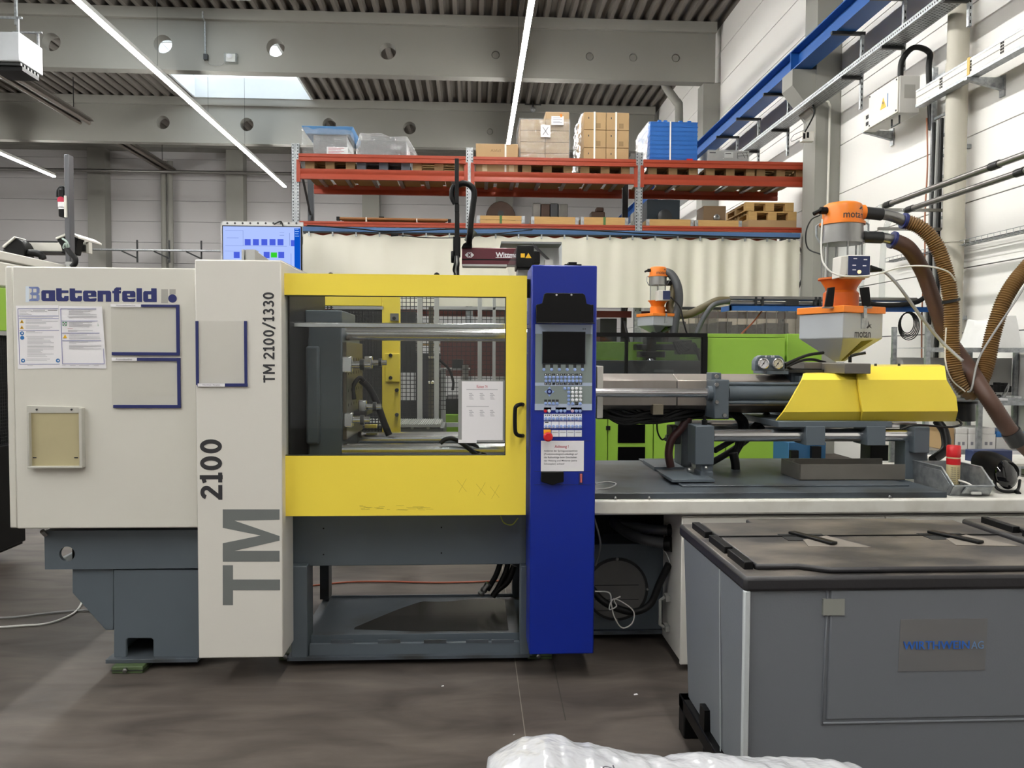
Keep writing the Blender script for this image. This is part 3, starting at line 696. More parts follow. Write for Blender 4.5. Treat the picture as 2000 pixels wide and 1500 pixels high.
# maker's word on the end cover, letters drawn as heavy blocks
YC = 3.72
def block_word(px0, py0, px1, py1):
    r = rect(px0, py0, px1, py1, YC); H = r[3]-r[2]; W_ = r[1]-r[0]
    L = {  # outlines in a 10 wide x 10 high cell (x-height 7.6) and their counters
     'a': ([(1,7.6),(10,7.6),(10,0),(1,0),(0,1),(0,6.6)], [(3.6,5.2,5.4,2.2)]),
     't': ([(0,9),(4,9),(4,7.6),(9,7.6),(9,5.8),(4,5.8),(4,3.2),(4.6,2.4),(5.4,2.4),(5.9,3),(5.9,3.8),(9,3.8),(9,1),(8,0),(1,0),(0,1)], []),
     'e': ([(1,7.6),(8.8,7.6),(9.8,6.6),(9.8,3.2),(4,3.2),(4,2.6),(5,1.9),(9.8,2.4),(9.8,1),(8.8,0),(1,0),(0,1),(0,6.6)], [(3.8,5.6,5.8,4.4)]),
     'n': ([(0,7.6),(9,7.6),(10,6.6),(10,0),(6,0),(6,5),(4,5),(4,0),(0,0)], []),
     'f': ([(1.5,9),(3,10),(6.4,10),(6.4,8.2),(5,8.2),(5,7.6),(6.4,7.6),(6.4,5.8),(5,5.8),(5,0),(1.2,0),(1.2,5.8),(0,5.8),(0,7.6),(1.2,7.6)], []),
     'l': ([(0,9.6),(4,9.6),(4,0),(0,0)], []),
     'd': ([(1,7.6),(6,7.6),(6,9.6),(10,9.6),(10,0),(1,0),(0,1),(0,6.6)], [(3.8,5.2,6,2.2)])}
    seq = [('a',10),('t',9),('t',9),('e',9.8),('n',10),('f',6.4),('e',9.8),('l',4),('d',10)]
    tot = sum(w for _, w in seq) + .9*(len(seq)-1); sx = W_/tot; sz = H/10; x = r[0]
    A, B = MB(), MB()
    for ch, w in seq:
        o, hs = L[ch]; A.prism([(x+p*sx, r[2]+t*sz) for p, t in o], 'y', YC-.0012, YC)
        for u0, v1, u1, v0 in hs: B.box(x+u0*sx, x+u1*sx, YC-.0018, YC-.0012, r[2]+v0*sz, r[2]+v1*sz)
        x += (w+.9)*sx
    A.build('lettering', navy, mc, 0, False); B.build('letter_counter', cream, mc, 0, False)
block_word(81, 561, 306, 589)
q = MB().fp([(56,560),(74,560),(77,563),(77,572),(74,574),(77,577),(77,585),(74,588),(57,588),(57,585),(62,583),(62,577),(58,574),(62,570),(62,564),(57,563)], YC-.0012, YC)
q.build('faded_letter', M('faded_navy_print', '8d9cc4', .5, hx2='3c4a88', scale=30), mc, 0, False)
q = MB().fp([(65,564),(71,564),(71,571),(65,571)], YC-.0018, YC-.0012).fp([(64,577),(71,577),(71,583),(64,583)], YC-.0018, YC-.0012); q.build('letter_counter', cream, mc, 0, False)
MB().fp([(50,559),(57,559),(57,590),(50,590)], YC-.0006, YC).build('sticker_residue', M('pale_blue_residue', 'cfd9e2', .5), mc)
q = MB().fp([(315,565),(328,565),(328,592),(315,592)], YC-.0008, YC).fp([(331,565),(343,565),(343,575),(331,575)], YC-.0008, YC); q.build('emblem', M('emblem_grey', 'a19f98', .5), mc, 0, False)
e = at(337, 583, YC); MB().lathe([(8*ppm(YC), 0), (8*ppm(YC), -.0012)], (e.x, YC, e.z), 'y', 24).build('emblem_dot', navy, mc, 0, False)
# ---- sliding guard door
YD = 3.66
D0, D1 = YD, YD+.05
r = rect(552, 536, 1028, 1007, YD); wz0, wz1 = at(770, 890, YD).z, at(770, 578, YD).z; wx0, wx1 = at(553.2, 730, YD).x, at(988, 730, YD).x
door = MB().box(r[0], r[1], D0, D1, wz1, r[3]).box(r[0], r[1], D0, D1, r[2], wz0).box(wx1, r[1], D0, D1, wz0, wz1).box(r[0], wx0, D0, D1, wz0, wz1).build('guard_door', yellow, mc)
MB().box(wx0-.001, wx1+.001, D0+.02, D0+.026, wz0-.001, wz1+.001).build('window_pane', glass, door)
q = MB()
for (u0, v0, u1, v1) in ((wx0, wz1-.004, wx1, wz1), (wx0, wz0, wx1, wz0+.004), (wx1-.004, wz0, wx1, wz1)): q.box(u0, u1, D0+.004, D0+.0195, v0, v1)
q.build('window_gasket', gunmetal, door)
hp = [at(1021,790,YD-.0), at(1016,790,YD-.045), at(1009,793,YD-.06), at(1006,802,YD-.06), at(1006,838,YD-.06), at(1009,848,YD-.06), at(1016,851,YD-.045), at(1021,851,YD)]
MB().tube(spline(hp, 5), .0095, 12).build('door_handle', black, door)
q = MB()
for px in (646, 853):
    e = at(px, 537, YD+.03); q.ball((e.x, e.y, e.z), (.014,.014,.012), 12, 6)
q.build('roller_stud', black, door)
sc_ = M('scuff', '9a8430', .6); q = MB()
for i in range(26):
    x = random.uniform(702, 838); y = 990 + random.uniform(-2, 3) + (3 if i % 3 else -1); l = random.uniform(8, 40)
    q.line(at(x, y, YD), at(x+l*.6, y+random.uniform(-.6, .6), YD), .0009)
for x, y in ((893,938),(930,945),(957,950)):
    q.line(at(x, y, YD), at(x+18, y+22, YD), .0008); q.line(at(x+18, y-3, YD), at(x+3, y+24, YD), .0008)
q.build('scratches', sc_, door, 0, False)
# door rail above and hinge column on the right
MB().box(r[0]-.1, r[1]+.02, D1+.005, D1+.03, r[3]-.1, r[3]-.01).build('door_rail', gunmetal, mc)
MB().fb(1031, 545, 1036, 1008, 3.85, 3.9).build('door_post', black, mc)
q = MB()
for py in (555, 640, 690, 860, 945): 
    e = at(1033, py, 3.83); q.cyl((e.x, 3.8, e.z), (e.x, 3.85, e.z), .008, n=8)
q.build('post_screw', steel, mc)
# ---- frame below the door
MB().fb(566, 1006, 1034, 1104, YB0+.06, 4.2).build('cross_beam', dgrey, mc, .004)
q = MB()
for px, py in ((632,1032),(632,1083),(862,1030),(862,1080)): 
    e = at(px, py, YB0+.06); q.cyl((e.x, YB0+.0585, e.z), (e.x, YB0+.06, e.z), .004, n=8)
q.build('threaded_hole', black, mc)
MB().box(at(568,1200,YB0).x, at(600,1200,YB0).x, YB0, YB0+.14, zb0-.02, at(580,1106,YB0).z).build('front_leg', dgrey, mc, .004)
MB().box(at(1016,1200,YB0).x, at(1040,1200,YB0).x, YB0, YB0+.1, zb0-.02, at(1020,1106,YB0).z).build('front_leg', dgrey, mc, .004)
for px0, px1 in ((628, 645), (1000, 1020)):
    MB().box(at(px0,1140,4.75).x, at(px1,1140,4.75).x, 4.7, 4.8, zb0, at(640,1100,4.7).z+.2).build('rear_leg', dgrey_d, mc)
MB().box(at(575,1140,4.7).x, at(626,1140,4.75).x, 4.72, 4.78, .32, .62).build('rear_plate', black, mc)
MB().box(at(566,1100,4.75).x, at(1034,1100,4.75).x, 4.6, 4.7, at(800,1098,4.65).z, at(800,1008,4.7).z).build('rear_beam', dgrey, mc)
# drip tray with a turned-up lip and the hinged flap below it
tz_ = at(810, 1238, YB0+.1).z; tyb = atz(810, 1166, tz_).y
t0, t1 = at(604, 1240, YB0+.1).x, at(1014, 1240, YB0+.1).x
tr = MB().box(t0, t1, YB0+.1, tyb, tz_-.012, tz_).build('drip_tray', dgrey_d, mc)
q = MB().box(t0, t1, YB0+.095, YB0+.1, tz_-.05, tz_+.002); q.box(t0, t1, tyb, tyb+.01, tz_-.05, tz_+.012); q.build('tray_lip', dgrey, tr, .002)
oil = M('oil_film', '2d2b28', .22, var=.1, scale=8)
def oilf(u, v):
    x = t0 + (t1-t0)*(.2 + .75*u); y0 = YB0+.13 + max(0, .45-u)*.1; y1 = YB0+.13 + (tyb-YB0-.16)*min(1, .15+2.1*u)*(.93+.05*math.sin(9*u))
    return (x, y0 + (y1-y0)*v, tz_+.0008)
MB().grid(oilf, 24, 3).build('oil_film', oil, tr)
MB().fb(604, 1256, 1020, 1282, YB0+.02, YB0+.04).build('lower_flap', dgrey, mc, .002)
q = MB()
for px in (646, 738, 828, 910, 960): q.fb(px, 1250, px+44, 1256, YB0+.016, YB0+.022)
q.build('flap_hinge', dgrey_d, mc)
MB().fb(560, 1282, 1034, 1288, YB0-.01, 4.8).build('foot_flange', dgrey_d, mc)
# hydraulic couplings hanging at the back of the opening
for pts, rr in (([(977,1100),(968,1125),(952,1152)], .016), ([(992,1100),(986,1122),(966,1160)], .016), ([(1004,1105),(992,1135),(972,1152),(962,1165)], .018)):
    MB().tube(spline([at(x, y, 4.35) for x, y in pts], 5), rr, 10).build('hydraulic_hose', rubber, mc)
MB().tube(spline([at(x, y, 4.3) for x, y in ((954,1140),(945,1152),(937,1162))], 3), .018, 10, rf=lambda i: [.02,.02,.017,.022,.017,.022,.014][min(i,6)]).build('hose_coupling', steel, mc)
MB().tube(spline([at(x, y, 3.86) for x, y in ((978,1008),(984,1021),(1000,1025),(1012,1012))], 4), .003, 6).build('earth_wire', M('green_yellow_wire', '9aa044', .5), mc)
# ---- inside the clamp: platen, tie bars, toggle, rails
YI = 4.0
x0, x1, z0, z1 = rect(553, 640, 668, 905, YI)
px_r = at(668, 760, YI).x
mp_ = MB().box(at(603,760,YI).x, px_r, YI, YI+.62, at(640,905,YI).z, at(640,638,YI).z).box(at(553,760,YI).x, at(603,760,YI).x, YI+.12, YI+.6, at(640,905,YI).z, at(600,660,YI).z).build('moving_platen', dgrey, mc, .006)
MB().fb(597, 676, 623, 868, YI-.03, YI+.04).build('toggle_rib', dgrey, mc, .012)
q = MB().fb(556, 612, 596, 634, YI+.1, YI+.5); q.fb(596, 606, 668, 634, YI+.05, YI+.5); q.build('upper_housing', dgrey, mc, .006)
q = MB()
for py0, py1 in ((700, 706), (716, 752), (780, 786), (796, 840)): q.fb(566, py0, 592, py1, YI+.02, YI+.1)
q.build('toggle_link', steel, mc)
pf = MB().box(px_r, px_r+.02, YI+.02, YI+.6, at(670,860,YI).z, at(670,668,YI).z).build('platen_face', M('oiled_platen_steel', '6f665a', .35, .5, hx2='5b5348', scale=5), mc, .002)
q = MB()
for zz in (.82, .68, .5, .35, .2):
    for k in range(6):
        z = pf.data.vertices[0].co.z*0 + at(670,860,YI).z + zz*(at(670,668,YI).z-at(670,860,YI).z)
        q.cyl((px_r+.0195, YI+.08+k*.09, z), (px_r+.021, YI+.08+k*.09, z), .009, n=8)
q.build('threaded_hole', black, mc)
def clampset(px, py, Y, s=1):
    e = at(px, py, Y); k = MB().box(e.x, e.x+.05*s, Y-.02, Y+.02, e.z-.04*s, e.z+.04*s).build('mould_clamp', chrome, mc, .006)
    MB().cyl((e.x+.05*s, Y, e.z), (e.x+.14*s, Y, e.z), .018*s, n=12).build('clamp_bolt', chrome, k)
    MB().cyl((e.x+.09*s, Y, e.z), (e.x+.11*s, Y, e.z), .028*s, n=12).build('clamp_nut', gunmetal, k)
clampset(668, 712, YI+.03, 1.05); clampset(712, 708, YI+.45, .9); clampset(672, 820, YI+.03, .95); clampset(700, 794, YI+.3, .9)
MB().fb(672, 803, 716, 812, YI+.25, YI+.5).build('clamp_shelf', gunmetal, mc)
xr1 = at(1040, 650, YI).x
def barx(py, Y, rpx, m, x0, n=20, name='tie_bar'):
    z = at(830, py, Y).z; return MB().cyl((x0, Y, z), (xr1, Y, z), rpx*ppm(Y), n=n).build(name, m, mc)
barx(653, YI+.12, 13, chrome, px_r); barx(878, YI+.02, 12, chrome, px_r); barx(857, YI+.55, 14, chrome, px_r)
MB().box(at(553,635,YD+.12).x, xr1, YD+.11, YD+.16, at(800,641,YD+.12).z, at(800,631,YD+.12).z).build('guide_rail', chrome, mc, .004)
MB().tube(spline([at(x, y, YI-.03) for x, y in ((860,866),(870,858),(885,857),(905,868),(925,884),(936,892))], 5), .012, 10).build('mould_hose', rubber, mc)
MB().tube(spline([at(x, y, YI-.0) for x, y in ((905,862),(920,866),(935,876),(948,890))], 5), .011, 10).build('mould_hose', rubber, mc)
MB().tube(spline([at(x, y, YI+.4) for x, y in ((705,742),(722,760),(738,792),(748,820),(760,850))], 5), .02, 10).build('mould_hose', rubber, mc)
MB().tube(spline([at(x, y, YI+.2) for x, y in ((692,780),(690,755),(702,738),(712,745))], 5), .012, 10).build('mould_hose', rubber, mc)
# rear guard: yellow frame with wire mesh
YR = 4.9
rg = MB().fb(560, 575, 746, 597, YR, YR+.05).fb(746, 570, 781, 846, YR, YR+.05).fb(752, 690, 781, 746, YR-.02, YR).build('rear_guard', yellow, mc, .004)
q = MB()
for px, py in ((763,694),(763,738),(775,762),(775,810),(770,622)):
    e = at(px, py, YR-.02); q.cyl((e.x, YR-.035, e.z), (e.x, YR, e.z), .012, n=8)
q.build('guard_bolt', gunmetal, rg)
MB().fb(762, 612, 778, 626, YR-.03, YR).build('latch_block', steel, rg)
def mesh_panel(px0, py0, px1, py1, Y, parent, pitch=.028, rr=.0028, name='wire_mesh', m=gunmetal):
    x0, x1, z0, z1 = rect(px0, py0, px1, py1, Y); q = MB(); n = int((x1-x0)/pitch); k = int((z1-z0)/pitch)
    for i in range(n+1): q.box(x0+i*pitch-rr, x0+i*pitch+rr, Y, Y+2*rr, z0, z1)
    for j in range(k+1): q.box(x0, x1, Y-2*rr, Y, z0+j*pitch-rr, z0+j*pitch+rr)
    o = q.build(name, m, parent, 0, False); o['kind'] = 'stuff'; return o
mesh_panel(560, 597, 748, 845, YR+.06, rg, .02, .003)
MB().fb(651, 598, 748, 604, YR-.01, YR+.05).build('guard_sheet', alu, rg)
MB().fb(712, 830, 735, 836, YI+.5, YI+.54).build('yellow_stop', yellow, mc)
# fixed platen behind the blue cabinet, seen as the dark end of the clamp
MB().box(at(1036,760,4.0).x, at(1150,760,4.0).x, 3.95, 4.7, .45, at(1000,600,4).z).build('fixed_platen', dgrey, mc, .006)

# ---- blue control cabinet
x0, x1 = at(1036, 900, YP).x, at(1163, 900, YP).x; zt, zc0 = at(1100, 518, YP).z, at(1096, 1278, YP).z
cab = MB().box(x0, x1, YP, YP+.28, zc0, zt).build('control_cabinet', blue, mc, .006)
MB().box(x1-.14, x1-.06, YP+.1, YP+.2, zt, zt+.018).box(x1-.12, x1-.08, YP+.12, YP+.18, zt+.018, zt+.03).build('top_connector', black, cab)
def cpx(cx, cy): return 1030+cx/4.414, 620+cy/4.414
def cpr(q, a0, b0, a1, b1, y0, y1): return q.fb(*cpx(a0, b0), *cpx(a1, b1), y0, y1)
YK = YP-.004
memb = M('grey_membrane', '7f8a88', .45, var=.03); memb_l = M('pale_blue_membrane', 'a9b6cb', .45, var=.03); keym = M('pale_blue_key', '8ea6da', .4, var=.03); keyw = M('white_key', 'e4e6ea', .4, var=.03)
fm = MB(); cpr(fm, 68, 60, 560, 800, YK, YP); face = fm.build('membrane', memb, cab)
for b_ in ((68, 60, 560, 142), (66, 562, 558, 590), (64, 745, 556, 800), (120, 112, 506, 122)):
    q = MB(); cpr(q, *b_, YK-.0006 if b_[0] < 100 else YK-.003, YK); q.build('light_band', memb_l, cab)
MB().ftext('B4', *cpx(478, 92), *cpx(504, 106), YK-.0006).build('lettering', darkp, cab)
q = MB(); cpr(q, 126, 120, 502, 402, YK-.006, YK); q.build('display_bezel', M('slate_bezel', '4b5560', .4), cab, .002)
q = MB(); cpr(q, 131, 125, 497, 397, YK-.0075, YK-.006); q.build('display', M('dark_display', '07080a', .2, spec=.25), cab)
# sun shade over the display
a = rect(1047, 596, 1156, 632, YP); b2 = rect(1060, 573, 1146, 632, YP)
q = MB().prism([(at(*p, YP-.06).x, at(*p, YP-.06).z) for p in ((1047,596),(1059,592),(1063,574),(1067,572),(1139,573),(1143,577),(1146,593),(1157,596),(1156,630),(1048,630))], 'y', YP-.06, YP-.045)
q.box(a[0], a[0]+.012, YP-.05, YP, a[2], a[3]); q.box(a[1]-.012, a[1], YP-.05, YP, a[2], a[3]); q.hexa([(a[0],YP-.09,a[2]-.004),(a[1],YP-.09,a[2]-.004),(a[1],YP-.02,a[2]+.004),(a[0],YP-.02,a[2]+.004),(a[0],YP-.09,a[2]),(a[1],YP-.09,a[2]),(a[1],YP-.02,a[2]+.01),(a[0],YP-.02,a[2]+.01)])
hood = q.build('sun_shade', black, cab, .003)
q = MB()
for px in (1087, 1116): e = at(px, 576, YP-.06); q.cyl((e.x, YP-.063, e.z), (e.x, YP-.06, e.z), .005, n=10)
q.build('shade_rivet', chrome, cab)
key0 = None
def key(cx, cy, m, r=13.5):
    e = at(*cpx(cx, cy), YK)
    MB().lathe([(r/4.414*ppm(YK), 0), (r/4.414*ppm(YK), -.004), (r*.6/4.414*ppm(YK), -.0055)], (e.x, YK, e.z), 'y', 12).build('key', m, cab)
dk = MB()
for cx in (143, 209, 275, 343, 409, 475): cpr(dk, cx-13, 404, cx+13, 434, YK-.0006, YK); key(cx, 450, keym)
for i in range(10):
    cx = 160+33.2*i; key(cx, 516, keym); key(cx, 547, keym); cpr(dk, cx-13, 484, cx+13, 502, YK-.0006, YK); cpr(dk, cx-13, 563, cx+13, 582, YK-.0006, YK)
for i in range(4): cpr(dk, 145+33*i, 708, 171+33*i, 727, YK-.0006, YK); key(157+33*i, 742, keym)
for cx in (390, 424, 458):
    for cy in (612, 645, 678, 711): key(cx, cy, keyw)
for cx, cy in ((322,612),(356,612),(356,645),(356,678),(356,711),(356,744),(390,744),(456,744)): key(cx, cy, keym)
cpr(dk, 410, 732, 438, 742, YK-.0006, YK); cpr(dk, 410, 746, 438, 756, YK-.0006, YK)
for a_, b_ in ((143,206),(243,337),(374,470)): cpr(dk, a_, 776, b_, 796, YK-.0006, YK)
dk.build('key_legend', darkp, cab, 0, False)
wk = MB()
for i in range(10):
    cx = 160+33.2*i
    for cy in (493, 572): cpr(wk, cx-7+4*(i%3), cy-4, cx+2+3*(i%2), cy+4, YK-.0009, YK-.0006)
wk.build('key_symbol', paper, cab, 0, False)
e = at(*cpx(190, 640), YK); q = MB().lathe([(24/4.414*ppm(YK), 0), (24/4.414*ppm(YK), -.001)], (e.x, YK, e.z), 'y', 20); q.build('cursor_ring', navy, cab)
key(190, 640, keym, 12)
q = MB()
for k in range(4):
    A = k*PI/2; ca, sa = math.cos(A), math.sin(A); s_ = ppm(YK)/4.414
    q.prism([(e.x+(u*ca-w*sa)*s_, e.z+(u*sa+w*ca)*s_) for u, w in ((24,-15),(44,0),(24,15))], 'y', YK-.002, YK)
q.build('cursor_arrow', keym, cab)
for cx, m in ((156,red),(188,keyw),(256,keym),(289,keym),(322,keym),(388,M('pink_key','c9a9c2',.4)),(422,keym),(456,keym)): key(cx, 806, m, 14)
tagm = M('white_legend_tag', 'e6e8ee', .5, var=.02); tt = MB()
def tg(*b_): q = MB(); cpr(q, *b_, YK, YP); q.build('legend_tag', tagm, cab)
for i in range(5):
    a_ = 143+66.2*i
    tg(a_, 832, a_+62, 888); tg(a_, 897, a_+62, 955)
    for d in (16, 48): key(a_+d, 873, keym, 14); key(a_+d, 940, keym, 14)
    for d in (10, 28, 44): cpr(tt, a_+d, 838, a_+d+9, 848, YK-.0006, YK)
    if i: tg(a_, 972, a_+62, 1028); cpr(tt, a_+6, 990, a_+56, 993, YK-.0006, YK)
cpr(tt, 152, 899, 182, 909, YK-.0006, YK)
tt.build('key_symbol', darkp, cab, 0, False)
q = MB(); cpr(q, 141, 968, 203, 1026, YP-.012, YP); q.build('stop_plate', M('amber_plate', 'f0a818', .4), cab, .002)
e = at(*cpx(172, 1022), YP); MB().lathe([(.013,-.012),(.013,-.03),(.022,-.034),(.022,-.044),(.016,-.05)], (e.x, YP, e.z), 'y', 20).build('emergency_stop', red, cab)
for b_ in ((70, 1062, 545, 1066), (60, 1325, 545, 1329), (60, 1440, 545, 1444)): q = MB(); cpr(q, *b_, YP-.0008, YP); q.build('panel_seam', navy, cab)
q = MB().prism([(at(*cpx(a_, b_), YP-.02).x, at(*cpx(a_, b_), YP-.02).z) for a_, b_ in ((118,1330),(312,1330),(312,1415),(270,1425),(215,1444),(160,1428),(118,1415))], 'y', YP-.03, YP); q.build('card_pocket', black, cab, .003)
q = MB(); cpr(q, 445, 1340, 480, 1438, YP-.006, YP); q.build('switch_frame', navy, cab)
q = MB(); cpr(q, 455, 1350, 473, 1425, YP-.014, YP-.006); q.build('main_switch', M('pale_red_rocker', 'c4625e', .3), cab, .002)  # rocker in one even pale red

# ---- injection side: worktop, bed, cabinet
zt_ = at(1580, 975, 3.66).z
sx0, sx1 = at(1163, 990, 3.66).x, at(2185, 990, 3.66).x
tyb2 = atz(1500, 912, zt_).y
MB().box(sx0-.05, sx1, 3.66, tyb2+.2, zt_-.075, zt_).build('worktop', table_w, mc, .012)
bedz = zt_+.03; by0 = atz(1500, 962, bedz).y
bx1 = at(1800, 940, 3.9).x
MB().box(sx0-.05, bx1, by0, tyb2+.1, zt_+.0005, bedz).build('machine_bed', dgrey_d, mc, .003)
MB().box(at(1316,942,4.0).x, bx1-.1, by0+.16, tyb2+.12, bedz, bedz+.009).build('bed_step', dgrey_d, mc, .003)
q = MB()
for px in (1202, 1268, 1738): e = at(px, 963, by0-.01); q.ball((e.x, by0-.01, zt_+.008), .008, 10, 5)
q.build('bed_screw', steel, mc)
# white switch cabinet under the worktop, with two doors
cy0 = 3.69; cb = at(1420, 1300, cy0).z; cxl = at(1330, 1150, cy0).x
ct = zt_-.09
MB().box(cxl+.012, sx1-.02, cy0+.02, 4.1, max(.03, cb), ct).build('switch_cabinet', cream_w, mc, .004)
xm = at(1730, 1010, cy0).x
for u0, u1 in ((cxl, xm-.003), (xm+.003, sx1-.03)):
    MB().box(u0, u1, cy0, cy0+.018, max(.03, cb), ct-.004).build('cabinet_door', cream_w, mc, .005)
q = MB()
e = at(1304, 1195, 3.98)
for zz in (-.09, .07): q.box(cxl-.012, cxl+.012, 3.93, 3.99, e.z+zz, e.z+zz+.03)
q.tube([(cxl-.012, 3.96, e.z-.075), (cxl-.035, 3.96, e.z-.06), (cxl-.035, 3.96, e.z+.07), (cxl-.012, 3.96, e.z+.085)], .009, 8)
q.build('cable_clamp', M('dull_grey_plastic', '8a8a86', .5), mc)
# motor housing with round cover
YM = 4.12
e0 = rect(1160, 1062, 1300, 1268, YM); MB().box(e0[0]-.2, e0[1]+.25, YM, 4.9, zb0, e0[3]).build('motor_housing', dgrey, mc, .004)
MB().box(e0[0]-.2, e0[1]+.25, YM-.02, 4.9, zb0-.02, zb0).build('foot_flange', dgrey_d, mc)
c = at(1204, 1150, YM); R_ = 63*ppm(YM)
MB().lathe([(R_*1.0, 0), (R_*1.0, -.012), (R_*.92, -.012), (R_*.92, -.004)], (c.x, YM, c.z), 'y', 40).build('cover_ring', gunmetal, mc)
cvd = MB().lathe([(R_*.92, 0), (R_*.92, -.006)], (c.x, YM, c.z), 'y', 40).build('round_cover', M('dusty_grey_cover', '6b6a68', .6, hx2='5a5957', scale=8), mc)
q = MB()
for A in (0, 90, 270): q.ball((c.x+R_*.97*math.cos(math.radians(A)), YM-.014, c.z+R_*.97*math.sin(math.radians(A))), .009, 10, 5)
q.build('cover_screw', steel, mc)
q = MB()
for zz in (.02, -.06, -.12): q.box(c.x-R_*.7, c.x+R_*.7, YM-.0075, YM-.006, c.z+zz, c.z+zz+.004)
q.build('cover_rib', gunmetal, mc)
MB().box(e0[0]-.2, cxl+.4, 4.35, 4.9, e0[3], zt_-.08).build('recess_dark_block', black, mc)  # black block fills the open space over the motor to darken it
def hose(name, pix, r, m, par=mc, k=8, n=12):
    return MB().tube(spline([at(*p) for p in pix], k), r, n).build(name, m, par)
def ribbed(name, pix, r, m, par, pitch=.012, amp=.12, n=14):
    P = resample(spline([p if isinstance(p, Vector) else at(*p) for p in pix], 12), pitch/2); return MB().tube(P, r, n, rf=lambda i: r*(1+amp*(1 if i % 2 else -1)*.5)).build(name, m, par, 0, True, 80)
ribbed('ribbed_hose', [(1200,1022,4.2),(1235,1028,4.1),(1275,1034,4.0),(1318,1036,3.95)], .026, hose_g, mc)
ribbed('ribbed_hose', [(1198,1020,4.2),(1225,1040,4.08),(1262,1055,3.98),(1312,1062,3.93)], .028, hose_g, mc)
q = MB().cyl(at(1308,1036,3.96), at(1320,1036,3.94), .036, n=14); q.cyl(at(1300,1062,3.94), at(1313,1063,3.92), .04, n=14); q.build('hose_gland', black, mc)
hose('power_cable', [(1155,1148,4.0),(1175,1172,3.98),(1205,1188,3.97),(1240,1195,3.97),(1270,1180,3.97),(1288,1140,3.96),(1306,1102,3.93)], .019, rubber, n=10)
hose('white_lead', [(1160,1010,3.9),(1170,1045,3.9),(1172,1070,3.95),(1163,1105,4.05)], .005, cable_g, n=6)
hose('white_lead', [(1162,1155,3.95),(1190,1158,3.94),(1194,1180,3.93),(1200,1205,3.94),(1215,1226,3.94),(1234,1218,3.94),(1238,1196,3.94),(1222,1180,3.94),(1198,1170,3.93),(1190,1190,3.93),(1204,1184,3.93),(1200,1172,3.93),(1212,1165,3.93)], .0035, cable_w, n=6)
hose('white_lead', [(1295,1072,3.94),(1302,1082,3.93),(1308,1098,3.92)], .004, cable_g, n=6)
hose('cable_loop', [(1163,945,3.8),(1185,941,3.84),(1203,945,3.84),(1190,953,3.8),(1163,956,3.78)], .004, cable_g, n=6)

# ---- injection unit
YA = 4.42           # screw axis
def hexbar(px0, px1, rows, name, m, bev=.003):
    """barrel shroud: rows of (photo row, depth) from top-back round the front to the bottom"""
    xa, xb = at(px0, 760, YA-.15).x, at(px1, 760, YA-.15).x
    P = [(Y, at(1300, py, Y).z) for py, Y in rows]
    return MB().prism(P, 'x', xa, xb).build(name, m, mc, bev)
rows = [(732, YA+.14), (730, YA-.05), (743, YA-.15), (792, YA-.15), (805, YA-.05), (800, YA+.14)]
hexbar(1175, 1322, rows, 'barrel_shroud', shroud); hexbar(1323, 1546, rows, 'barrel_shroud', M('warm_shroud_steel', 'ada59c', .36, .5, hx2='9b9188', scale=3))
MB().fb(1166, 715, 1178, 817, YA-.17, YA+.2).build('end_shield', cream_w, mc, .003)
def rodx(px0, px1, py, r, Y, m, name, n=20):
    z = at((px0+px1)/2, py, Y).z; return MB().cyl((at(px0,py,Y).x, Y, z), (at(px1,py,Y).x, Y, z), r*ppm(Y), n=n).build(name, m, mc)
YH = 4.18
rodx(1155, 1388, 767, 9, YH, chrome, 'cylinder_rod'); rodx(1381, 1400, 768, 14.5, YH, dgrey, 'rod_gland'); rodx(1398, 1404, 768, 19, YH, dgrey, 'rod_gland')
br = MB().fb(1396, 742, 1424, 818, YH-.06, YH+.12).fb(1390, 728, 1409, 743, YH, YH+.1).build('cylinder_bracket', dgrey, mc, .004)
q = MB()
for px, py in ((1399,751),(1399,785),(1414,811),(1399,735)): e = at(px, py, YH-.06); q.cyl((e.x, YH-.075, e.z), (e.x, YH-.06, e.z), .011, n=8)
q.build('bracket_bolt', steel, mc)
rodx(1420, 1580, 767, 16.5, YH, dgrey, 'hydraulic_cylinder', 28); rodx(1420, 1580, 786, 4, YH-.02, dgrey, 'oil_pipe', 12); rodx(1420, 1580, 750, 3.5, YH-.02, dgrey, 'oil_pipe', 12)
MB().fb(1545, 728, 1580, 750, YA-.16, YA+.1).build('nozzle_block', dgrey, mc, .003)
# yellow covers: bent sheet with sloping left end
def hood_part(rowsL, rowsR, name):
    """rows of (px, py, Y), left outline and right outline, top to bottom"""
    q = MB(); A = [at(*p) for p in rowsL]; B = [at(*p) for p in rowsR]; n = len(A); vs = A + B
    dn = [Vector((0, .012, 0))]*n
    vs = A + B + [p+Vector((0,.015,0)) for p in A] + [p+Vector((0,.015,0)) for p in B]
    fs = []
    for i in range(n-1):
        fs += [(i, i+1, n+i+1, n+i), (2*n+i, 3*n+i, 3*n+i+1, 2*n+i+1), (i, 2*n+i, 2*n+i+1, i+1), (n+i, n+i+1, 3*n+i+1, 3*n+i)]
    fs += [(0, n, 3*n, 2*n), (n-1, 3*n-1, 4*n-1, 2*n-1)]
    return q.add(vs, fs).build(name, yellow, mc, 0, True, 12)
hood_part([(1590,722,4.62),(1571,730,4.1),(1567,742,4.04),(1541,788,4.04),(1530,805,4.04),(1516,822,4.09)], [(1695,722,4.62),(1674,730,4.1),(1674,742,4.04),(1682,788,4.04),(1684,804,4.04),(1686,822,4.09)], 'front_hood')
hood_part([(1690,712,4.62),(1674,716,4.08),(1676,742,4.015),(1682,788,4.015),(1685,804,4.015),(1682,823,4.08)], [(1835,712,4.62),(1845,715,4.08),(1849,742,4.015),(1868,775,4.015),(1871,803,4.015),(1866,823,4.08)], 'rear_hood')
xe = at(1866, 770, 4.1).x
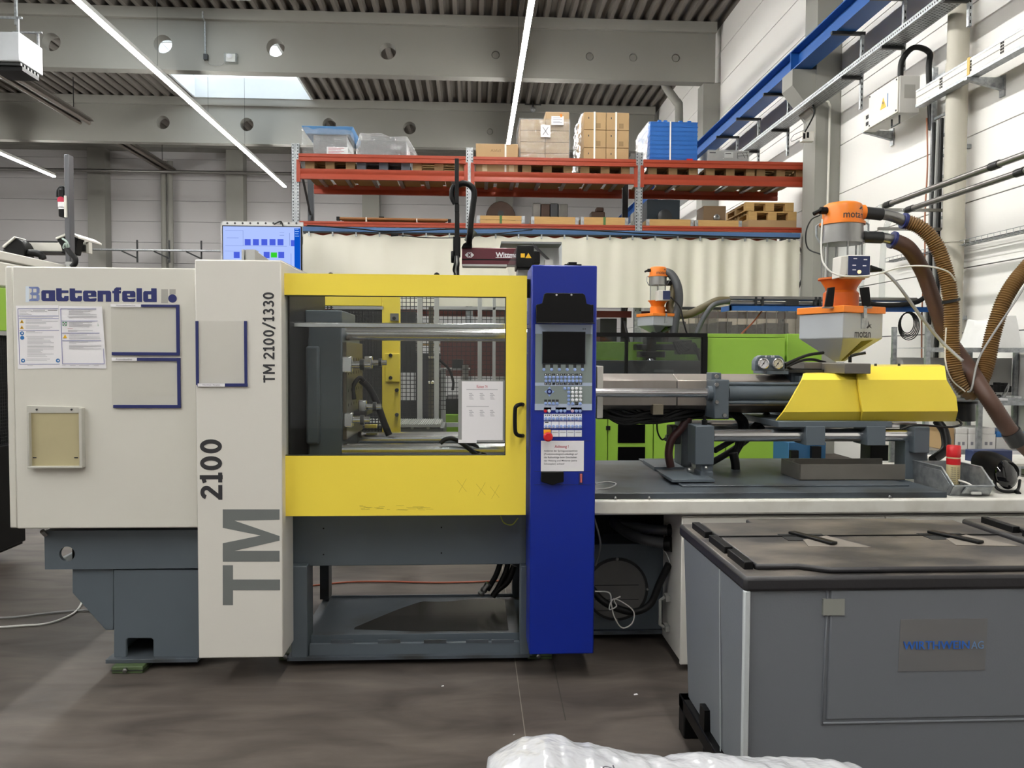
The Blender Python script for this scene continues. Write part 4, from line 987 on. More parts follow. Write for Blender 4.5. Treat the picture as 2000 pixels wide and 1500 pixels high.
MB().fp([(1838,722),(1846,722),(1849,742),(1865,775),(1868,803),(1863,817),(1838,817)], 4.06, 4.6).build('hood_end', yellow, mc, .003)
MB().box(at(1560,760,4.2).x, at(1845,760,4.2).x, 4.2, 4.62, at(1600,818,4.2).z, at(1600,735,4.2).z).build('drive_block', dgrey, mc)
q = MB()
for px in (1710, 1756): e = at(px, 713, 4.2); q.cyl((e.x, 4.2, e.z-.005), (e.x, 4.2, e.z+.008), .007, n=8)
q.build('hood_screw', gunmetal, mc)
# slide plate under the hopper
sl_m = M('worn_slide_steel', '6f6b66', .4, .5, var=.12); MB().fb(1571, 708, 1650, 721, 4.25, 4.7).build('slide_plate', sl_m, mc, .003); MB().fb(1650, 710, 1701, 730, 3.98, 4.6).build('slide_plate', sl_m, mc, .003); MB().fb(1520, 722, 1640, 728, 4.22, 4.6).build('slide_base', gunmetal, mc)
e = at(1660, 708, 4.25); q = MB().cyl((e.x, 4.25, e.z), (e.x, 4.25, e.z+.035), .01, n=8); q.tube([(e.x, 4.25, e.z+.035), (e.x+.03, 4.24, e.z+.045), (e.x+.075, 4.22, e.z+.055)], .008, 8); q.build('clamp_lever', black, mc)
# guide bars with stands and carriages
YG = 4.08
rodx(1392, 1785, 850, 12.5, YG, chrome, 'guide_bar', 24)
rodx(1340, 1785, 832, 12, 4.68, chrome, 'guide_bar', 20)
MB().fb(1358, 832, 1395, 908, YG-.07, YG+.08).fb(1370, 908, 1393, 925, YG-.05, YG+.06).fb(1368, 921, 1393, 938, YG-.06, YG+.06).build('guide_stand', dgrey, mc, .004)
q = MB(); q.cyl(at(1376, 833, YG), at(1376, 820, YG), .016, n=12); q.cyl(at(1376,820,YG), at(1376,812,YG), .009, n=12); q.build('lifting_screw', black, mc)
MB().fb(1331, 820, 1351, 915, 4.5, 4.66).build('guide_stand', dgrey_d, mc, .004)
MB().fb(1312, 936, 1396, 942, YG-.18, YG+.1).build('stand_plate', dgrey, mc, .002); MB().fb(1278, 912, 1336, 919, 4.4, 4.7).build('stand_plate', dgrey, mc, .002)
for a_, b_ in ((1575, 1612), (1694, 1730)):
    MB().fb(a_, 833, b_, 870, YG-.075, YG+.08).build('guide_carriage', dgrey, mc, .003)
MB().fb(1520, 823, 1743, 835, YG-.06, 4.62).build('carriage_plate', dgrey, mc, .003)
MB().fb(1786, 834, 1816, 885, YG-.07, YG+.08).fb(1768, 852, 1812, 936, YG-.02, YG+.09).build('guide_stand', dgrey, mc, .004)
q = MB()
for px, py in ((1379,914),(1346,918)): e = at(px, py, YG-.075); q.ball((e.x, e.y, e.z), .012, 10, 6)
q.build('stand_bolt', steel, mc)
# drip pan on the bed
a_ = rect(1562, 907, 1768, 934, 3.98)
q = MB().box(a_[0], a_[1], 3.98, 3.986, bedz+.011, a_[3]); q.box(a_[0]-.003, a_[0]+.003, 3.98, 4.22, bedz+.012, a_[3]); q.box(a_[0], a_[1], 4.21, 4.22, bedz+.012, a_[3]); q.box(a_[0], a_[1], 3.98, 4.22, bedz+.0105, bedz+.014)
q.build('drip_pan', M('dull_sheet_metal', '87837c', .4, .6, hx2='6d6962', scale=5), mc)
# cables under the barrel
random.seed(5)
for i in range(16):
    x = 1150+random.uniform(0, 120); y = 800+random.uniform(-2, 6)
    hose('barrel_cable', [(x, y, YA-.08), (x+40, y+14+random.uniform(-4,10), YA-.1), (x+95, y+10+random.uniform(-8,8), YA-.1), (1400+random.uniform(-5,30), 800+random.uniform(-6,10), YA-.02)], .007+random.uniform(0,.004), rubber, k=6, n=7)
for i in range(11):
    x = 1424+random.uniform(0, 22)
    hose('barrel_cable', [(x-16+random.uniform(-8,8), 796, YA), (x+random.uniform(-3,20), 822, YA-.06), (x+14, 850+random.uniform(-8,6), YA+.05), (1436+random.uniform(-4,5), 890, YA+.02), (1435+random.uniform(-4,4), 925, YA)], .006+random.uniform(0,.004), rubber, k=6, n=7)
hose('cable_boot', [(1432,885,YA-.02),(1436,905,YA-.02),(1437,935,YA-.02)], .026, rubber, n=12)
hose('oil_hose', [(1396,880,YA),(1420,866,YA+.05),(1450,848,YA+.1),(1480,826,YA+.1),(1500,805,YA+.1)], .017, rubber)
hose('oil_hose', [(1385,906,YA),(1420,886,YA+.05),(1455,862,YA+.1),(1490,832,YA+.1)], .019, rubber)
hose('oil_hose', [(1310,912,4.35),(1306,885,4.35),(1312,858,4.35),(1330,838,4.35),(1345,815,4.35)], .024, M('dark_red_hose', '3f2321', .4), n=12)
MB().fb(1313, 833, 1331, 868, 4.36, 4.5).build('valve_block', gunmetal, mc, .008); MB().cyl(at(1300,855,4.4), at(1318,858,4.4), .02, n=12).build('valve_plug', steel, mc)
hose('sensor_lead', [(1283,815,4.4),(1284,842,4.4),(1292,858,4.4),(1300,856,4.4)], .005, rubber, n=6)
MB().fb(1275, 790, 1296, 810, YA-.17, YA-.1).build('terminal_box', M('stained_box', '8d8470', .6), mc, .003)
MB().box(at(1166,806,YA).x, at(1420,806,YA).x, YA-.03, YA+.2, at(1300,818,YA).z, at(1300,800,YA).z).build('carriage_rail', black, mc)
hose('oil_hose', [(1830,822,4.5),(1845,845,4.45),(1846,878,4.4),(1822,898,4.35)], .026, rubber, n=12)
hose('sensor_lead', [(1760,838,4.0),(1790,830,3.98),(1850,834,3.98),(1876,830,4.0),(1874,822,4.05),(1866,818,4.1)], .006, rubber, n=6)
MB().fb(1700, 870, 1735, 900, 4.5, 4.62).build('motor_foot', black, mc)
q = MB().cyl(at(1885,788,4.45), at(1885,822,4.45), .055, n=18); q.build('drive_motor', gunmetal, mc); MB().cyl(at(1885,783,4.45), at(1885,788,4.45), .068, n=18).build('motor_rim', black, mc)
# pressure gauges
YQ = 4.16
gb = MB().fp([(1475,724),(1475,706),(1480,698),(1487,694),(1522,694),(1529,698),(1533,706),(1533,724)], YQ, YQ+.06).build('gauge_bracket', dgrey, mc, .004)
MB().fb(1497, 724, 1540, 731, YQ, YQ+.2).build('gauge_foot', dgrey, mc)
for px, m in ((1489, paper), (1517, M('yellowed_dial', 'd9d2b8', .5))):
    e = at(px, 710, YQ); R_ = 11*ppm(YQ)
    g = MB().lathe([(R_, 0), (R_, -.02), (R_*.86, -.022), (R_*.86, -.014)], (e.x, YQ, e.z), 'y', 28).build('gauge_rim', chrome, gb)
    MB().lathe([(R_*.86, -.002), (R_*.86, -.015)], (e.x, YQ, e.z), 'y', 28).build('gauge_dial', m, gb)
    q = MB().line((e.x-R_*.35, YQ-.0165, e.z-R_*.5), (e.x+R_*.25, YQ-.0165, e.z+R_*.4), .003, .001); q.cyl((e.x, YQ-.02, e.z), (e.x, YQ-.015, e.z), .004, n=8)
    for k in range(9):
        A = math.radians(-45+k*33.75); q.bar((e.x+R_*.62*math.cos(A), YQ-.0165, e.z+R_*.62*math.sin(A)), (e.x+R_*.76*math.cos(A), YQ-.0165, e.z+R_*.76*math.sin(A)), .0015, .001)
    q.build('gauge_needle', darkp, gb)
q = MB().ftext('0 - 25', 1494, 694.5, 1513, 698, YQ, bold=.03); q.build('lettering', paper, gb)
hose('gauge_hose', [(1533,712,YQ+.03),(1555,702,YQ+.1),(1580,693,YQ+.2),(1608,689,YQ+.25)], .009, rubber, n=8); hose('gauge_hose', [(1533,718,YQ+.03),(1560,706,YQ+.1),(1585,702,YQ+.2),(1612,708,YQ+.25)], .008, rubber, n=8); hose('gauge_hose', [(1533,714,YQ+.03),(1548,722,YQ+.08),(1570,727,YQ+.15)], .008, rubber, n=8)
# ================================================================ HOPPER LOADERS
def wrap_text(q, body, cx, cy, r, u0, u1, z0, z1, bold=.01):
    n = len(q.v); q.text(body, cx+u0, cx+u1, z0, z1, 0, bold=bold)
    q.v[n:] = [(x, cy - math.sqrt(max(r*r-(x-cx)**2, 1e-6)) - .0012, z) for x, y, z in q.v[n:]]
BIRD = [(0,.1),(.35,.45),(.25,.95),(.5,.5),(.95,.55),(.62,.35),(.98,.05),(.5,.2),(.2,.0)]
def loader(name, label, cat, group, cx, cy, zf, k, th, box_h, pyr_h, orange_top, side=.325):
    """vacuum loader on a square hopper; zf = height of the hopper flange, k = scale"""
    t = thing(name, label, cat, (cx, cy, zf), group); c = (cx, cy, zf)
    T = lambda prof: [(r*k, h*k) for r, h in prof]
    h = side/2*k; Rz = Matrix.Translation(Vector(c)) @ Matrix.Rotation(math.radians(th), 4, 'Z')
    q = MB().box(-h*1.07, h*1.07, -h*1.07, h*1.07, -.04*k, 0); q.xf(Rz); q.build('hopper_lid', orange, t, .004)
    b = -.04*k-box_h*k; e = b-pyr_h*k; s = .022*k
    q = MB().hexa([(-h,-h,b),(h,-h,b),(h,h,b),(-h,h,b),(-h,-h,-.04*k),(h,-h,-.04*k),(h,h,-.04*k),(-h,h,-.04*k)])
    q.hexa([(-s,-s,e),(s,-s,e),(s,s,e),(-s,s,e),(-h,-h,b),(h,-h,b),(h,h,b),(-h,h,b)]); q.xf(Rz); hb = q.build('hopper_body', hopper_g, t, .003, True, 20)
    q = MB().box(-.02*k, .02*k, -h-.006*k, -h, -.13*k, -.01*k); q.box(-.013*k, .013*k, -h-.014*k, -h-.006*k, -.07*k, -.0*k); q.xf(Rz); q.build('toggle_latch', zinc, t)
    def face(u, v): f_ = 1-v; w_ = h*f_+s*v; return (u*w_, -w_-.0012, b+(e-b)*v)
    q = MB().add([face(.05,.12), face(.62,.06), face(.35,.62), face(-.1,.97), face(-.75,.97)], [(4, 3, 2, 1, 0)]); q.xf(Rz); q.build('dark_sight_strip', M('smoky_black_sheet', '1a1a1c', .15, spec=.6), t)
    q = MB().lathe(T([(.1,0),(.1,.085),(.085,.1),(.09,.12),(.118,.165),(.13,.165),(.13,.175),(.105,.175)]), c, n=28); q.build('outlet_cone', orange_w if orange_top else orange, t)
    MB().lathe(T([(.106,.175),(.106,.385)]), c, n=28).build('sight_glass', sight, t)
    q = MB()
    for i in range(6):
        A = math.radians(20+60*i); x, y = cx+.113*k*math.cos(A), cy+.113*k*math.sin(A); q.cyl((x, y, zf+.17*k), (x, y, zf+.39*k), .005*k, n=6)
    q.build('tie_rod', steel, t)
    MB().lathe(T([(.112,.378),(.125,.378),(.125,.392),(.117,.392),(.117,.49),(.11,.49)]), c, n=32).build('filter_ring', steel, t)
    MB().lathe(T([(.112,.488),(.128,.488),(.128,.503),(.112,.506),(.112,.585),(.106,.606),(.09,.616),(.0,.62)]), c, n=32).build('motor_head', orange, t)
    q = MB()
    for A in (-15, 165, 75):
        a = math.radians(A); u = Vector((math.cos(a), math.sin(a), 0)); o = Vector(c)
        q.tube([o+u*.13*k+Vector((0,0,.5*k)), o+u*.145*k+Vector((0,0,.49*k)), o+u*.145*k+Vector((0,0,.43*k)), o+u*.125*k+Vector((0,0,.39*k))], .006*k, 6)
    q.build('clamp_hook', zinc, t)
    q = MB().cyl((cx-.105*k, cy-.02, zf+.57*k), (cx-.145*k, cy-.02, zf+.57*k), .022*k, n=10); q.cyl((cx-.145*k, cy-.02, zf+.57*k), (cx-.185*k, cy-.02, zf+.55*k), .012*k, n=8); q.build('plug', black, t)
    q = MB(); wrap_text(q, 'motan', cx, cy, .112*k, -.045*k, .085*k, zf+.515*k, zf+.55*k); q.build('lettering', darkp, t, 0, False)
    q = MB(); q.prism([(cx+(.05+.035*u)*k, zf+(.565+.035*w)*k) for u, w in BIRD], 'y', 0, .0001); q.v = [(x, cy-math.sqrt((.112*k)**2-(x-cx)**2)-.0012-y, z) for x, y, z in q.v]; q.build('emblem', darkp, t, 0, False)
    return t, Rz, h
HY = 4.5; zf = at(1640, 601, HY).z; hx = at(1641, 640, HY).x
t, Rz, hh = loader('hopper_loader', 'orange and grey material hopper with vacuum loader standing on the yellow hood', 'hopper', None, hx, HY, zf, 1.0, 22.8, .145, .135, True)
q = MB().text('motan', -hh+.093, -hh+.225, -.182, -.142, -hh-.0008, bold=.012); q.xf(Rz); q.build('lettering', darkp, t, 0, False)
q = MB().prism([(-hh+.19+.045*u, -.128+.045*w) for u, w in BIRD], 'y', -hh-.001, -hh); q.xf(Rz); q.build('emblem', darkp, t, 0, False)
# dusty mark left by a removed flap on the cone
for px0, px1, lean in ((1611, 1628, 6), (1686, 1702, -6)):
    q = MB().fp([(px0+lean, 562), (px1+lean*.6, 560), (px1, 598), (px0, 600)], HY-.16, HY-.145); q.build('black_paddle', black, t, .004)
    MB().fb(px0-2, 599, px1+2, 602, HY-.165, HY-.14).build('paddle_foot', steel, t)
ob = MB().fp([(1642,500),(1657,499),(1655,536),(1640,543)], HY-.2, HY-.1).fb(1655, 498, 1700, 542, HY-.2, HY-.1).build('control_box', cream_w, t, .005)
MB().fb(1657, 500, 1699, 537, HY-.204, HY-.2).build('control_face', M('dark_blue_face', '1f2c55', .4), ob)
q = MB()
for px, py in ((1670,505),(1690,507),(1668,518),(1688,519),(1668,527)): q.fb(px-3, py-1, px+4, py+1, HY-.2046, HY-.204)
q.build('control_print', paper, ob); e = at(1678, 531, HY-.204); MB().lathe([(.011,0),(.011,-.004),(.007,-.006)], (e.x, HY-.204, e.z), 'y', 12).build('lit_button', glow('warm_pilot_lamp', 'ffd9a0', 1.4), ob)
MB().cyl(at(1700,525,HY-.15), at(1726,528,HY-.15), .022, .006, 12).build('cable_gland', black, t)
z1, z2 = at(1690,415,HY).z, at(1690,464,HY).z
MB().cyl((hx+.1, HY, z1), (hx+.13, HY, z1), .045, n=16).build('suction_stub', orange, t)
q = MB().tube(spline([(hx+.12, HY, z1), at(1720,418,HY), at(1745,423,HY), at(1766,432,HY)], 5), .032, 14); q.build('suction_pipe', steel, t)
MB().cyl((hx+.125, HY, z1), at(1722,419,HY), .036, n=14).build('rubber_sleeve', gunmetal, t)
q = MB().tube(spline([(hx+.1, HY-.02, z2), at(1722,464,HY-.02), at(1742,468,HY-.02)], 4), .03, 14); q.build('feed_pipe', steel, t)
MB().cyl((hx+.11, HY-.02, z2), at(1722,464,HY-.02), .035, n=14).build('rubber_sleeve', gunmetal, t)
hose('filter_lead', [(1602,420,HY-.05),(1584,430,HY-.05),(1574,455,HY-.05),(1578,485,HY-.05),(1604,497,HY-.12)], .004, rubber, t, n=6)
hose('white_lead', [(1606,428,HY-.12),(1604,490,HY-.14),(1612,520,HY-.18),(1640,538,HY-.22),(1700,538,HY-.25),(1760,522,HY-.25),(1810,520,HY-.28),(1850,530,HY-.28),(1866,548,HY-.25)], .005, cable_w, t, n=6)
# hoses
def hose_thing(label, pix, r, m, kind='conveying_hose', rib=True, pitch=.014, extra=None):
    p = at(*pix[0]); t = thing(kind, label, 'hose', p)
    if rib: ribbed('ribbed_tube', pix, r, m, t, pitch, .2, 16)
    else: ribbed('hose_tube', pix, r, m, t, pitch, .05, 16)
    return t
t1 = hose_thing('ochre ribbed hose looping down from the loader head and rising again at the right edge', [(1768,432,HY),(1800,446,HY-.03),(1829,480,HY-.06),(1848,535,HY-.08),(1858,600,HY-.1),(1859,680,HY-.1),(1868,735,HY-.12),(1890,766,HY-.14),(1908,758,HY-.14),(1926,715,HY-.12),(1940,650,HY-.1),(1962,585,HY-.1),(1995,535,HY-.1),(2040,500,HY-.1),Vector((3.9,4.45,2.32)),Vector((4.6,4.6,2.4)),Vector((5.2,4.9,2.48)),Vector((5.74,5.2,2.55))], .041, hose_o)
MB().cyl(at(1763,431,HY), at(1768,432,HY), .047, n=16).build('hose_clip', navy, t1); MB().cyl(at(1857,585,HY-.1), at(1858,590,HY-.1), .05, n=16).build('hose_clip', gunmetal, t1)
t2 = hose_thing('smooth reddish brown hose falling diagonally to the right edge past the ribbed hose', [(1744,469,HY-.02),(1775,486,HY),(1803,532,HY+.08),(1824,590,HY+.08),(1845,650,HY+.06),(1868,685,HY+.05),(1893,720,HY-.09),(1915,755,HY-.23),(1940,793,HY-.3),(1975,845,HY-.3),(2030,905,HY-.3),Vector((3.25,4.2,.72)),Vector((3.36,4.2,.4)),Vector((3.4,4.2,.05))], .044, hose_r, rib=False)
MB().cyl(at(1741,468,HY-.02), at(1746,469.5,HY-.02), .052, n=16).build('hose_clip', navy, t2); MB().cyl(at(1974,843,HY-.3), at(1990,866,HY-.3), .052, n=16).build('hose_cuff', gunmetal, t2)
t3 = thing('signal_cable', 'grey cable running from the loader control box down behind the ribbed hoses', 'cable', at(1726, 528, HY-.15))
hose('cable', [(1722,527,HY-.15),(1738,540,HY-.17),(1760,565,HY-.2),(1800,620,HY-.2),(1840,668,HY-.22),(1880,705,HY-.33)], .009, cable_g, t3)
hose('white_lead', [(1848,640,HY-.14),(1846,700,HY-.15),(1858,740,HY-.2),(1885,765,HY-.22)], .004, cable_w, t3, n=6); hose('white_lead', [(1890,766,HY-.22),(1898,758,HY-.24),(1910,705,HY-.2),(1935,660,HY-.18),(1985,585,HY-.18),(2010,545,HY-.18)], .006, cable_g, t3, n=6)

# ================================================================ PAPERS AND HOLDERS ON THE END COVER
def sheet_box(q, px0, py0, px1, py1, Y, th=.0005): return q.fb(px0, py0, px1, py1, Y-th, Y)
YS = YC-.001
def lines(q, rows, Y):
    for x0_, x1_, y_, h_ in rows: q.fb(x0_, y_, x1_, y_+h_, Y-.0004, Y)
def sp(cx, cy): return 20+cx/10, 590+cy/10
t = thing('instruction_sheet', 'white operating instruction sheet with blue borders, left of the pair taped to the cover', 'notice', at(75, 655, YS))
MB().fp([(31,597),(114,596),(119,719),(35,721)], YS-.0008, YS).build('sheet', paper, t)
def frame_lines(q, pts, Y, w=.0030):
    for a_, b_ in pts: q.line(at(*sp(*a_), Y), at(*sp(*b_), Y), w*.8)
q = MB(); Y1 = YS-.001
frame_lines(q, [((150,130),(185,1215)),((150,130),(935,130)),((185,1215),(965,1210)),((165,272),(945,272)),((168,322),(945,322)),((180,555),(955,552))], Y1); q.build('blue_rule', inkb, t, 0, False)
q = MB(); rr_ = random.Random(3)
def para(q, x0_, x1_, y0_, n, dy, ind=0):
    for i in range(n):
        e_ = x1_ if rr_.random() < .5 else x0_+(x1_-x0_)*rr_.uniform(.35, .95)
        q.line(at(*sp(x0_+ind*(i > 0), y0_+i*dy), Y1), at(*sp(e_, y0_+i*dy), Y1), .0013, .0004)
para(q, 180, 420, 170, 4, 25); para(q, 190, 830, 300, 1, 20); para(q, 300, 930, 350, 4, 23); para(q, 300, 900, 465, 3, 25); para(q, 310, 760, 575, 2, 24); para(q, 310, 850, 670, 17, 24.5, 25); para(q, 315, 850, 1112, 2, 28); para(q, 340, 440, 1240, 1, 10)
q.build('small_print', ink, t, 0, False)
q = MB(); q.line(at(*sp(440,160),Y1), at(*sp(680,160),Y1), .0016, .0004); q.line(at(*sp(400,188),Y1), at(*sp(720,188),Y1), .0016, .0004); q.line(at(*sp(735,160),Y1), at(*sp(920,160),Y1), .0022, .0004); q.build('heading', inkd, t, 0, False)
def tri(q, cx, cy, s_, Y): q.prism([(at(*sp(cx+u*s_, cy+w*s_), Y).x, at(*sp(cx+u*s_, cy+w*s_), Y).z) for u, w in ((-1,.9),(1,.9),(0,-.9))], 'y', Y-.0005, Y)
for cy in (375, 490): q = MB(); tri(q, 227, cy, 40, Y1); q.build('warning_triangle', signy, t, 0, False)
q = MB()
for cy in (382, 497): tri(q, 227, cy, 16, Y1-.0005)
q.build('triangle_mark', darkp, t, 0, False)
def disc(q, cx, cy, r_, Y): e_ = at(*sp(cx, cy), Y); q.lathe([(r_/10*ppm(Y), 0), (r_/10*ppm(Y), -.0005)], (e_.x, Y, e_.z), 'y', 16)
for cx, cy in ((230,610),(235,697),(250,1143),(932,1143)): q = MB(); disc(q, cx, cy, 38, Y1); q.build('mandatory_disc', signb, t, 0, False)
q = MB()
for cx, cy in ((230,610),(250,1143),(932,1143)): disc(q, cx+3, cy-2, 15, Y1-.0005)
q.build('disc_mark', paper, t, 0, False)
t = thing('instruction_sheet', 'white instruction sheet with green first aid signs, right of the pair on the cover', 'notice', at(160, 655, YS))
def curl(u, v):
    a_ = at(115+86*u+4*v*u+3*v, 597.5+121*v+1.5*u, YS-.0015); return (a_.x, a_.y-.012*max(0, u-.7)**2*8*(1-v)-.0008, a_.z)
MB().grid(curl, 12, 12).build('sheet', paper, t)
q = MB(); Y1 = YS-.004
frame_lines(q, [((985,130),(1020,1205)),((985,130),(1785,132)),((1785,132),(1835,1205)),((1020,1205),(1838,1205)),((1005,370),(1800,370)),((1012,607),(1808,607)),((1018,757),(1815,757))], Y1); q.build('blue_rule', inkb, t, 0, False)
q = MB(); para(q, 1120, 1760, 155, 5, 22, 20); para(q, 1120, 1765, 275, 2, 25, 20); para(q, 1150, 1600, 395, 5, 22); para(q, 1130, 1610, 555, 2, 15); para(q, 1150, 1785, 640, 4, 26); para(q, 1150, 1520, 780, 2, 22); para(q, 1150, 1780, 840, 4, 24); para(q, 1010, 1140, 1230, 1, 1); para(q, 1170, 1290, 1240, 1, 1); para(q, 1345, 1540, 1240, 1, 1); para(q, 1630, 1730, 1240, 1, 1); q.build('small_print', ink, t, 0, False)
MB().line(at(*sp(1120,518),Y1), at(*sp(1220,518),Y1), .0014, .0004).build('red_line', inkr, t)
MB().fb(*sp(1020,388), *sp(1100,462), Y1-.0005, Y1).build('first_aid_sign', signg, t, 0, False); MB().fb(*sp(1710,392), *sp(1788,468), Y1-.0005, Y1).build('first_aid_sign', signg, t, 0, False)
q = MB(); q.fb(*sp(1047,392), *sp(1073,458), Y1-.001, Y1-.0005); q.fb(*sp(1026,412), *sp(1094,438), Y1-.001, Y1-.0005); q.line(at(*sp(1735,405),Y1-.0007), at(*sp(1735,435),Y1-.0007), .003, .0005); q.line(at(*sp(1735,435),Y1-.0007), at(*sp(1765,455),Y1-.0007), .003, .0005); q.build('sign_mark', paper, t, 0, False)
q = MB(); tri(q, 1070, 667, 40, Y1); q.build('warning_triangle', signy, t, 0, False)
# magnetic document frames
def doc_frame(label, pocket_px, bars, tag_px, Y, words):
    c_ = at((pocket_px[0]+pocket_px[2])/2, (pocket_px[1]+pocket_px[3])/2, Y)
    t = thing('document_pocket', label, 'document pocket', c_, 'clear pockets with navy edges')
    x0, x1, z0, z1 = rect(*pocket_px, Y)
    def f(u, v):
        w = .0018*math.sin(5*u+3*v)*math.sin(PI*u)*math.sin(PI*v) + .0015*math.sin(9*v-4*u)*math.sin(PI*u)*math.sin(PI*v)
        return (x0+(x1-x0)*u, Y-.0045-w, z0+(z1-z0)*v)
    MB().grid(f, 16, 16).build('clear_pocket', pocket, t)
    q = MB()
    for i, b_ in enumerate(bars): q.fb(*b_, Y-.008-.0003*i, Y)
    q.build('edge_strip', navy, t)
    MB().fb(*tag_px, Y-.0095, Y-.008).build('title_tag', paper, t)
    a_ = rect(*tag_px, Y-.0095); MB().text(words, a_[0]+(a_[1]-a_[0])*.18, a_[0]+(a_[1]-a_[0])*.82, a_[2]+(a_[3]-a_[2])*.25, a_[2]+(a_[3]-a_[2])*.75, Y-.0095).build('lettering', inkd, t, 0, False)
    return t
doc_frame('empty clear pocket with navy edges, upper of the two beside the notices', (218,597,349,694), [(275,595,349,599.5),(344,595,350,694),(218,688,350,694)], (216,594,275,599.5), YC, 'Wartungsplanmaschine')
doc_frame('empty clear pocket with navy edges, lower of the two beside the notices', (219,701,351,797), [(267,699,351,705),(346,699,352,797),(221,791,352,797)], (218,698.5,267,705), YC, 'Prozessdatenblatt')
doc_frame('upright clear pocket with navy edges on the tall panel', (384,627,481,754), [(382,627,387,752),(477,627,482,754),(385,749,483,755)], (386,749,439,755), YP, 'Checkliste / Rüstplan')
# sheet metal document tray
t = thing('document_tray', 'shallow grey metal document tray with yellowed inside on the cover', 'document tray', at(106, 855, YC))
MB().fb(55, 806, 157, 913, YC-.012, YC).build('inner_board', M('yellowed_board', 'b5ab85', .7, hx2='a89e7c', scale=7), t)
grey_t = M('matt_grey_tray', 'b5b3aa', .45, var=.04)
q = MB().fb(53, 806, 57, 914, YC-.032, YC).fb(154, 797, 160, 914, YC-.032, YC).fb(53, 911, 160, 915, YC-.034, YC).fp([(52,792),(158,795),(158,806),(155,807),(57,807),(52,806)], YC-.016, YC)
q.build('tray_frame', grey_t, t, .002)
q = MB()
for px in (72, 140): e = at(px, 800, YC-.016); q.cyl((e.x, YC-.019, e.z), (e.x, YC-.016, e.z), .005, n=8)
q.build('tray_screw', gunmetal, t)
q = MB(); q.fb(64, 893, 71, 895, YC-.0135, YC-.012); q.fb(145, 893, 152, 895, YC-.0135, YC-.012); q.build('slot', gunmetal, t)
# sheet in a grey clip frame on the door glass
YW = YD+.018
t = thing('door_sheet', 'printed sheet in a grey frame on the lower right of the door window', 'notice', at(940, 803, YW))
MB().fb(895, 743, 989, 864, YW-.003, YW).build('grey_frame', M('grey_sheet_frame', '8e8f8d', .5), t)
MB().fb(902, 745, 982, 860, YW-.0045, YW-.003).build('sheet', paper, t)
MB().fb(895, 859, 931, 865, YW-.006, YW-.003).build('title_tag', paper, t)
q = MB().ftext('Rüsten', 931, 752, 945, 758, YW-.0045); q.ftext('TM', 947, 753, 952, 758, YW-.0045); q.build('lettering', inkr, t, 0, False)
q = MB(); q.fb(911, 760.5, 972, 761.2, YW-.005, YW-.0045); q.fb(911, 793.5, 955, 794.2, YW-.005, YW-.0045)
for cx in (916, 937, 957):
    for k in range(6): q.fb(cx+(k%2), 768+k*2.2, cx+6+(k%3)*1.6, 768.6+k*2.2, YW-.005, YW-.0045); q.fb(cx+(k%2), 801+k*2.2, cx+6+(k%3)*1.6, 801.6+k*2.2, YW-.005, YW-.0045)
q.build('small_print', ink, t, 0, False)
# Achtung notice on the blue cabinet
t = thing('warning_notice', 'white notice with red heading stuck on the blue control cabinet', 'notice', at(1098, 890, YP))
q = MB(); cpr(q, 117, 1063, 487, 1325, YP-.0016, YP-.0006); q.build('sheet', paper, t)
Yn = YP-.0016
MB().ftext('Achtung !', *cpx(235, 1100), *cpx(355, 1132), Yn, bold=.005).build('heading', inkr, t, 0, False)
q = MB()
for i, (s_, x1_) in enumerate((('Anfahren der Spritzgussmaschinen', 432), ('(Produktionsbeginn) unbedingt auf', 432), ('die Reihenfolge beim Einschalten', 425), ('der Heizung und Motoren (siehe', 428), ('Schutzplan) achten!', 318))):
    q.ftext(s_, *cpx(144, 1142+28*i), *cpx(x1_, 1162+28*i), Yn, bold=.003)
q.build('lettering', inkd, t, 0, False)

# ================================================================ ON THE WORKTOP
ZT = zt_
t = thing('steel_storage_bin', 'galvanised open-fronted steel bin on the right end of the worktop', 'storage bin', (2.4, 3.88, ZT))
X0, X1, Ya, Yb = at(1862,976,3.7).x, at(1941,976,3.7).x, 3.70, 4.06
side = [(Yb+.01, ZT+.135), (Ya+.1, ZT+.135), (Ya, ZT+.055), (Ya+.035, ZT+.002), (Yb-.02, ZT+.002)]
for x in (X0, X1-.003): 
    MB().prism(side, 'x', x, x+.003).build('side_wall', zinc, t)
q = MB().prism([(Yb-.05, ZT+.118), (Ya+.105, ZT+.118), (Ya+.025, ZT+.055), (Ya+.05, ZT+.025), (Yb-.05, ZT+.025)], 'x', X0-.002, X0); q.build('pressed_panel', zinc, t, .001)
q = MB().box(X0, X1, Ya+.035, Yb-.02, ZT+.001, ZT+.004).box(X0, X1, Yb-.02, Yb-.017, ZT+.002, ZT+.135); q.hexa([(X0,Ya+.033,ZT+.002),(X1,Ya+.033,ZT+.002),(X1,Ya+.037,ZT+.002),(X0,Ya+.037,ZT+.002),(X0,Ya,ZT+.055),(X1,Ya,ZT+.055),(X1,Ya+.004,ZT+.055),(X0,Ya+.004,ZT+.055)]); q.build('tray', zinc, t)
q = MB()
for x in (X0, X1): q.tube([(x, p[0], p[1]) for p in side[:3]], .005, 8)
q.tube([(X0, Ya, ZT+.055), (X1, Ya, ZT+.055)], .005, 8); q.build('rolled_rim', zinc, t)
q = MB().hexa([(X0+.05,Ya+.008,ZT+.015),(X1-.02,Ya+.008,ZT+.015),(X1-.02,Ya+.02,ZT+.015),(X0+.05,Ya+.02,ZT+.015),(X0+.06,Ya-.012,ZT+.05),(X1-.03,Ya-.012,ZT+.05),(X1-.03,Ya,ZT+.05),(X0+.06,Ya,ZT+.05)]); q.build('label_holder', zinc, t, .002)
MB().fb(1899, 961, 1917, 966, Ya-.0145, Ya-.005).build('bin_label', M('grey_label', 'c5c5c0', .6), t)
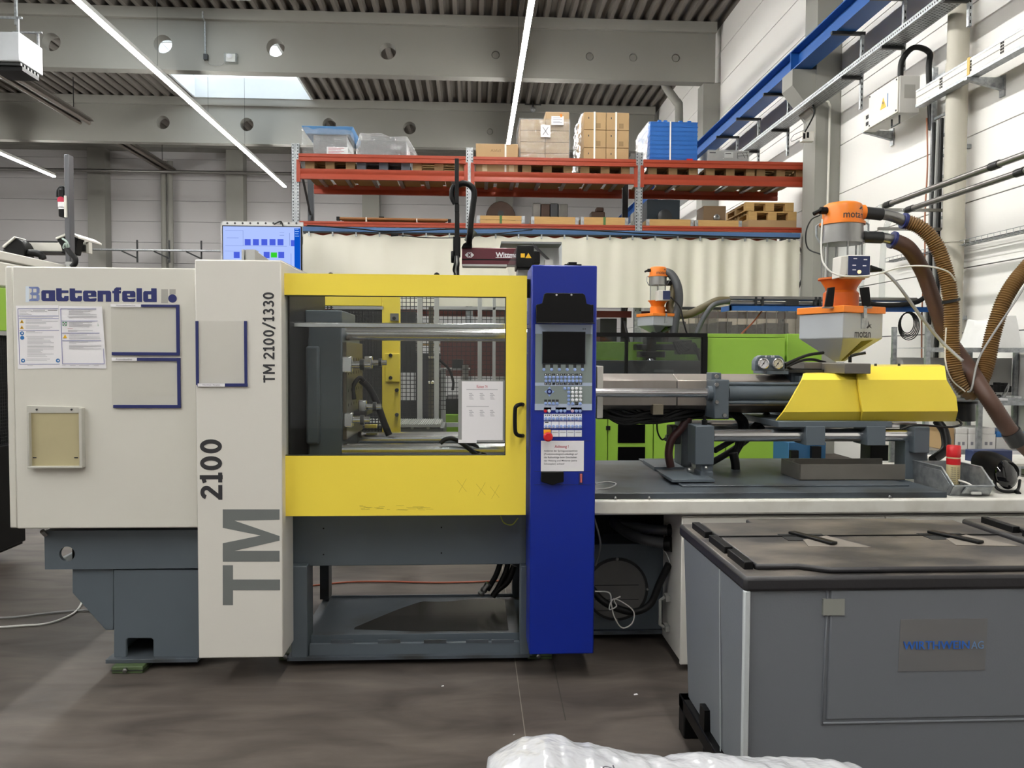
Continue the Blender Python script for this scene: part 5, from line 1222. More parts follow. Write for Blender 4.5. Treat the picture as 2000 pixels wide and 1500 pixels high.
for i, (lab, pts, r, m) in enumerate((('coil of black cable in the steel bin', [(X0+.06,3.78,ZT+.014),(X0+.12,3.77,ZT+.016),(X1-.04,3.85,ZT+.016),(X1-.05,3.95,ZT+.016),(X0+.1,4.0,ZT+.016),(X0+.05,3.9,ZT+.016),(X0+.08,3.82,ZT+.03),(X0+.13,3.82,ZT+.035)], .01, rubber), ('pale cable curving through the steel bin', [(X0+.04,3.95,ZT+.04),(X0+.1,3.92,ZT+.06),(X0+.15,3.84,ZT+.05),(X0+.16,3.76,ZT+.03)], .006, cable_w))):
    c_ = MB().tube(spline(pts, 8), r, 8).build('cable_piece', m); tag(c_, lab, 'cable')
sx_, sy_ = at(1862, 900, 3.90).x, 3.90
t = thing('spray_can', 'spray can with red cap standing in the steel bin', 'spray can', (sx_, sy_, ZT+.004))
lab_m = M('cream_can_label', 'cfc4a0', .4, hx2='b9a874', scale=40, stretch=(1, 1, .4))
MB().lathe([(.029,0),(.033,.004),(.033,.165),(.031,.175)], (sx_, sy_, ZT+.006), n=24).build('can_body', lab_m, t)
MB().lathe([(.0334,.012),(.0334,.018)], (sx_, sy_, ZT+.004), n=24).build('can_rim', steel, t)
MB().lathe([(.0335,.13),(.0335,.162)], (sx_, sy_, ZT+.006), n=24).build('red_band', red, t)
MB().lathe([(.034,.17),(.0345,.175),(.034,.225),(.030,.23),(.0,.231)], (sx_, sy_, ZT+.006), n=24).build('cap', red, t)
q = MB()
for k in range(9): wrap_text(q, 'lllll lll', sx_, sy_, .0332, -.026, .012, ZT+.03+k*.011, ZT+.036+k*.011, 0)
q.build('can_print', inkd, t, 0, False)
# black face shield
hc = at(1950, 925, 3.93); 
t = thing('face_shield', 'black protective face shield lying beside the steel bin', 'face shield', (hc.x, 3.93, ZT))
gl_b = M('glossy_black_visor', '0a0a0c', .06)
MB().tube(spline([at(1912,900,4.06), at(1932,905,3.98), at(1952,916,3.9), at(1966,925,3.835)], 6), .06, 24, rf=lambda i: .055+.014*math.sin(i*.14)+(.0 if i else -.02)).build('shell', black, t)
e = at(1968, 927, 3.82); Rv = Matrix.Translation(e) @ Matrix.Rotation(math.radians(20), 4, 'Z') @ Matrix.Rotation(math.radians(-10), 4, 'X')
q = MB().lathe([(.0,-.024),(.045,-.02),(.066,-.008),(.076,.006),(.07,.016)], (0,0,0), 'y', 32); q.xf(Rv); q.build('visor', gl_b, t)
e2 = at(1962, 966, 3.82)
q = MB().tube(spline([at(1942,938,3.85), at(1946,952,3.8), at(1958,959,3.79), at(1975,960,3.8), at(1988,956,3.84), at(1992,938,3.9)], 6), .0075, 8); q.build('headband', black, t)
MB().cyl(at(1985,960,3.8), at(1990,965,3.775), .012, n=10).build('band_knob', black, t)

# ================================================================ BINS IN FRONT
def pallet_bin(name, label, X0, X1, Y0, Y1, zl, detail):
    t = thing(name, label, 'container', ((X0+X1)/2, (Y0+Y1)/2, 0), 'lidded grey containers')
    zb = .135; w = .035
    q = MB().hexa([(X0+.02,Y0+.03,zb),(X1-.02,Y0+.03,zb),(X1-.02,Y1-.03,zb),(X0+.02,Y1-.03,zb),(X0,Y0,zl),(X1,Y0,zl),(X1,Y1,zl),(X0,Y1,zl)]); q.build('body', bin_g, t, .008)
    q = MB().bar((X0+.004,Y0+.012,zb), (X0-.003,Y0-.003,zl), .02, .02); q.build('pale_corner', bin_e, t, .004)
    q = MB().bar((X0+.012,Y0+.27,zb+.02), (X0-.001,Y0+.27,zl), .003, .004); q.build('mould_line', bin_e, t)
    if detail:
        fx0, fx1 = X0+.27, X1-.12; fz = zl-.43
        def F(x, z): s_ = (zl-z)/(zl-zb); return (x, Y0+.03*s_)
        q = MB(); 
        q.hexa([(fx0,F(0,fz)[1]-.006,fz),(fx1,F(0,fz)[1]-.006,fz),(fx1,F(0,fz)[1]+.01,fz),(fx0,F(0,fz)[1]+.01,fz),(fx0,Y0-.006,zl-.002),(fx1,Y0-.006,zl-.002),(fx1,Y0+.01,zl-.002),(fx0,Y0+.01,zl-.002)]); q.build('raised_field', bin_g, t, .005)
        q = MB().bar((fx0-.012,F(0,fz)[1]-.001,fz-.02), (fx0-.012,Y0-.003,zl), .006, .008); q.bar((fx0-.01,F(0,fz)[1]-.002,fz-.012), (fx1,F(0,fz)[1]-.002,fz-.012), .006, .008); q.build('field_rim', bin_g, t, .003)
    q = MB()
    q.box(X0-.01, X1+.01, Y0-.005, Y0+.07, zb-.035, zb+.02); q.box(X0-.01, X1+.01, Y1-.07, Y1+.005, zb-.035, zb+.02); q.box(X0-.01, X0+.07, Y0, Y1, zb-.035, zb+.02); q.box(X1-.07, X1+.01, Y0, Y1, zb-.035, zb+.02)
    q.build('skid_frame', black, t, .006)
    for x in (X0-.01, X1-.07):
        for y in (Y0, (Y0+Y1)/2-.04, Y1-.08): MB().box(x, x+.08, y, y+.08, 0, zb-.03).build('foot', black, t, .006)
    MB().box(X0-.004, X0+.02, Y1-.33, Y1-.27, zb+.02, zb+.1).build('latch_recess', black, t)
    e = .015
    q = MB().box(X0-e, X1+e, Y0-e, Y1+e, zl-.004, zl+.045); lid = q.build('lid', lid_m, t, .012)
    q = MB().prism([(X0+.05,Y0+.06),(X0+.19,Y0+.06),(X0+.27,Y0+.012),(X1-.03,Y0+.012),(X1-.03,Y1-.03),(X1-.18,Y1-.03),(X1-.22,Y1+.005),(X0+.26,Y1+.005),(X0+.26,Y1-.06),(X0+.05,Y1-.06)], 'z', zl+.045, zl+.065); q.build('lid_plateau', lid_m, lid, .008)
    q = MB()
    for y0_, y1_ in ((Y0+.07, Y0+.24), (Y0+.27, Y0+.45), (Y0+.5, Y1-.07)): q.bar((X0+.03, y0_, zl+.055), (X0+.03, y1_, zl+.055), .03, .03)
    q.box(X0+.05, X1-.03, (Y0+Y1)/2+.06, (Y0+Y1)/2+.068, zl+.065, zl+.07); q.build('lid_rib', black, lid, .006)
    for xx in (X0+.37, X0+.91):
        yy = (Y0+Y1)/2+.03
        MB().hexa([(xx-.085,yy-.03,zl+.064),(xx+.075,yy-.03,zl+.064),(xx+.085,yy+.07,zl+.064),(xx-.085,yy+.07,zl+.064),(xx-.085,yy-.03,zl+.0665),(xx+.075,yy-.03,zl+.0665),(xx+.085,yy+.07,zl+.0665),(xx-.085,yy+.07,zl+.0665)]).build('grip_recess', M('recess_black', '121213', .8), lid)  # thin near-black plate on the lid stands in for a hollow
        MB().hexa([(xx-.05,yy-.12,zl+.064),(xx+.17,yy-.14,zl+.064),(xx+.085,yy+.03,zl+.064),(xx-.03,yy-.03,zl+.064),(xx-.05,yy-.12,zl+.067),(xx+.17,yy-.14,zl+.067),(xx+.085,yy+.03,zl+.069),(xx-.03,yy-.03,zl+.069)]).build('grip_slope', M('dusty_slope', '746d65', .7), lid)
        MB().bar((xx-.03, yy+.075, zl+.072), (xx+.05, yy-.11, zl+.074), .032, .01).build('grip_bridge', black, lid, .003)
    return t
BX0, BX1, BY0, BY1, BZ = .865, 2.02, 2.36, 3.10, .815
t = pallet_bin('container', 'grey plastic container with dusty black lid and company sticker, nearest the camera', BX0, BX1, BY0, BY1, BZ, True)
def fz(py): return at(1850, py, BY0-.005)
st = rect(1758, 1209, 1928, 1312, BY0-.004)
yq = lambda z: BY0-.0085+.03*(BZ-z)/(BZ-.135)
MB().hexa([(st[0],yq(st[2]),st[2]),(st[1],yq(st[2]),st[2]),(st[1],yq(st[2])+.006,st[2]),(st[0],yq(st[2])+.006,st[2]),(st[0],yq(st[3]),st[3]),(st[1],yq(st[3]),st[3]),(st[1],yq(st[3])+.006,st[3]),(st[0],yq(st[3])+.006,st[3])]).build('sticker', M('faded_grey_sticker', '706e6c', .45, hx2='686a6e', scale=4), t)
q = MB()
for k, dx_o in enumerate((-.45, .45)): q.ftext('WIRTHWEIN', 1764+dx_o, 1252, 1893+dx_o, 1268, yq(st[3]-.05)-.001, ext=.0006+.0003*k)
q.build('lettering', M('company_blue', '2a62b8', .5), t, 0, False)
MB().ftext('AG', 1897, 1252, 1921, 1267, yq(st[3]-.05)-.001).build('lettering', M('pale_blue_print', '6287b4', .5), t, 0, False)
MB().fb(1608, 1170, 1650, 1202, BY0-.007, BY0+.004).build('tape_patch', M('worn_grey_tape', '84857f', .7), t)
pallet_bin('container', 'second lidded grey container, cut off by the right edge of the picture', 2.10, 3.22, BY0+.03, BY1+.05, BZ+.005, False)
# wrapped load in front, on a low pallet
FY0, FY1 = 1.1, 1.62; 
zt0 = at(1080, 1440, 1.5).z
from mathutils import noise
fxa, fxb = at(925, 1500, 1.42).x, at(1760, 1500, 1.42).x
t = thing('wrapped_load', 'bulging sack load under crinkled clear film in the foreground', 'sack', ((fxa+fxb)/2, 1.36, .13))
HP = [(920,1540),(945,1502),(985,1472),(1030,1450),(1060,1440),(1080,1437),(1110,1442),(1150,1455),(1185,1460),(1220,1466),(1260,1478),(1300,1481),(1400,1482),(1520,1486),(1640,1490),(1700,1494),(1745,1502),(1775,1540)]
def hgt(px):
    for (a_, b_), (c_, d_) in zip(HP, HP[1:]):
        if a_ <= px <= c_: return b_+(d_-b_)*(px-a_)/(c_-a_)
    return 1540
def sack(u, v):
    px = 922+852*u; y = FY0+(FY1-FY0)*v; x = at(px, 1500, 1.42).x
    zc = at(px, hgt(px), 1.515).z - .004; prof = (1-(2*abs(v-.62))**4*.25) if v < .97 else .9
    n_ = noise.noise(Vector((x*9, y*7, 3)))*.012 + noise.noise(Vector((x*26, y*12, 1)))*.006 + noise.noise(Vector((x*60, y*30, 5)))*.003
    ed = min(1, min(u, 1-u)*26)*min(1, min(v, 1-v)*18)
    return (x, y, .145 + (zc-.145)*prof*ed**.5 + n_*ed)
sack_m = M('white_film_over_sacks', 'c2c3c6', .2, hx2='9fa1a6', scale=10, bump=.6, bscale=28, spec=.8)
MB().grid(sack, 150, 60).build('film_cover', sack_m, t, 0, True, 180)
MB().grid(lambda u, v: (fxa+.03+(fxb-fxa-.06)*u, FY0+.03+(FY1-FY0-.06)*v, .146), 2, 2).build('sack_base', sack_m, t)
q = MB(); l0 = sack(.303, .64)
q.add([sack(.297+.03*a_, .52+.12*b_) for b_ in (0, .25, .5, .75, 1) for a_ in (0, 1)], [(2*i, 2*i+1, 2*i+3, 2*i+2) for i in range(4)]); q.v = [(a_, b_, c_+.006) for a_, b_, c_ in q.v]; q.build('paper_tag', paper, t)
q = MB().text('572', l0[0]-.004, l0[0]+.02, 0, .06, 0, rot=90); q.v = [(a_, l0[1]-.065+c_, l0[2]+.011) for a_, b_, c_ in q.v]; q.build('handwriting', inkd, t, 0, False)
def pallet(name, label, cx, cy, z, w, d, mw, group=None, blocks=3):
    """flat pallet: w across (seen from the front), d deep, nine blocks, boards on top and skids below"""
    t = thing(name, label, 'pallet', (cx, cy, z), group); h = .144
    for x in (-w/2, -.0725, w/2-.145) if blocks == 3 else (-w/2, w/2-.145):
        MB().box(cx+x, cx+x+.145, cy-d/2, cy+d/2, z, z+.022).build('skid', mw, t)
        for y in (-d/2, -.05, d/2-.1): MB().box(cx+x, cx+x+.145, cy+y, cy+y+.1, z+.022, z+.1).build('block', mw, t)
        MB().box(cx+x, cx+x+.145, cy-d/2, cy+d/2, z+.1, z+.122).build('stringer', mw, t)
    n = 7
    for i in range(n):
        y = cy-d/2+(d-.1)*i/(n-1); MB().box(cx-w/2, cx+w/2, y, y+.1, z+.122, z+h).build('board', mw, t)
    return t
pallet('pallet', 'low pallet under the wrapped foreground load', (fxa+fxb)/2, (FY0+FY1)/2, 0, fxb-fxa-.04, FY1-FY0, wood)
# floor bits
for i, (px, py, s_) in enumerate(((1238,1358,.02),(1002,1436,.008),(862,1341,.012))):
    e = atz(px, py, 0); tag(MB().prism([(e.x, e.y), (e.x+s_, e.y+.004), (e.x+s_*.9, e.y+s_*.8), (e.x+.002, e.y+s_*.5)], 'z', 0, .002).build('paper_scrap', paper), ['white paper scrap on the floor in front of the blue cabinet', 'tiny white speck of paper on the floor near the wrapped load', 'small pale scrap on the floor below the yellow door'][i], 'scrap')
for i, (pts, r, m, lab) in enumerate((([(-30,1227),(40,1222),(90,1218),(130,1205),(152,1190),(165,1165)], .006, cable_w, 'white cable on the floor curving up to the end bracket'), ([(-30,1208),(30,1205),(80,1199),(130,1194),(190,1190),(230,1186)], .006, cable_g, 'straight grey cable on the floor running under the machine'))):
    P = [atz(x, y, .008) for x, y in pts]
    tag(MB().tube(spline(P, 8), r, 8).build('floor_cable', m), lab, 'cable')
P = [atz(x, y, .008) for x, y in ((600,1145),(680,1137),(760,1136),(850,1138),(940,1136),(1010,1132))]
tag(MB().tube(spline(P, 8), .006, 8).build('floor_cable', M('orange_cable', 'a8553a', .5)), 'thin orange cable on the floor seen beneath the yellow door', 'cable')
# ================================================================ PALLET RACK
RY, RB = 12.6, 13.75
t = rk = thing('pallet_rack', 'tall pallet rack with orange beams and perforated galvanised uprights', 'rack', (1.2, RY, 0))
ux_ = [at(577,360,RY).x, at(917,370,RY).x, at(1248,380,RY).x]; ux_.append(ux_[2]+(ux_[2]-ux_[1]))
ux_[3] = at(1586,380,RY).x; BXE = at(1571,380,RY).x
top = [at(577,280,RY).z, at(917,288,RY).z, at(1248,297,RY).z]; top.append(top[2])
darkup = M('dark_upright', '45484c', .5, .3)
for i, x in enumerate(ux_):
    tp_ = top[i] if i < 3 else at(1560, 322, RY).z-.35
    o = MB().box(x-.06, x-.015, RY, RY+.004, 0, tp_).box(x+.015, x+.06, RY, RY+.004, 0, tp_).box(x-.06, x-.056, RY, RY+.07, 0, tp_).box(x+.056, x+.06, RY, RY+.07, 0, tp_).box(x-.017, x+.017, RY+.012, RY+.016, 0, tp_).build('upright', zinc, rk)
    q = MB(); z = 2.3
    while z < tp_-.03:
        for dx in (-.043, .032): q.box(x+dx, x+dx+.014, RY-.0008, RY, z, z+.022)
        z += .05
    q.build('perforation', black, o, 0, False)['kind'] = 'stuff'
    o = MB().box(x-.05, x+.05, RB, RB+.07, 0, tp_-.2).build('upright', darkup, rk)
    q = MB(); k = 0; z = .4
    while z+.9 < tp_: q.bar((x, RY+.06 if k % 2 else RB, z), (x, RB if k % 2 else RY+.06, z+.9), .035, .02); z += .9; k += 1
    q.build('brace', darkup, rk)
def zz(px, py): return at(px, py, RY).z
zA0, zA1 = zz(700, 351), zz(700, 331); zS0, zS1 = zz(700, 317.5), zz(700, 303); zB0, zB1 = zz(700, 441.5), zz(700, 433)
for i in range(3):
    xa, xb = ux_[i]+.062, min(ux_[i+1]-.062, BXE)
    def beam(z0, z1, y0, name='beam'):
        return MB().prism([(y0, z0), (y0, z0+(z1-z0)*.38), (y0+.008, z0+(z1-z0)*.45), (y0+.008, z0+(z1-z0)*.55), (y0, z0+(z1-z0)*.62), (y0, z1), (y0+.05, z1), (y0+.05, z0)], 'x', xa, xb).build(name, rack_o, rk)
    beam(zA0, zA1, RY-.01); beam(zB0-.01, zB1, RY-.01); beam(zA0, zA1, RB-.02); beam(zB0-.06, zB1, RB-.02)
    o = beam(zS0, zS1, RY-.05, 'stop_rail')
    for x in (xa, xb):
        d = -.012 if x == xa else .004
        MB().box(x+d-.03, x+d+.03, RY-.016, RY-.0, zA0-.05, zA1+.14).build('beam_connector', rack_o, rk)
    for z in (zA1, zB1):
        n = 7
        for k in range(n): MB().box(xa+(xb-xa)*(k+.5)/n-.16, xa+(xb-xa)*(k+.5)/n+.16, RY+.045, RB-.025, z-.02, z-.002).build('deck_board', chip, rk)
    for k in range(6):
        x = xa+(xb-xa)*(k+.5)/6; MB().box(x-.03, x+.03, RY+.03, RB-.02, zA1-.05, zA1-.021).build('cross_tie', zinc, rk)
    for z in (2.2, 1.75): MB().box(xa, xb, RY-.01+.2, RY+.24, z, z+.11).build('beam', M('dark_red_beam', '6b241a', .5), rk) if z == 2.2 else MB().box(xa, xb, RY+.2, RB, z-.03, z).build('deck_board', chip, rk)
# pallets on the upper level
PZ = zA1; pd = .98; pcy = RY+.05+pd/2
def pal(px0, px1, mw, label, z=PZ, d=pd, cy=None):
    x0, x1 = at(px0, 330, RY+.05).x, at(px1, 330, RY+.05).x
    return pallet('pallet', label, (x0+x1)/2, cy or pcy, z, x1-x0, d, mw, 'pallets in the rack'), x0, x1
pal(596, 693, wood, 'brown pallet under the blue-topped wrapped machine at the left end of the rack')
pal(697, 801, wood_g, 'dark grey pallet under the film-covered mould')
pal(806, 908, wood, 'empty brown pallet at the right end of the left rack bay')
pal(1020, 1118, wood, 'pallet under the shrink-wrapped cartons')
pal(1134, 1230, wood, 'pallet under the strapped cartons')
pal(1266, 1363, wood, 'pallet under the stack of blue trays')
pal(1379, 1474, wood, 'pallet under the grey film-wrapped load')
pal(1478, 1572, wood, 'empty pallet at the right end of the rack, next to the concrete column')
GZ = PZ+.146
def gbox(px0, py0, px1, py1, Y0, Y1, m, name, label, cat, group=None, z0=None, bev=.006, tape=None):
    x0, x1, zb_, zt_2 = rect(px0, py0, px1, py1, Y0); zb_ = z0 if z0 is not None else zb_
    t = thing(name, label, cat, ((x0+x1)/2, (Y0+Y1)/2, zb_), group)
    MB().box(x0+.002, x1-.002, Y0, Y1, zb_+.001, zt_2).build('body', m, t, bev)
    q = MB()
    q.box(x0+(x1-x0)*.5-.002, x0+(x1-x0)*.5+.002, Y0-.0008, Y0, zb_+.01, zt_2-.01) if tape == 'seam' else None
    if tape == 'mark': q.box(x1-(x1-x0)*.28, x1-(x1-x0)*.14, Y0-.001, Y0, zb_+.02, zb_+(zt_2-zb_)*.22); q.box(x1-(x1-x0)*.72, x1-(x1-x0)*.66, Y0-.001, Y0, zb_+(zt_2-zb_)*.45, zb_+(zt_2-zb_)*.55)
    if q.v: q.build('print_mark', M('carton_mark', '8a7250', .8), t, 0, False)
    return t, x0, x1, zb_, zt_2
GY = RY+.06
# single carton standing on the deck
t, x0, x1, z0, z1 = gbox(929, 281, 1012, 341, GY, GY+.8, card, 'cardboard_box', 'wide cardboard box standing straight on the rack deck beside the second upright', 'box', z0=PZ+.001)
MB().ftext('Abfall', 958, 291, 978, 297, GY).build('lettering', M('carton_ink', '7d6645', .8), t, 0, False)
MB().box(x0+(x1-x0)*.68, x0+(x1-x0)*.68+.03, GY-.003, GY, z0, z1).build('strap', strapm, t)
q = MB()
for u in (.2, .83): q.box(x0+(x1-x0)*u-.03, x0+(x1-x0)*u+.05, GY-.001, GY, z0+.02, z0+.17)
q.build('packing_tape', M('packing_tape', 'c9b48c', .3), t)
# wrapped cartons, two columns of four rows
lv = [312, 291, 268, 250, 233]; xm = (1016, 1065, 1112)
pz = [GZ + (at(1060,233,GY).z-GZ)*i/4 for i in range(5)]
row_n = ['bottom', 'second', 'third', 'top']
for j in range(4):
    for i in range(2):
        x0, x1 = at(xm[i],280,GY).x, at(xm[i+1],280,GY).x; up = 0
        zt2 = pz[j+1] if not (j == 3 and i == 1) else at(1088,218,GY).z
        t = thing('cardboard_box', '%s row %s carton of the shrink-wrapped pallet with the crossed label' % (row_n[j], ['left', 'right'][i]), 'box', ((x0+x1)/2, GY+.4, pz[j]), 'cartons of the shrink-wrapped pallet')
        MB().box(x0+.003, x1-.003, GY+.01, GY+.85, pz[j]+.002, zt2-.003).build('body', card_d, t, .008)
        MB().box(x0+.01, x1-.01, GY+.0085, GY+.01, (pz[j]+zt2)/2-.02, (pz[j]+zt2)/2+.02).build('packing_tape', M('wide_tape', 'a88f6a', .35) if j+i == 0 else bpy.data.materials['wide_tape'], t)
xw0, xw1 = at(1016,280,GY).x, at(1112,280,GY).x
t = thing('shrink_wrap', 'crinkled clear film stretched round the cartons with the crossed label', 'film', ((xw0+xw1)/2, GY, GZ))
def wrapf(u, v):
    # left side, then the front
    n_ = noise.noise(Vector((u*9, v*14, 2)))*.018
    zt2 = pz[4]+.01 - .0*u
    if u < .3: x, y = xw0-.02+n_, GY+.8*(1-u/.3)
    else: x, y = xw0-.02+(xw1-xw0+.03)*(u-.3)/.7, GY-.012+n_*.6
    return (x, y, GZ+.03+(zt2-GZ-.03)*v)
MB().grid(wrapf, 60, 40).build('film', film, t)
MB().fb(1056, 244, 1075, 268, GY-.035, GY-.032).build('crossed_label', paper, t)
q = MB(); a_, b_, c_, d_ = (at(*p, GY-.036) for p in ((1060,248),(1071,264),(1071,248),(1060,264))); q.line(a_, b_, .012, .002); q.line(c_, d_, .012, .002); q.build('label_cross', ink, t)
MB().fb(1077, 227, 1101, 244, GY-.035, GY-.032).build('address_label', paper, t); q = MB()
for k in range(4): q.fb(1080, 230+k*3, 1094+(k%2)*4, 231+k*3, GY-.036, GY-.035)
q.build('small_print', ink, t, 0, False); MB().fb(1094, 223, 1098, 229, GY-.036, GY-.033).build('orange_sticker', orange, t)
# strapped cartons, two columns of three rows
xs_ = (1140, 1184, 1229); pz = [GZ + (at(1185,219,GY).z-GZ)*i/3 for i in range(4)]; rn = ['bottom', 'middle', 'top']
for j in range(3):
    for i in range(2):
        x0, x1 = at(xs_[i],280,GY).x, at(xs_[i+1],280,GY).x
        t = thing('cardboard_box', '%s row %s carton held by two white straps' % (rn[j], ['left', 'right'][i]), 'box', ((x0+x1)/2, GY+.4, pz[j]), 'cartons held by white straps')
        MB().box(x0+.003, x1-.003, GY+.01, GY+.9, pz[j]+.002, pz[j+1]-.003).build('body', card, t, .006)
        q = MB().box(x0+(x1-x0)*.55, x0+(x1-x0)*.75, GY+.009, GY+.01, pz[j]+.03, pz[j]+.11); q.build('print_mark', bpy.data.materials['carton_mark'] if 'carton_mark' in bpy.data.materials else M('carton_mark', '8a7250', .8), t, 0, False)
        MB().box(x0+(x1-x0)*.2, x0+(x1-x0)*.24, GY+.0095, GY+.01, pz[j]+.18, pz[j]+.21).build('print_dot', darkp, t)
xw0, xw1 = at(1140,280,GY).x, at(1229,280,GY).x
for i, px in enumerate((1161, 1203)):
    x = at(px,280,GY).x; s_ = MB().box(x-.014, x+.014, GY-.002, GY+.004, GZ-.02, pz[3]+.004).box(x-.014, x+.014, GY-.002, GY+.9, pz[3], pz[3]+.004).build('strap', strapm); tag(s_, ['left white strap round the strapped cartons', 'right white strap round the strapped cartons'][i], 'strap')
t = thing('shrink_wrap', 'milky film hanging over the left side of the strapped cartons', 'film', (xw0, GY, GZ))
def wrap2(u, v): return (xw0-.03-.05*(1-v)+noise.noise(Vector((u*7, v*16, 7)))*.03, GY-.03+.95*u, GZ-.14+(pz[3]-GZ+.13)*v)
MB().grid(wrap2, 24, 50).build('film', film_h, t)
# blue trays
n = 10; zt2 = at(1315, 238, GY).z; x0, x1 = at(1269,280,GY).x, at(1363,280,GY).x; hh_ = (zt2-GZ)/n
od = ['lowest', 'second', 'third', 'fourth', 'fifth', 'sixth', 'seventh', 'eighth', 'ninth', 'topmost']
for k in range(n):
    z = GZ+k*hh_; t = thing('blue_tray', '%s blue plastic tray from below in the strapped stack' % od[k] if k < n-1 else 'topmost blue plastic tray of the strapped stack', 'tray', ((x0+x1)/2, GY+.45, z), 'blue trays in one stack')
    MB().box(x0+.006, x1-.006, GY+.006, GY+.92, z+.001, z+hh_-.012).build('tray_body', crate_b, t, .004)
    MB().box(x0, x1, GY, GY+.93, z+hh_-.014, z+hh_-.0015).build('tray_rim', crate_b, t)
    if k == n-1:
        q = MB()
        for u in (.18, .3, .62, .8): q.box(x0+(x1-x0)*u, x0+(x1-x0)*u+.06, GY+.05, GY+.15, z+hh_-.0015, z+hh_+.04)
        q.build('stacking_lug', crate_b, t, .006)
    if k == 1: MB().fb(1341, 310, 1353, 318, GY-.004, GY).build('red_label', red, t)
x = at(1309,280,GY).x; tag(MB().box(x-.012, x+.012, GY-.006, GY-.001, GZ-.03, zt2+.005).build('strap', strapm), 'white strap down the front of the blue tray stack', 'strap')
t = thing('shrink_wrap', 'shiny film down the left side of the blue tray stack', 'film', (x0, GY, GZ))
MB().grid(lambda u, v: (x0-.03-.03*(1-v)+noise.noise(Vector((u*4, v*22, 9)))*.02, GY-.02+.96*u, GZ-.1+(zt2-GZ+.1)*v), 20, 50).build('film', film_h, t)
# flat grey wrapped load
t, x0, x1, z0, z1 = gbox(1382, 294, 1463, 320, GY+.02, GY+.9, M('grey_wrapped_film', 'a2a2a0', .35, hx2='8b8a88', scale=9), 'wrapped_load', 'low grey film-wrapped load beside the blue trays', 'load', z0=GZ)
q = MB().fb(1415, 297, 1432, 308, GY+.015, GY+.02); q.build('address_label', M('film_covered_label', 'bdbcba', .4), t)
q = MB().fb(1417, 299, 1428, 301, GY+.013, GY+.015).fb(1386, 297, 1398, 299, GY+.017, GY+.02)
for a_, b_ in (((1440,299),(1460,298)),((1441,305),(1461,304)),((1440,299),(1441,310)),((1450,299),(1455,309)),((1458,298),(1461,310))): q.line(at(*a_,GY+.018), at(*b_,GY+.018), .01, .003)
q.build('label_print', gunmetal, t, 0, False)
tag(MB().grid(lambda u, v: (x0-.01+(x1-x0+.02)*u, GY-.0+.012*noise.noise(Vector((u*8, v*5, 4))), z0+.01+(z1-z0)*v), 24, 10).build('shrink_wrap', film), 'clear film over the front of the low grey load', 'film')
# left bay: machine with blue top, and a mould, both under film
t = thing('wrapped_machine', 'grey machine with blue flared top under clear film, leftmost on the rack', 'machine', at(640, 300, GY))
a_ = rect(612, 257, 678, 302, GY+.1); MB().box(a_[0], a_[1], GY+.1, GY+.8, GZ, a_[3]).build('cabinet', M('dull_grey_cabinet', '6b6d6e', .5), t, .01)
f0 = rect(589, 247, 690, 258, GY); q = MB().hexa([(f0[0]+.06,GY+.04,f0[2]-.02),(f0[1]-.06,GY+.04,f0[2]-.02),(f0[1]-.06,GY+.9,f0[2]-.02),(f0[0]+.06,GY+.9,f0[2]-.02),(f0[0],GY-.02,f0[3]),(f0[1],GY-.02,f0[3]),(f0[1],GY+.95,f0[3]),(f0[0],GY+.95,f0[3])]); q.build('blue_top', M('pale_blue_tray', '5f93c8', .4), t, .005)
def filmf(px0, px1, pyt, pyb, topf, Y0, Y1, sd):
    def f(u, v):   # v 0..0.55 front from bottom up, then over the top to the back
        px = px0+(px1-px0)*u; zt_l = at(px, topf(px), Y0).z; zb_l = GZ+.005
        n_ = noise.noise(Vector((u*7, v*6, sd)))*.035
        if v < .6: return (at(px, pyb, Y0).x + n_*.5, Y0+.02+n_*.6, zb_l+(zt_l-zb_l)*v/.6)
        return (at(px, pyb, Y0).x, Y0+(Y1-Y0)*(v-.6)/.4, zt_l+n_*.4)
    return f
tag(MB().grid(filmf(589, 692, 247, 300, lambda px: 246 if px < 680 else 246+(px-680)*1.5, GY-.02, GY+.9, 11), 40, 36).build('shrink_wrap', film), 'clear film over the machine with the blue top', 'film')
MB().fb(638, 287, 679, 301, GY+.08, GY+.1).build('paper_label', paper, t); q = MB()
for k in range(4): q.fb(641, 289+k*3, 672-(k%2)*6, 290+k*3, GY+.078, GY+.08)
q.build('label_print', inkr, t, 0, False)
t = thing('covered_mould', 'long mould under cloudy film beside the machine with the blue top', 'mould', at(755, 303, GY))
a_ = rect(704, 268, 794, 304, GY+.1); MB().box(a_[0], a_[1], GY+.1, GY+.85, GZ, a_[3]-.05).box(a_[0]+.15, a_[1]-.2, GY+.2, GY+.7, a_[3]-.05, a_[3]+.04).build('mould_block', gunmetal, t, .015)
tag(MB().grid(filmf(695, 815, 262, 304, lambda px: 259+ (0 if px < 745 else min(7, (px-745)*.4)) + (0 if px < 795 else (px-795)*1.7) + (max(0, 703-px)*3), GY-.02, GY+.9, 21), 46, 36).build('shrink_wrap', film_h), 'cloudy film draped over the long mould', 'film')
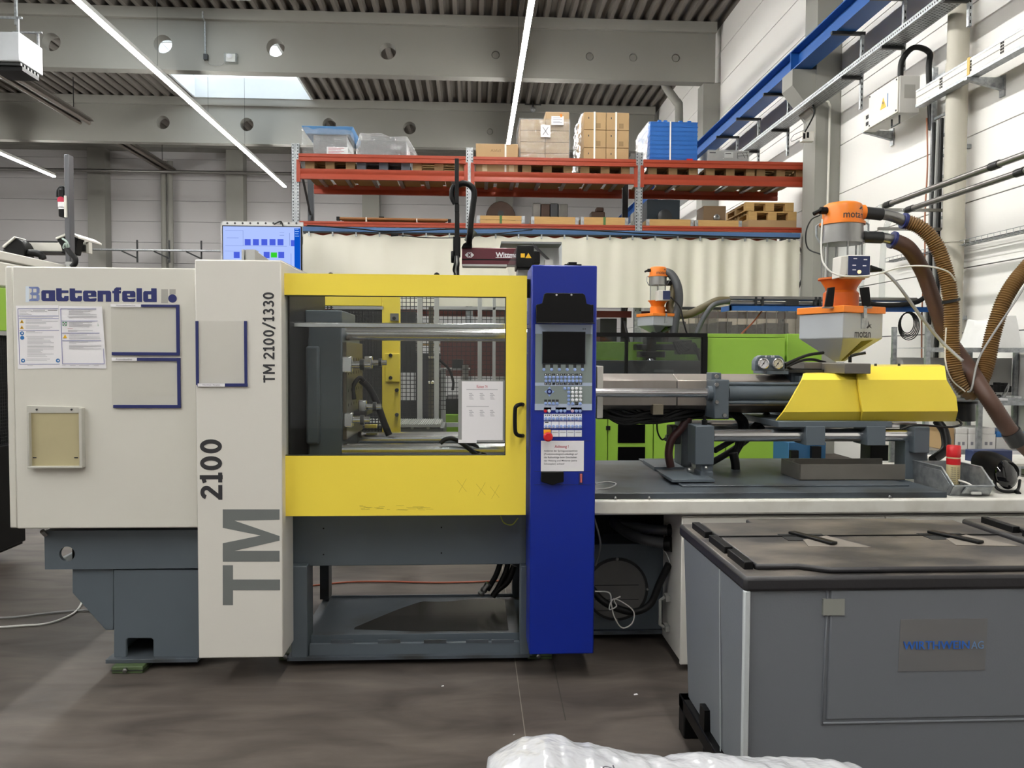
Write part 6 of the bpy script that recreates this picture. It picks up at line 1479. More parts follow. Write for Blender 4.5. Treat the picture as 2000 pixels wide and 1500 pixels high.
# lower level: collars, moulds, poles, pallets
LZ = zB1; LY = RY+.08
def collar(px0, px1, py0, label, rows_=1, strap=False):
    x0, x1, _, zt2 = rect(px0, py0, px1, 440, LY)
    t = thing('wooden_collar_crate', label, 'crate', ((x0+x1)/2, LY+.4, LZ), 'wooden collar crates in the rack')
    h = (zt2-LZ)/rows_
    for k in range(rows_):
        for y in (LY, LY+.78): MB().box(x0+.04, x1-.04, y, y+.022, LZ+k*h+.003, LZ+(k+1)*h-.003).build('board', wood_l, t)
        for x in (x0+.02, x1-.042): MB().box(x, x+.022, LY+.022, LY+.78, LZ+k*h+.003, LZ+(k+1)*h-.003).build('board', wood_l, t)
    q = MB()
    for x in (x0, x1-.055): q.box(x, x+.055, LY-.004, LY+.03, LZ+.01, zt2-.005)
    q.build('hinge', zinc, t); MB().box(x0+.05, x1-.05, LY+.03, LY+.77, LZ, LZ+.02).build('bottom_board', chip, t)
    if strap: MB().box((x0+x1)/2-.02, (x0+x1)/2+.02, LY-.006, LY-.002, LZ, zt2).build('strap', M('green_strap', '3f6a35', .5), t)
    return x0, x1, zt2
collar(931, 1025, 421, 'two-board wooden collar crate with green strap under the round dark plate', 2, True)
collar(1037, 1130, 423, 'plain wooden collar crate under the grey mould', 1)
collar(1134, 1227, 424, 'wooden collar crate with green strap under the small wrapped part', 1, True)
collar(1262, 1355, 428, 'wooden collar crate under the dark blue machine part', 1)
collar(1357, 1449, 430, 'wooden collar crate under the brown block with the steel ring', 1)
rust = M('rusty_dark_steel', '4a3326', .6, .3, hx2='35261e', scale=8)
def at2(px, py): p = at(px, py, LY+.25); return (p.x, p.z)
t = thing('round_plate', 'rusty dark round-topped plate standing in the two-board crate', 'plate', at(977, 420, LY+.25))
c = at(978, 421, LY+.25); R_ = 29*ppm(LY+.25)
MB().prism([(c.x-R_, LZ+.03)] + [(c.x+R_*math.cos(PI-PI*k/18), c.z-.04+R_*1.12*math.sin(PI*k/18)) for k in range(19)] + [(c.x+R_, LZ+.03)], 'y', LY+.25, LY+.4).build('plate', rust, t, .01)
MB().lathe([(.05, 0), (.05, -.03)], (c.x, LY+.25, c.z+.03), 'y', 14).build('hub', gunmetal, t)
t = thing('mould', 'grey steel mould made of four blocks in the plain wooden crate', 'mould', at(1075, 420, LY+.2))
for i, (a_, b_) in enumerate(((1041,1056),(1057,1074),(1075,1090),(1091,1109))): MB().box(at(a_,410,LY+.2).x, at(b_,410,LY+.2).x, LY+.2, LY+.55, LZ+.03, at(1075,397+i%2,LY+.2).z).build('mould_plate', [M('stained_steel', '6d6b66', .4, .5, hx2='4e4a46', scale=6), rust, gunmetal][i % 3] if i else M('stained_steel_block', '77746f', .4, .5, hx2='55504b', scale=6), t, .01)
t = thing('small_mould', 'small dark part under film in the crate beside the dark upright', 'mould', at(1175, 420, LY+.3))
MB().box(at(1155,410,LY+.3).x, at(1182,410,LY+.3).x, LY+.3, LY+.55, LZ+.03, at(1170,413,LY+.3).z).box(at(1165,410,LY+.3).x, at(1180,410,LY+.3).x, LY+.32, LY+.5, at(1170,413,LY+.3).z, at(1170,404,LY+.3).z).build('mould_block', rust, t, .02)
t = thing('machine_part', 'dark blue-black machine part with a half-round flange in the wooden crate', 'machine part', at(1300, 420, LY+.2))
MB().box(at(1264,410,LY+.25).x, at(1328,410,LY+.25).x, LY+.25, LY+.7, LZ+.03, at(1300,390,LY+.25).z).build('part_body', M('deep_petrol_paint', '14222c', .4), t, .01)
c = at(1297, 424, LY+.22); MB().lathe([(.12, 0), (.12, -.05), (.1, -.06)], (c.x, LY+.22, c.z), 'y', 24).build('flange', gunmetal, t)
t = thing('brown_block', 'brown machined block with a steel ring in the rightmost crate', 'block', at(1395, 420, LY+.2))
MB().box(at(1374,410,LY+.2).x, at(1418,410,LY+.2).x, LY+.2, LY+.6, LZ+.03, at(1395,402,LY+.2).z).build('block_body', M('brown_steel', '7a6247', .6), t, .008)
c = at(1399, 425, LY+.18); MB().lathe([(.05,0),(.055,-.04),(.03,-.05),(.03,-.01)], (c.x, LY+.19, c.z), 'y', 18).build('ring', steel, t)
t = thing('pole_bundle', 'bundle of thin brown poles lying on the lower rack level', 'poles', at(770, 428, LY))
for k in range(4): MB().cyl(at(660+4*k, 426.5+k*1.2, LY+.06*k), at(876-3*k, 430+k*1.2, LY+.06*k), .022, n=8).build('pole', M('brown_pole', '8a5f38', .5) if k == 0 else bpy.data.materials['brown_pole'], t)
q = MB().fb(657, 423, 663, 430, LY-.03, LY+.03).fb(740, 423, 750, 427, LY, LY+.03).fb(875, 428, 881, 434, LY-.03, LY+.03); q.build('pole_end', black, t)
q = MB().fb(714, 424, 716, 433, LY-.03, LY+.22).fb(813, 427, 815, 435, LY-.03, LY+.22); q.build('tie', strapm, t)
zc = at(1500, 430, LY).z
pcx0, pcx1 = at(1462,410,LY).x, at(1556,410,LY).x
tag(MB().box(pcx0, pcx1, LY, LY+.9, LZ+.001, zc).build('flat_carton', card), 'flat grey-brown carton under the two stacked wooden pallets', 'box')
for k in range(2):
    t = pallet('pallet', ['lower wooden pallet of the two stacked on the flat carton', 'upper wooden pallet of the two stacked on the flat carton'][k], (pcx0+pcx1)/2-.05*k, LY+.5, zc+.001+k*.15, (pcx1-pcx0), 1.0, wood_l, 'pallets in the rack')
tag(MB().hexa([(at(1535,400,LY).x,LY+.6,LZ),(at(1566,400,LY).x,LY+.6,LZ),(at(1566,400,LY).x,LY+.63,LZ),(at(1535,400,LY).x,LY+.63,LZ),(at(1535,400,LY).x,LY+.9,LZ+.55),(at(1566,400,LY).x,LY+.9,LZ+.55),(at(1566,400,LY).x,LY+.93,LZ+.55),(at(1535,400,LY).x,LY+.93,LZ+.55)]).build('pale_board', M('pale_board', 'd8c7a0', .6)), 'pale board leaning at the right end of the lower rack level', 'board')

# ================================================================ CURTAIN
CY = RY-.16
xa, xb = at(592, 445, CY).x, at(1562, 460, CY).x
zr = at(1000, 457, CY).z
cu = thing('tarpaulin_curtain', 'ivory tarpaulin curtain hanging from a blue rail below the rack', 'curtain', ((xa+xb)/2, CY, zr))
MB().box(xa, xb, CY-.03, CY+.05, zr, zr+.07).build('blue_rail', rail_b, cu); MB().box(xa, xb, CY-.02, CY+.03, zr-.02, zr).build('track', gunmetal, cu)
zc0 = at(1230, 601, CY).z
fa = {0: .0}
def cloth(u, v):
    x = xa+(xb-xa)*u; w = .25 + .75*max(0, min(1, (u-.70)/.1)); d = (1-v)**.5
    y = CY + (.03*math.sin(x*9.5+.6*math.sin(x*3)) + .018*math.sin(x*23+1))*w*1.6*(.35+.65*d) + .012*noise.noise(Vector((x*1.7, v*3, 1)))
    sag = .03*abs(math.sin(x*PI/.37))**3
    return (x, y, zc0 + (zr-.03-sag*v-zc0)*v)
MB().grid(cloth, 360, 14).build('cloth', curtain_m, cu)
q = MB(); x = xa+.1
while x < xb: q.box(x-.012, x+.012, CY-.045, CY-.02, zr-.075, zr-.01); x += .37
q.build('hook', zinc, cu)
q = MB().tube(spline([at(600,440,CY-.1), at(700,447,CY-.1), at(760,452,CY-.1), at(900,447,CY-.1), at(1100,448,CY-.1), at(1300,458,CY-.1), at(1560,466,CY-.1)], 8), .011, 6)
tag(q.build('sagging_cable', rubber), 'thin black cable looping along the blue curtain rail', 'cable')
t = thing('hanging_plug', 'black plug dangling on a cable in front of the curtain', 'plug', at(775, 460, CY-.12))
MB().tube(spline([at(775,459,CY-.12), at(830,464,CY-.12), at(900,464,CY-.12), at(960,457,CY-.12), at(1040,449,CY-.08)], 8), .008, 6).build('lead', rubber, t); MB().cyl(at(764,459,CY-.12), at(778,459,CY-.12), .025, .015, 10).build('plug_body', black, t)
# strips of clear pvc below the curtain on the right
st_ = thing('strip_curtain', 'clear grey PVC strip curtain below the tarpaulin, behind the green machine', 'strip curtain', (3.5, CY-.1, zc0))
px = 1306
while px < 1556:
    a_ = rect(px, 604, px+21, 660, CY-.08-.03*((px//21) % 2)); MB().box(a_[0], a_[1], CY-.08-.03*((px//21) % 2), CY-.077-.03*((px//21) % 2), a_[2]-.9, a_[3]).build('strip', strip_p, st_); px += 19
hr = rect(1300, 600, 1560, 605, CY-.13); MB().box(hr[0], cx0+.005, CY-.13, CY-.06, hr[2], hr[3]).build('hanging_rail', gunmetal, st_)
# dark stored goods seen under the curtain
for i, (px0, px1, py) in enumerate(((1172,1205,622),(1300,1340,628),(1345,1400,632),(1405,1430,628),(1440,1490,634),(1495,1540,631))):
    t, *_ = gbox(px0, py, px1, 672, RY+.3, RY+.8, rust if i % 2 else gunmetal, 'stored_mould', ['dark mould on the low rack level right of the blue cabinet', 'dark mould behind the clear strips, nearest the small hopper', 'second dark mould behind the clear strips', 'narrow mould behind the clear strips', 'long mould behind the clear strips', 'mould behind the clear strips nearest the concrete column'][i], 'mould', 'moulds behind the strip curtain', z0=1.751)
# screen
Y = 11.6; a_ = rect(434, 441, 589, 529, Y)
t = thing('monitor', 'large flat monitor with blue and green status tiles left of the curtain', 'screen', ((a_[0]+a_[1])/2, Y, a_[2]))
sh = a_[1]-a_[0]; zb_ = a_[3]-sh*.57
MB().box(a_[0], a_[1], Y, Y+.06, zb_, a_[3]).build('housing', black, t, .004)
MB().box(a_[0]+.014, a_[1]-.014, Y-.004, Y, zb_+.014, a_[3]-.014).build('display', glow('pale_blue_display', 'a9bdf8', .95), t)
MB().fb(575, 446, 586.5, 530, Y-.006, Y-.004).build('side_bar', glow('blue_side_bar', '0a50c0', .9), t)
tile = glow('blue_tile', '4a5fd8', .9)
for px, py, w in [(p, 467, 11.5) for p in (478, 494, 510.5, 526.5, 542)] + [(568, 469, 7)] + [(p, 492, 11.5) for p in (456.5, 493, 515, 543.5)]:
    MB().fb(px, py, px+w, py+12, Y-.006, Y-.004).build('status_tile', tile, t)
MB().fb(529, 493, 541, 503, Y-.006, Y-.004).build('status_tile', glow('green_tile', '35c52c', .95), t)['label'] = 'green status tile'
q = MB()
for x0_, y0_, x1_, y1_ in ((440,450,475,450.8),(474.5,450,475.3,480),(443,464,466,465),(440,480,560,480.8),(546,454,555,454.8),(546,459,555,460),(439,490,470,490.6),(565,455,566,480),(568,495,569,520)): q.fb(x0_, y0_, x1_, y1_, Y-.0055, Y-.004)
q.build('display_line', glow('display_line', '8fa2e0', .8), t)
q = MB()
for k in range(4): q.fb(576, 447+k*4.5, 583+k%2, 448.4+k*4.5, Y-.0065, Y-.006)
q.build('display_text', glow('display_text', '8ab4f0', .9), t)
q = MB().fb(432, 433, 592, 441, Y+.07, Y+.1).fb(431, 433, 434, 530, Y+.07, Y+.1); q.build('mounting_frame', alu, t); q = MB()
for k in range(10): e = at(444+k*15, 436, Y+.07); q.cyl((e.x, Y+.066, e.z), (e.x, Y+.07, e.z), .016, n=8)
q.build('frame_hole', gunmetal, t); MB().box((a_[0]+a_[1])/2-.1, (a_[0]+a_[1])/2+.1, Y+.1, Y+.14, 0, a_[3]).build('stand_post', alu, t)
q = MB().tube(spline([at(535,438,Y+.05), at(545,433,Y+.03), at(550,434,Y+.03), at(553,443,Y-.0)], 6), .01, 6); q.build('screen_lead', rubber, t)

# ================================================================ GREEN MACHINE BEHIND
GM = 8.9
gm = thing('green_machine', 'lime green injection moulding machine behind the yellow door and hopper', 'machine', (at(1300,900,GM).x, GM+.6, 0))
def gfb(px0, py0, px1, py1, Y0, Y1, name, m, bev=.008): return MB().fb(px0, py0, px1, py1, Y0, Y1).build(name, m, gm, bev)
zg = at(1400, 908, GM).z
gfb(1381, 660, 1533, 735, GM, GM+1.2, 'upper_cover', green); gfb(1381, 652, 1533, 659, GM, GM+1.2, 'cover_lip', green, .004); gfb(1535, 652, 1604, 880, GM+.25, GM+1.3, 'rear_cover', green)
MB().box(at(1160,900,GM).x, at(1560,900,GM).x, GM+.1, GM+1.3, .06, at(1300,735,GM).z-.02).build('machine_frame', green, gm, .006)
xg = [at(p, 870, GM).x for p in (1160, 1188, 1278, 1420, 1540)]; zt2, z00 = at(1300, 818, GM).z, .1
for a_, b_ in zip(xg, xg[1:]): MB().box(a_+.006, b_-.006, GM+.05, GM+.1, z00, zt2).build('cabinet_door', green, gm, .006)
for py0, py1 in ((829, 865), (873, 910)): MB().fb(1207, py0, 1260, py1, GM+.035, GM+.05).build('black_window', pitch_b, gm, .004)
MB().fb(1184, 832, 1192, 840, GM+.03, GM+.05).build('door_latch', black, gm)
MB().box(at(1165,800,GM).x, at(1560,800,GM).x, GM+.06, GM+.12, zt2+.01, zt2+.12).build('dark_band', pitch_b, gm)
# smoked guard with black frame
fr_ = MB().fb(1160, 650, 1382, 658, GM-.06, GM+.02).fb(1222, 658, 1227, 735, GM-.06, GM+.02).fb(1372, 658, 1382, 735, GM-.06, GM+.02); fr_.build('guard_frame', black, gm)
MB().fb(1160, 658, 1375, 735, GM-.03, GM-.025).build('guard_window', tint, gm)
gfb(1160, 668, 1370, 735, GM+.9, GM+1.0, 'inner_cover', green)
MB().fb(1160, 704, 1372, 735, GM+.1, GM+.5).build('barrel_guard', M('dull_shroud', '7a7a78', .45), gm, .01)
for px0, py0, px1, py1, Y0 in ((1243,672,1320,684,.3),(1250,686,1300,698,.2),(1262,658,1282,704,.3),(1325,680,1368,692,.3),(1330,664,1352,680,.35)): MB().fb(px0, py0, px1, py1, GM+Y0, GM+Y0+.2).build('injection_block', gunmetal, gm, .01)
q = MB(); e = at(1270, 708, GM+.18); q.lathe([(.05,0),(.05,-.03),(.03,-.05)], (e.x, e.y, e.z), 'y', 14); q.build('cover_knob', chrome, gm)
MB().fb(1278, 722, 1316, 727, GM+.0, GM+.05).build('guide_strip', alu, gm)
random.seed(11)
for k in range(5): hose('machine_hose', [(1316+k*3,668,GM+.2),(1328+k*4,690-k*2,GM+.15),(1340+k*4,672,GM+.2),(1368,690+k*4,GM+.3)], .018, rubber, gm, n=8)
# clamp end seen through the yellow door
xq0, xq1 = at(868, 830, GM).x, at(1160, 830, GM).x
MB().box(xq0, xq1, GM, GM+1.2, .1, at(880,810,GM).z).build('clamp_base', green, gm, .006)
MB().box(xq0, xq1, GM+.1, GM+1.1, at(880,810,GM).z, at(880,780,GM).z).build('base_top', gunmetal, gm)
# small loader on it
zf2 = at(1283, 613, GM+.5).z
l2, _, _ = loader('hopper_loader', 'smaller, more distant orange hopper loader on the green machine', 'hopper', None, at(1284,640,GM+.5).x, GM+.5, zf2, .93, 20, .12, .12, False, .38)
MB().cyl(at(1284,645,GM+.5), at(1284,668,GM+.5), .08, n=12).build('throat', gunmetal, l2)
MB().fb(1285, 567, 1309, 587, GM+.25, GM+.38).build('control_box', cream_w, l2, .005); MB().fb(1295, 568, 1309, 585, GM+.244, GM+.25).build('control_face', bpy.data.materials['dark_blue_face'], l2)
MB().cyl(at(1298,553,GM+.5), at(1318,553,GM+.5), .035, n=10).build('feed_pipe', gunmetal, l2)
t4 = hose_thing('dark hose curving down from the small loader to the green machine', [(1296,530,GM+.5),(1312,537,GM+.45),(1324,560,GM+.4),(1326,590,GM+.4),(1320,620,GM+.4),(1316,652,GM+.4)], .05, hose_g, rib=False)
t5 = hose_thing('olive hose sweeping from the small loader to the pipes on the blue beam', [(1318,553,GM+.5),(1313,580,GM+.5),(1308,600,GM+.5),(1320,614,GM+.45),(1345,614,GM+.4),(1375,600,GM+.4),(1400,588,GM+.4),(1425,587,GM+.4)], .048, M('olive_hose', '5b5238', .5), rib=False)
t6 = hose_thing('dark hose running down from the blue beam to the green machine', [(1425,588,GM+.3),(1395,595,GM+.3),(1378,615,GM+.3),(1365,640,GM+.3),(1360,655,GM+.3)], .03, hose_g, rib=False)
hose('thin_lead', [(1310,580,GM+.3),(1328,600,GM+.25),(1335,630,GM+.2),(1342,652,GM+.2)], .01, rubber, l2, n=6)
# blue cross beam with pipes and coil
YBB = 9.3
t = thing('blue_beam', 'horizontal blue steel beam carrying grey pipes behind the large hopper', 'beam', at(1620, 603, YBB))
a_ = rect(1426, 598, 1816, 608, YBB); MB().box(a_[0], XW-.001, YBB, YBB+.03, a_[2], a_[3]).box(a_[0], XW-.001, YBB, YBB+.35, a_[3]-.005, a_[3]).box(a_[0], a_[0]+.02, YBB, YBB+.35, a_[2], a_[3]).build('beam_profile', crane_b, t)
for i, py in enumerate((588, 593)):
    p_ = at(1425, py, YBB+.1); p_.z = a_[3]+.032+.062*(1-i); tag(MB().cyl(p_, (at(1790,py+1,YBB+.1).x, YBB+.1+.12*i, p_.z), .03, n=10).build('steel_pipe', pipe_s), ['upper grey pipe lying on the blue cross beam', 'lower grey pipe lying on the blue cross beam'][i], 'pipe')
q = MB()
for px in (1475, 1488, 1592, 1600): q.fb(px, 580, px+4, 597, YBB+.06, YBB+.12)
q.fb(1537, 585, 1560, 597, YBB+.02, YBB+.06); q.build('pipe_clamp', gunmetal, t)
t = thing('cable_coil', 'coil of thin dark cable hanging from the blue cross beam', 'cable', at(1773, 630, YBB-.03))
for k in range(5):
    c_ = at(1772+k*.8, 631+k*1.4, YBB-.03-.01*k); MB().tube([(c_.x+(.085+.012*k)*math.cos(A*PI/12), c_.y, c_.z+(.125+.012*k)*math.sin(A*PI/12)) for A in range(25)], .006, 6).build('loop', rubber, t)
t = thing('thick_cable', 'black cable with frayed copper end lying over the blue cross beam', 'cable', at(1760, 592, YBB))
hose('cable', [(1690,590,YBB-.05),(1720,596,YBB-.05),(1770,594,YBB-.05),(1800,585,YBB-.05),(1822,560,YBB-.05),(1830,520,YBB-.03)], .03, rubber, t)
hose('orange_lead', [(1448,652,YBB+.2),(1470,630,YBB+.2),(1488,608,YBB+.2)], .01, bpy.data.materials['orange_cable'], t, n=6)
# picking robot in dark red on the green machine
RYb = 9.2
ro = thing('linear_robot', 'dark red handling robot beam with tall black lift mast above the yellow door', 'robot', at(980, 520, RYb))
MB().fb(902, 484, 1010, 517, RYb, RYb+.25).build('beam', maroon, ro, .01); MB().fb(902, 506, 1008, 508, RYb-.004, RYb).build('beam_groove', black, ro); MB().fb(903, 516, 990, 520, RYb, RYb+.2).build('linear_guide', alu, ro)
MB().ftext('Wittmann', 968, 493, 1024, 503, RYb, bold=.03).build('lettering', paper, ro, 0, False); MB().fb(968, 502.5, 1000, 503.5, RYb-.0006, RYb).build('underline', paper, ro)
q = MB().fp([(908,498),(913,493),(921,493),(926,498),(921,503),(913,503)], RYb-.0008, RYb); q.build('emblem', paper, ro); q = MB(); q.line(at(914,495,RYb-.0015), at(920,501,RYb-.0015), .012, .001); q.line(at(920,495,RYb-.0015), at(914,501,RYb-.0015), .012, .001); q.build('emblem_cross', maroon, ro)
ms = MB().fb(888, 309, 896, 398, RYb-.3, RYb-.2).fb(888, 398, 897, 414, RYb-.29, RYb-.21).fb(888, 414, 897, 500, RYb-.3, RYb-.2).fb(885, 462, 899, 500, RYb-.25, RYb-.1).build('lift_mast', black, ro, .006)
hose('cable_chain', [(893,362,RYb-.15),(905,358,RYb-.15),(918,362,RYb-.15),(926,375,RYb-.15),(924,400,RYb-.15),(920,430,RYb-.15),(918,455,RYb-.15),(916,475,RYb-.1)], .035, black, ro)
hose('cable_chain', [(888,362,RYb-.25),(883,370,RYb-.25),(883,385,RYb-.25),(889,398,RYb-.25)], .03, black, ro)
MB().fp([(901,484),(905,476),(918,468),(922,468),(922,484)], RYb-.05, RYb+.2).build('chain_bracket', black, ro, .006)
hose('cable_bundle', [(912,472,RYb-.08),(920,460,RYb-.1),(928,452,RYb-.1)], .04, M('grey_green_cables', '5a5e55', .6), ro)
MB().cyl(at(881,502,RYb-.25), at(887,502,RYb-.25), .07, n=16).build('motor', black, ro, .01)
for k in range(3): hose('gripper_lead', [(890+k*2,500,RYb-.32),(888+k*4,515,RYb-.34),(886+k*4,528,RYb-.3),(892,540,RYb-.3)], .012, [rubber, cable_g, rubber][k], ro, n=6)
MB().fb(886, 500, 897, 545, RYb-.3, RYb-.22).build('gripper_arm', gunmetal, ro, .006)
MB().fb(1009, 479, 1043, 523, RYb-.15, RYb+.3).build('carriage', black, ro, .012); MB().fb(1040, 490, 1055, 515, RYb, RYb+.3).build('drive_motor', black, ro, .01)
MB().fb(1017, 495, 1025, 503, RYb-.154, RYb-.15).build('hand_warning', signy, ro); MB().fp([(1026,504),(1038,504),(1032,494)], RYb-.154, RYb-.15).build('warning_triangle', signy, ro)
MB().fp([(990,520),(1010,480),(1008,524),(1003,540),(995,540)], RYb-.08, RYb-.07).build('clear_guard', pocket, ro)
pa = rect(1010, 523, 1040, 660, RYb+.05); MB().box(pa[0], pa[1], RYb+.05, RYb+.3, at(880,780,GM).z+.001, pa[3]).build('pedestal', M('pale_grey_steel', 'b5b7b8', .5), ro, .01)
MB().fb(979, 472, 1097, 476, RYb+.35, RYb+.9).build('roof_plate', M('grey_roof_plate', '7b7e80', .5), ro); q = MB(); q.bar(at(1040,477,RYb+.35), at(1072,508,RYb+.35), .03); q.build('stay', gunmetal, ro)
MB().fb(1012, 477, 1097, 560, RYb+.7, RYb+.72).build('side_panel', M('pale_panel', 'c4c8cb', .5), ro)
MB().fb(1064, 507, 1080, 522, RYb+.2, RYb+.35).build('end_stop', alu, ro)

# ================================================================ GUARD FENCE AND CONVEYOR SEEN THROUGH THE DOOR
FY = 6.6
gf = thing('guard_fence', 'aluminium guard fence with black wire mesh seen through the door window', 'fence', at(830, 900, FY))
for px0, px1, Y in ((815,825,FY),(848,857,FY),(933,941,FY+.8),(962,968,FY+1.0),(1020,1028,FY)):
    a_ = rect(px0, 560, px1, 800, Y); MB().box(a_[0], a_[1], Y, Y+.045, 0, at(px0,540,Y).z).build('post', alu, gf, .003)
mesh_panel(640, 565, 815, 830, FY+.02, gf, .035, .003); mesh_panel(825, 565, 848, 830, FY+.02, gf, .035, .003); mesh_panel(857, 605, 935, 800, FY+1.1, gf, .045, .003); mesh_panel(941, 605, 1020, 800, FY+1.1, gf, .045, .003)
MB().fb(857, 600, 1030, 605, FY+1.0, FY+1.05).build('top_rail', alu, gf); MB().fb(640, 826, 1028, 834, FY, FY+.045).build('bottom_rail', alu, gf)
MB().fb(783, 728, 811, 782, FY+.05, FY+.08).build('sign_board', paper, gf)
t = thing('dark_machine', 'dark machine housing beyond the mesh fence', 'machine', at(760, 800, 8.2))
MB().fb(630, 608, 812, 900, 8.0, 8.6).build('housing', gunmetal, t); MB().fb(812, 690, 858, 830, 7.9, 8.3).build('housing', darkp, t)
t = thing('work_bench', 'grey steel bench beyond the guard fence behind the door window', 'bench', at(900, 760, 8.0))
MB().fb(858, 720, 918, 723, 7.9, 8.5).build('bench_top', alu, t); MB().fb(903, 712, 915, 745, 7.9, 8.0).build('bench_box', pipe_s, t)
q = MB()
for px in (866, 908): q.box(at(px,760,7.95).x-.025, at(px,760,7.95).x+.025, 7.93, 7.98, 0, at(px,722,7.95).z)
q.build('bench_leg', alu, t); MB().fb(884, 702, 904, 720, 8.0, 8.3).build('bench_vice', gunmetal, t)
hose('bench_hose', [(858,703,6.9),(876,720,6.9),(885,745,6.9),(884,762,6.9)], .012, rubber, t)
tag(MB().fb(860, 640, 1010, 735, 10.8, 10.85).build('red_partition', M('dull_red_board', '4e2a27', .6)), 'dull red partition far behind the door window', 'partition')
t = thing('lattice_post', 'dark post with chrome clamps beyond the fence between two aluminium posts', 'post', at(840, 800, 7.2))
MB().box(at(837,700,7.2).x, at(846,700,7.2).x, 7.2, 7.26, 0, at(840,600,7.2).z).build('post', M('olive_black_post', '4a4636', .5), t)
for py in (694, 744): MB().fb(836, py, 848, py+7, 7.14, 7.2).build('chrome_clamp', chrome, t, .006)
t = thing('conveyor', 'grey ribbed conveyor belt behind the tie bars', 'conveyor', at(820, 830, 5.7))
q = MB(); a0, a1 = at(700, 822, 5.7).x, at(868, 822, 5.7).x; zc1 = at(800, 829, 5.7).z
q.box(a0, a1, 5.7, 6.15, zc1-.13, zc1-.02); q.build('side_frame', M('grey_conveyor_frame', '585a58', .5), t, .01)
q = MB().box(a0, a1-.03, 5.69, 6.16, zc1-.02, zc1); x = a0
while x < a1-.04: q.box(x, x+.007, 5.69, 6.16, zc1, zc1+.006); x += .016
q.build('belt', M('grey_belt', '8b8b86', .6), t)
q = MB()
for px in (805, 836): e = at(px, 836, 5.69); q.cyl((e.x, 5.692, e.z), (e.x, 5.7, e.z), .012, n=8)
q.build('frame_bolt', steel, t)
for x in (a0+.1, a1-.2): MB().box(x, x+.05, 5.75, 5.8, 0, zc1-.13).build('leg', gunmetal, t)
tag(MB().fb(646, 1060, 671, 1142, 5.75, 5.9).build('grey_upright_box', gunmetal), 'grey box on the floor seen behind the frame below the yellow door', 'box')

# ================================================================ LEFT NEIGHBOUR MACHINE
lm = thing('neighbour_machine', 'cream and green machine with black base at the left edge', 'machine', (-4.5, 5.2, 0))
xe = at(49, 960, 6.0).x; LY0, LY1 = 4.2, 6.0
zt2 = atx(40, 500, xe).z
zk = at(25, 862, 6.0).z
MB().box(xe-2.2, xe, LY0, LY1, .12, zk).build('black_base', black, lm, .008)
MB().box(xe-2.2, xe-.06, LY0, LY1-.05, zk, zk+.82).build('mesh_guard_back', gunmetal, lm)
q = MB()
for y in (LY0, LY1-.55, LY1-.04): q.box(xe-.055, xe-.02, y, y+.035, zk, zk+.82)
q.box(xe-.055, xe-.02, LY0, LY1, zk+.8, zk+.83); q.build('guard_post', alu, lm)
q = MB(); y = LY0
while y < LY1: q.box(xe-.045, xe-.04, y, y+.004, zk, zk+.8); y += .025
z = zk
while z < zk+.8: q.box(xe-.045, xe-.04, LY0, LY1, z, z+.004); z += .025
q.build('wire_mesh', gunmetal, lm)['kind'] = 'stuff'
zgr = at(10, 566, 6.0).z
MB().box(xe-2.2, xe-.03, LY0, LY1+.1, zk+.83, zgr).build('green_cover', green, lm, .008)
zto = at(128, 518, 6.7); 
xo = zto.x
MB().box(xo-2.5, xo, LY0-.8, 6.72, zgr+.002, zto.z-.07).build('cream_hood', cream, lm, .02)
MB().box(xo-2.5, xo+.012, LY0-.8, 6.74, zto.z-.07, zto.z).build('hood_rim', cream_w, lm, .01)
q = MB().text('power 40', 0, .33, 0, .07, 0, bold=.01); q.v = [(xo+.0128, 5.18+a_-.0, zto.z+b_-.1) for a_, c_, b_ in q.v]; q.build('lettering', darkp, lm, 0, False)
for x, y in ((xe-.15, LY1-.2), (xe-.15, LY0+.2)):
    MB().lathe([(.045,0),(.045,.02),(.015,.03),(.015,.08),(.05,.08),(.05,.12)], (x, y, 0), n=14).build('levelling_foot', gunmetal, lm)
MB().box(xe-.3, xe-.02, LY1-.4, LY1-.01, .1, .2).build('foot_block', black, lm)
# white robot on it
LR = 7.0
lr = thing('linear_robot', 'white and black handling robot with vertical mast above the left machine', 'robot', at(100, 495, LR))
MB().fb(44, 473, 130, 491, LR, LR+.08).build('beam', cream, lr, .008); MB().fb(44, 471, 112, 473.5, LR, LR+.2).build('beam_rail', gunmetal, lr); MB().fb(44, 491, 120, 493, LR, LR+.2).build('beam_rail', gunmetal, lr)
MB().fp([(3,482),(28,462),(42,472),(48,482),(48,502),(18,500)], LR-.15, LR+.0).build('drive_housing', black, lr, .01); MB().fp([(3,481),(27,461),(30,463),(6,484)], LR-.17, LR+.0).build('housing_edge', cream_w, lr, .004)
MB().fp([(108,465),(126,456),(140,454),(153,464),(150,470),(145,497),(122,495),(118,480)], LR-.2, LR-.08).build('carriage', black, lr, .01); MB().fp([(108,464),(126,456),(126,461),(109,467)], LR-.22, LR+.2).fp([(137,453),(153,462),(153,466),(137,459)], LR-.22, LR+.2).build('carriage_edge', cream_w, lr, .004)
MB().fb(126, 301, 136, 520, LR-.32, LR-.24).build('lift_mast', M('grey_mast', '5b5c60', .4, .3), lr, .006)
hd = MB().fb(113, 368, 125, 423, LR-.3, LR-.18).build('mast_motor', black, lr, .01); MB().fb(113, 394, 125, 404, LR-.306, LR-.3).build('motor_sign', paper, hd); e = at(119, 391, LR-.3); MB().lathe([(.03,0),(.03,-.004)], (e.x, LR-.3, e.z), 'y', 14).build('sign_disc', inkr, hd); MB().fb(114, 405, 125, 408, LR-.306, LR-.3).build('motor_sign', paper, hd)
hose('cable_chain', [(114,385,LR-.25),(115,372,LR-.25),(121,367,LR-.25),(126,372,LR-.25)], .018, black, lr)
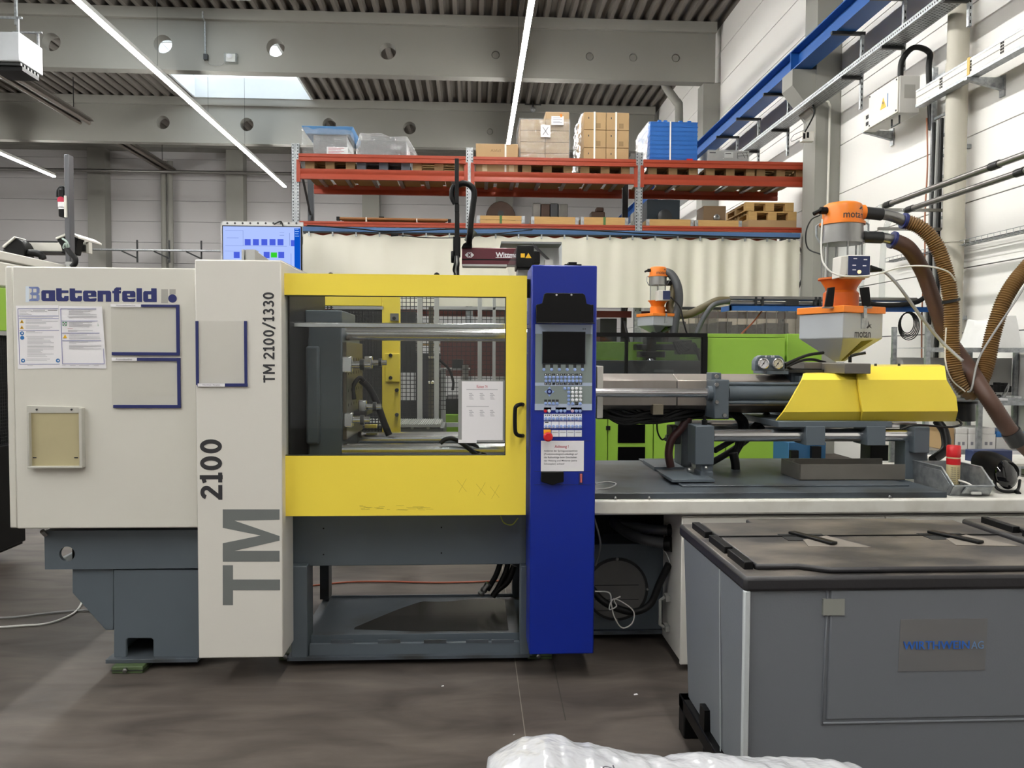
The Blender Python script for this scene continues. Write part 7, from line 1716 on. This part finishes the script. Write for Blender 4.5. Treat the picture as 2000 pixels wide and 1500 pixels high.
MB().fb(125, 382, 129, 424, LR-.34, LR-.3).build('mast_plate', cream_w, lr)
q = MB().fb(146, 474, 172, 493, LR+.0, LR+.02).fb(168, 472, 174, 495, LR-.03, LR+.03).fb(150, 475, 154, 492, LR-.03, LR); q.build('beam_end', cream, lr, .004); MB().fb(155, 478, 166, 491, LR-.03, LR-.01).build('end_motor', steel, lr)
hose('mast_hose', [(130,485,LR-.35),(138,495,LR-.36),(147,505,LR-.36),(146,515,LR-.36),(140,521,LR-.36)], .022, rubber, lr)
hose('cable_knot', [(122,466,LR-.35),(130,472,LR-.37),(134,482,LR-.36),(124,484,LR-.36),(128,476,LR-.38),(133,490,LR-.35)], .008, M('pale_green_leads', '9fb0a8', .5), lr, n=6)
hose('energy_chain', [(50,494,LR-.1),(66,494,LR-.1),(80,498,LR-.1),(84,506,LR-.1)], .03, black, lr)
MB().fb(128, 511, 140, 521, LR-.34, LR-.22).build('mast_foot', alu, lr)
MB().box(at(20,500,LR).x, at(45,500,LR).x, LR-.1, LR, zto.z+.001, at(30,490,LR).z).build('robot_pedestal', gunmetal, lr)

# ================================================================ SHELVING ON THE RIGHT
SY0, SY1 = 7.3, 7.9
sh_ = thing('steel_shelving', 'galvanised steel shelving against the right wall behind the hoses', 'shelving', (at(1900,700,SY0).x, SY0, 0))
sxa, sxb = at(1806, 800, SY0).x, XW-.05
zs = [at(1900, py, SY0).z for py in (677, 782, 868, 935)]
zs = [at(1900,679,SY0).z, at(1900,783,SY0).z, at(1900,880,SY0).z, .5]
xp = at(1911, 800, SY0).x
for x, y, zt2 in ((sxa, SY0, at(1806,634,SY0).z), (sxa, SY1, at(1806,634,SY0).z), (xp, SY0, zs[1]), (at(1893,650,SY1).x, SY1, at(1893,634,SY1).z), (sxb, SY0, zs[0]+.1), (sxb, SY1, zs[0]+.1)):
    MB().box(x, x+.045, y, y+.035, 0, zt2).build('post', zinc, sh_)
for i, z in enumerate(zs):
    a_ = sxa+.05 if i != 2 else sxa+.05
    MB().box(a_, sxb, SY0+.03, SY1, z-.003, z).box(a_, sxb, SY0+.025, SY0+.03, z-.045, z).build('shelf_board', zinc, sh_)
MB().box(sxa, sxb, SY1+.04, SY1+.045, zs[1]+.02, zs[0]-.1).build('back_panel', M('pale_back_panel', 'c3c2be', .6), sh_)
# things on the shelves
def sbox(px0, py0, px1, py1, z0, m, name, label, cat, group, d=.4, lid_=None, marks=True):
    Y = SY0+.06; x0, x1, _, z1 = rect(px0, py0, px1, py1, Y)
    t = thing(name, label, cat, ((x0+x1)/2, Y+d/2, z0), group); MB().box(x0+.002, x1-.002, Y, Y+d, z0+.001, z1).build('body', m, t, .004)
    if lid_: MB().box(x0, x1, Y-.003, Y+d, z1-.055, z1+.002).build('lid', lid_, t, .003)
    if marks:
        q = MB(); w = x1-x0
        for u in (.2, .55): q.box(x0+w*u, x0+w*(u+.2), Y-.001, Y, z0+(z1-z0)*.3, z0+(z1-z0)*.5)
        q.build('print_mark', ink, t, 0, False)
    return t
wb_ = M('white_carton', 'e2e0dc', .6, var=.03)
z2 = zs[2]
lb = ['left white carton of the lower row on the shelf', 'second white carton of the lower row on the shelf', 'third white carton of the lower row on the shelf']
for i, (a_, b_) in enumerate(((1866,1890),(1891,1916),(1918,1945))): sbox(a_, 848, b_, 878, z2, wb_, 'white_carton', lb[i], 'box', 'white cartons on the shelf', .3)
zz2 = at(1900, 848, SY0+.06).z + .001
lb = ['left flat white carton on top of the row', 'second flat white carton on top of the row', 'third flat white carton on top of the row']
for i, (a_, b_) in enumerate(((1867,1890),(1892,1916),(1919,1944))): sbox(a_, 836, b_, 847, zz2, wb_, 'white_carton', lb[i], 'box', 'white cartons on the shelf', .3, None, False)
t = sbox(1946, 843, 2000, 878, z2, M('grey_white_box', 'c9c8c4', .5), 'blue_topped_box', 'grey box with blue top and small red mark on the shelf at the right edge', 'box', None, .4, signb, False)
q = MB(); q.fp([(1963,862),(1968,858),(1982,862),(1970,864),(1982,866),(1968,867)], SY0+.055, SY0+.06); q.build('red_mark', red, t)
sbox(1842, 836, 1864, 878, z2, card, 'cardboard_box', 'brown carton left of the white cartons on the shelf', 'box', None, .35)
tag(MB().box(at(1946,880,SY0).x, at(2010,880,SY0).x, SY0+.0, SY0+.02, z2-.06, z2-.005).build('shelf_label', paper), 'white label strip below the shelf with the cartons', 'label')
t = thing('blue_tray', 'dark blue plastic tray behind the black face shield', 'tray', at(1920, 890, 5.2))
MB().fb(1902, 880, 1978, 906, 5.2, 5.3).build('tray_body', M('navy_plastic', '16264f', .45), t, .006)
sq = thing('side_table', 'low steel table behind the worktop carrying the dark blue tray', 'table', at(1935, 915, 5.3)); e = rect(1880, 906, 2010, 911, 5.1)
MB().box(e[0], e[1]+.3, 5.1, 5.6, e[2], e[3]).build('table_top', table_w, sq)
q = MB()
for x in (e[0]+.02, e[1]+.2):
    for y in (5.12, 5.5): q.box(x, x+.04, y, y+.04, 0, e[2])
q.build('leg', zinc, sq)
t = thing('cable_heap', 'heap of black connectors and grey cables on the upper shelf', 'cables', (at(1960,770,SY0).x, SY0+.2, zs[1]))
rr_ = random.Random(9)
for k in range(12):
    x = at(1930+rr_.uniform(0,45), 770, SY0).x; P = [(x+rr_.uniform(-.12,.12), SY0+.1+rr_.uniform(0,.3), zs[1]+.015+rr_.uniform(0,.16)*(.4+.6*math.sin(j))) for j in range(5)]
    MB().tube(spline(P, 6), .007, 6).build('cable', [rubber, cable_g, rubber][k % 3], t)
for k in range(6): MB().fb(1933+k*7, 757-(k*5)%11, 1941+k*7, 766, SY0+.12+.03*k, SY0+.18+.03*k).build('connector', black, t, .004)
for k in range(3): 
    x = at(1955+k*16, 772, SY0).x; tag(MB().box(x, x+.11, SY0+.05+.02*k, SY0+.3, zs[1]+.001, zs[1]+.02+.012*k).build('parts_bag', film_h if k else paper), ['white paper packet beside the heap of connectors', 'clear bag of parts at the middle of the upper shelf', 'clear bag of parts at the right of the upper shelf'][k], 'bag')
q = MB().grid(lambda u, v: (at(1938+70*u,640,SY0).x, SY0+.08+.5*v, zs[0]+.002+(.30+.06*noise.noise(Vector((u*1.6,v*1.6,2))))*min(1,u*5)*min(1,(1-abs(2*v-1))*3)+.0), 26, 16)
tag(q.build('film_bundle', M('white_film_bundle', 'dcdcd9', .4, bump=.3, bscale=8)), 'white film bundle on the top shelf at the right edge', 'bundle')
# odd dark drums on the ground behind the injection unit
t = thing('blue_cabinet', 'dark blue steel cabinet beyond the guide bars', 'cabinet', at(1590, 880, 8.0))
MB().fb(1539, 864, 1612, 1000, 7.6, 8.0).build('body', M('petrol_blue_paint', '24567c', .5), t, .006); MB().fb(1586, 872, 1604, 905, 7.55, 7.6).build('dark_socket', black, t); MB().fb(1545, 880, 1560, 897, 7.55, 7.6).build('dark_socket', black, t)
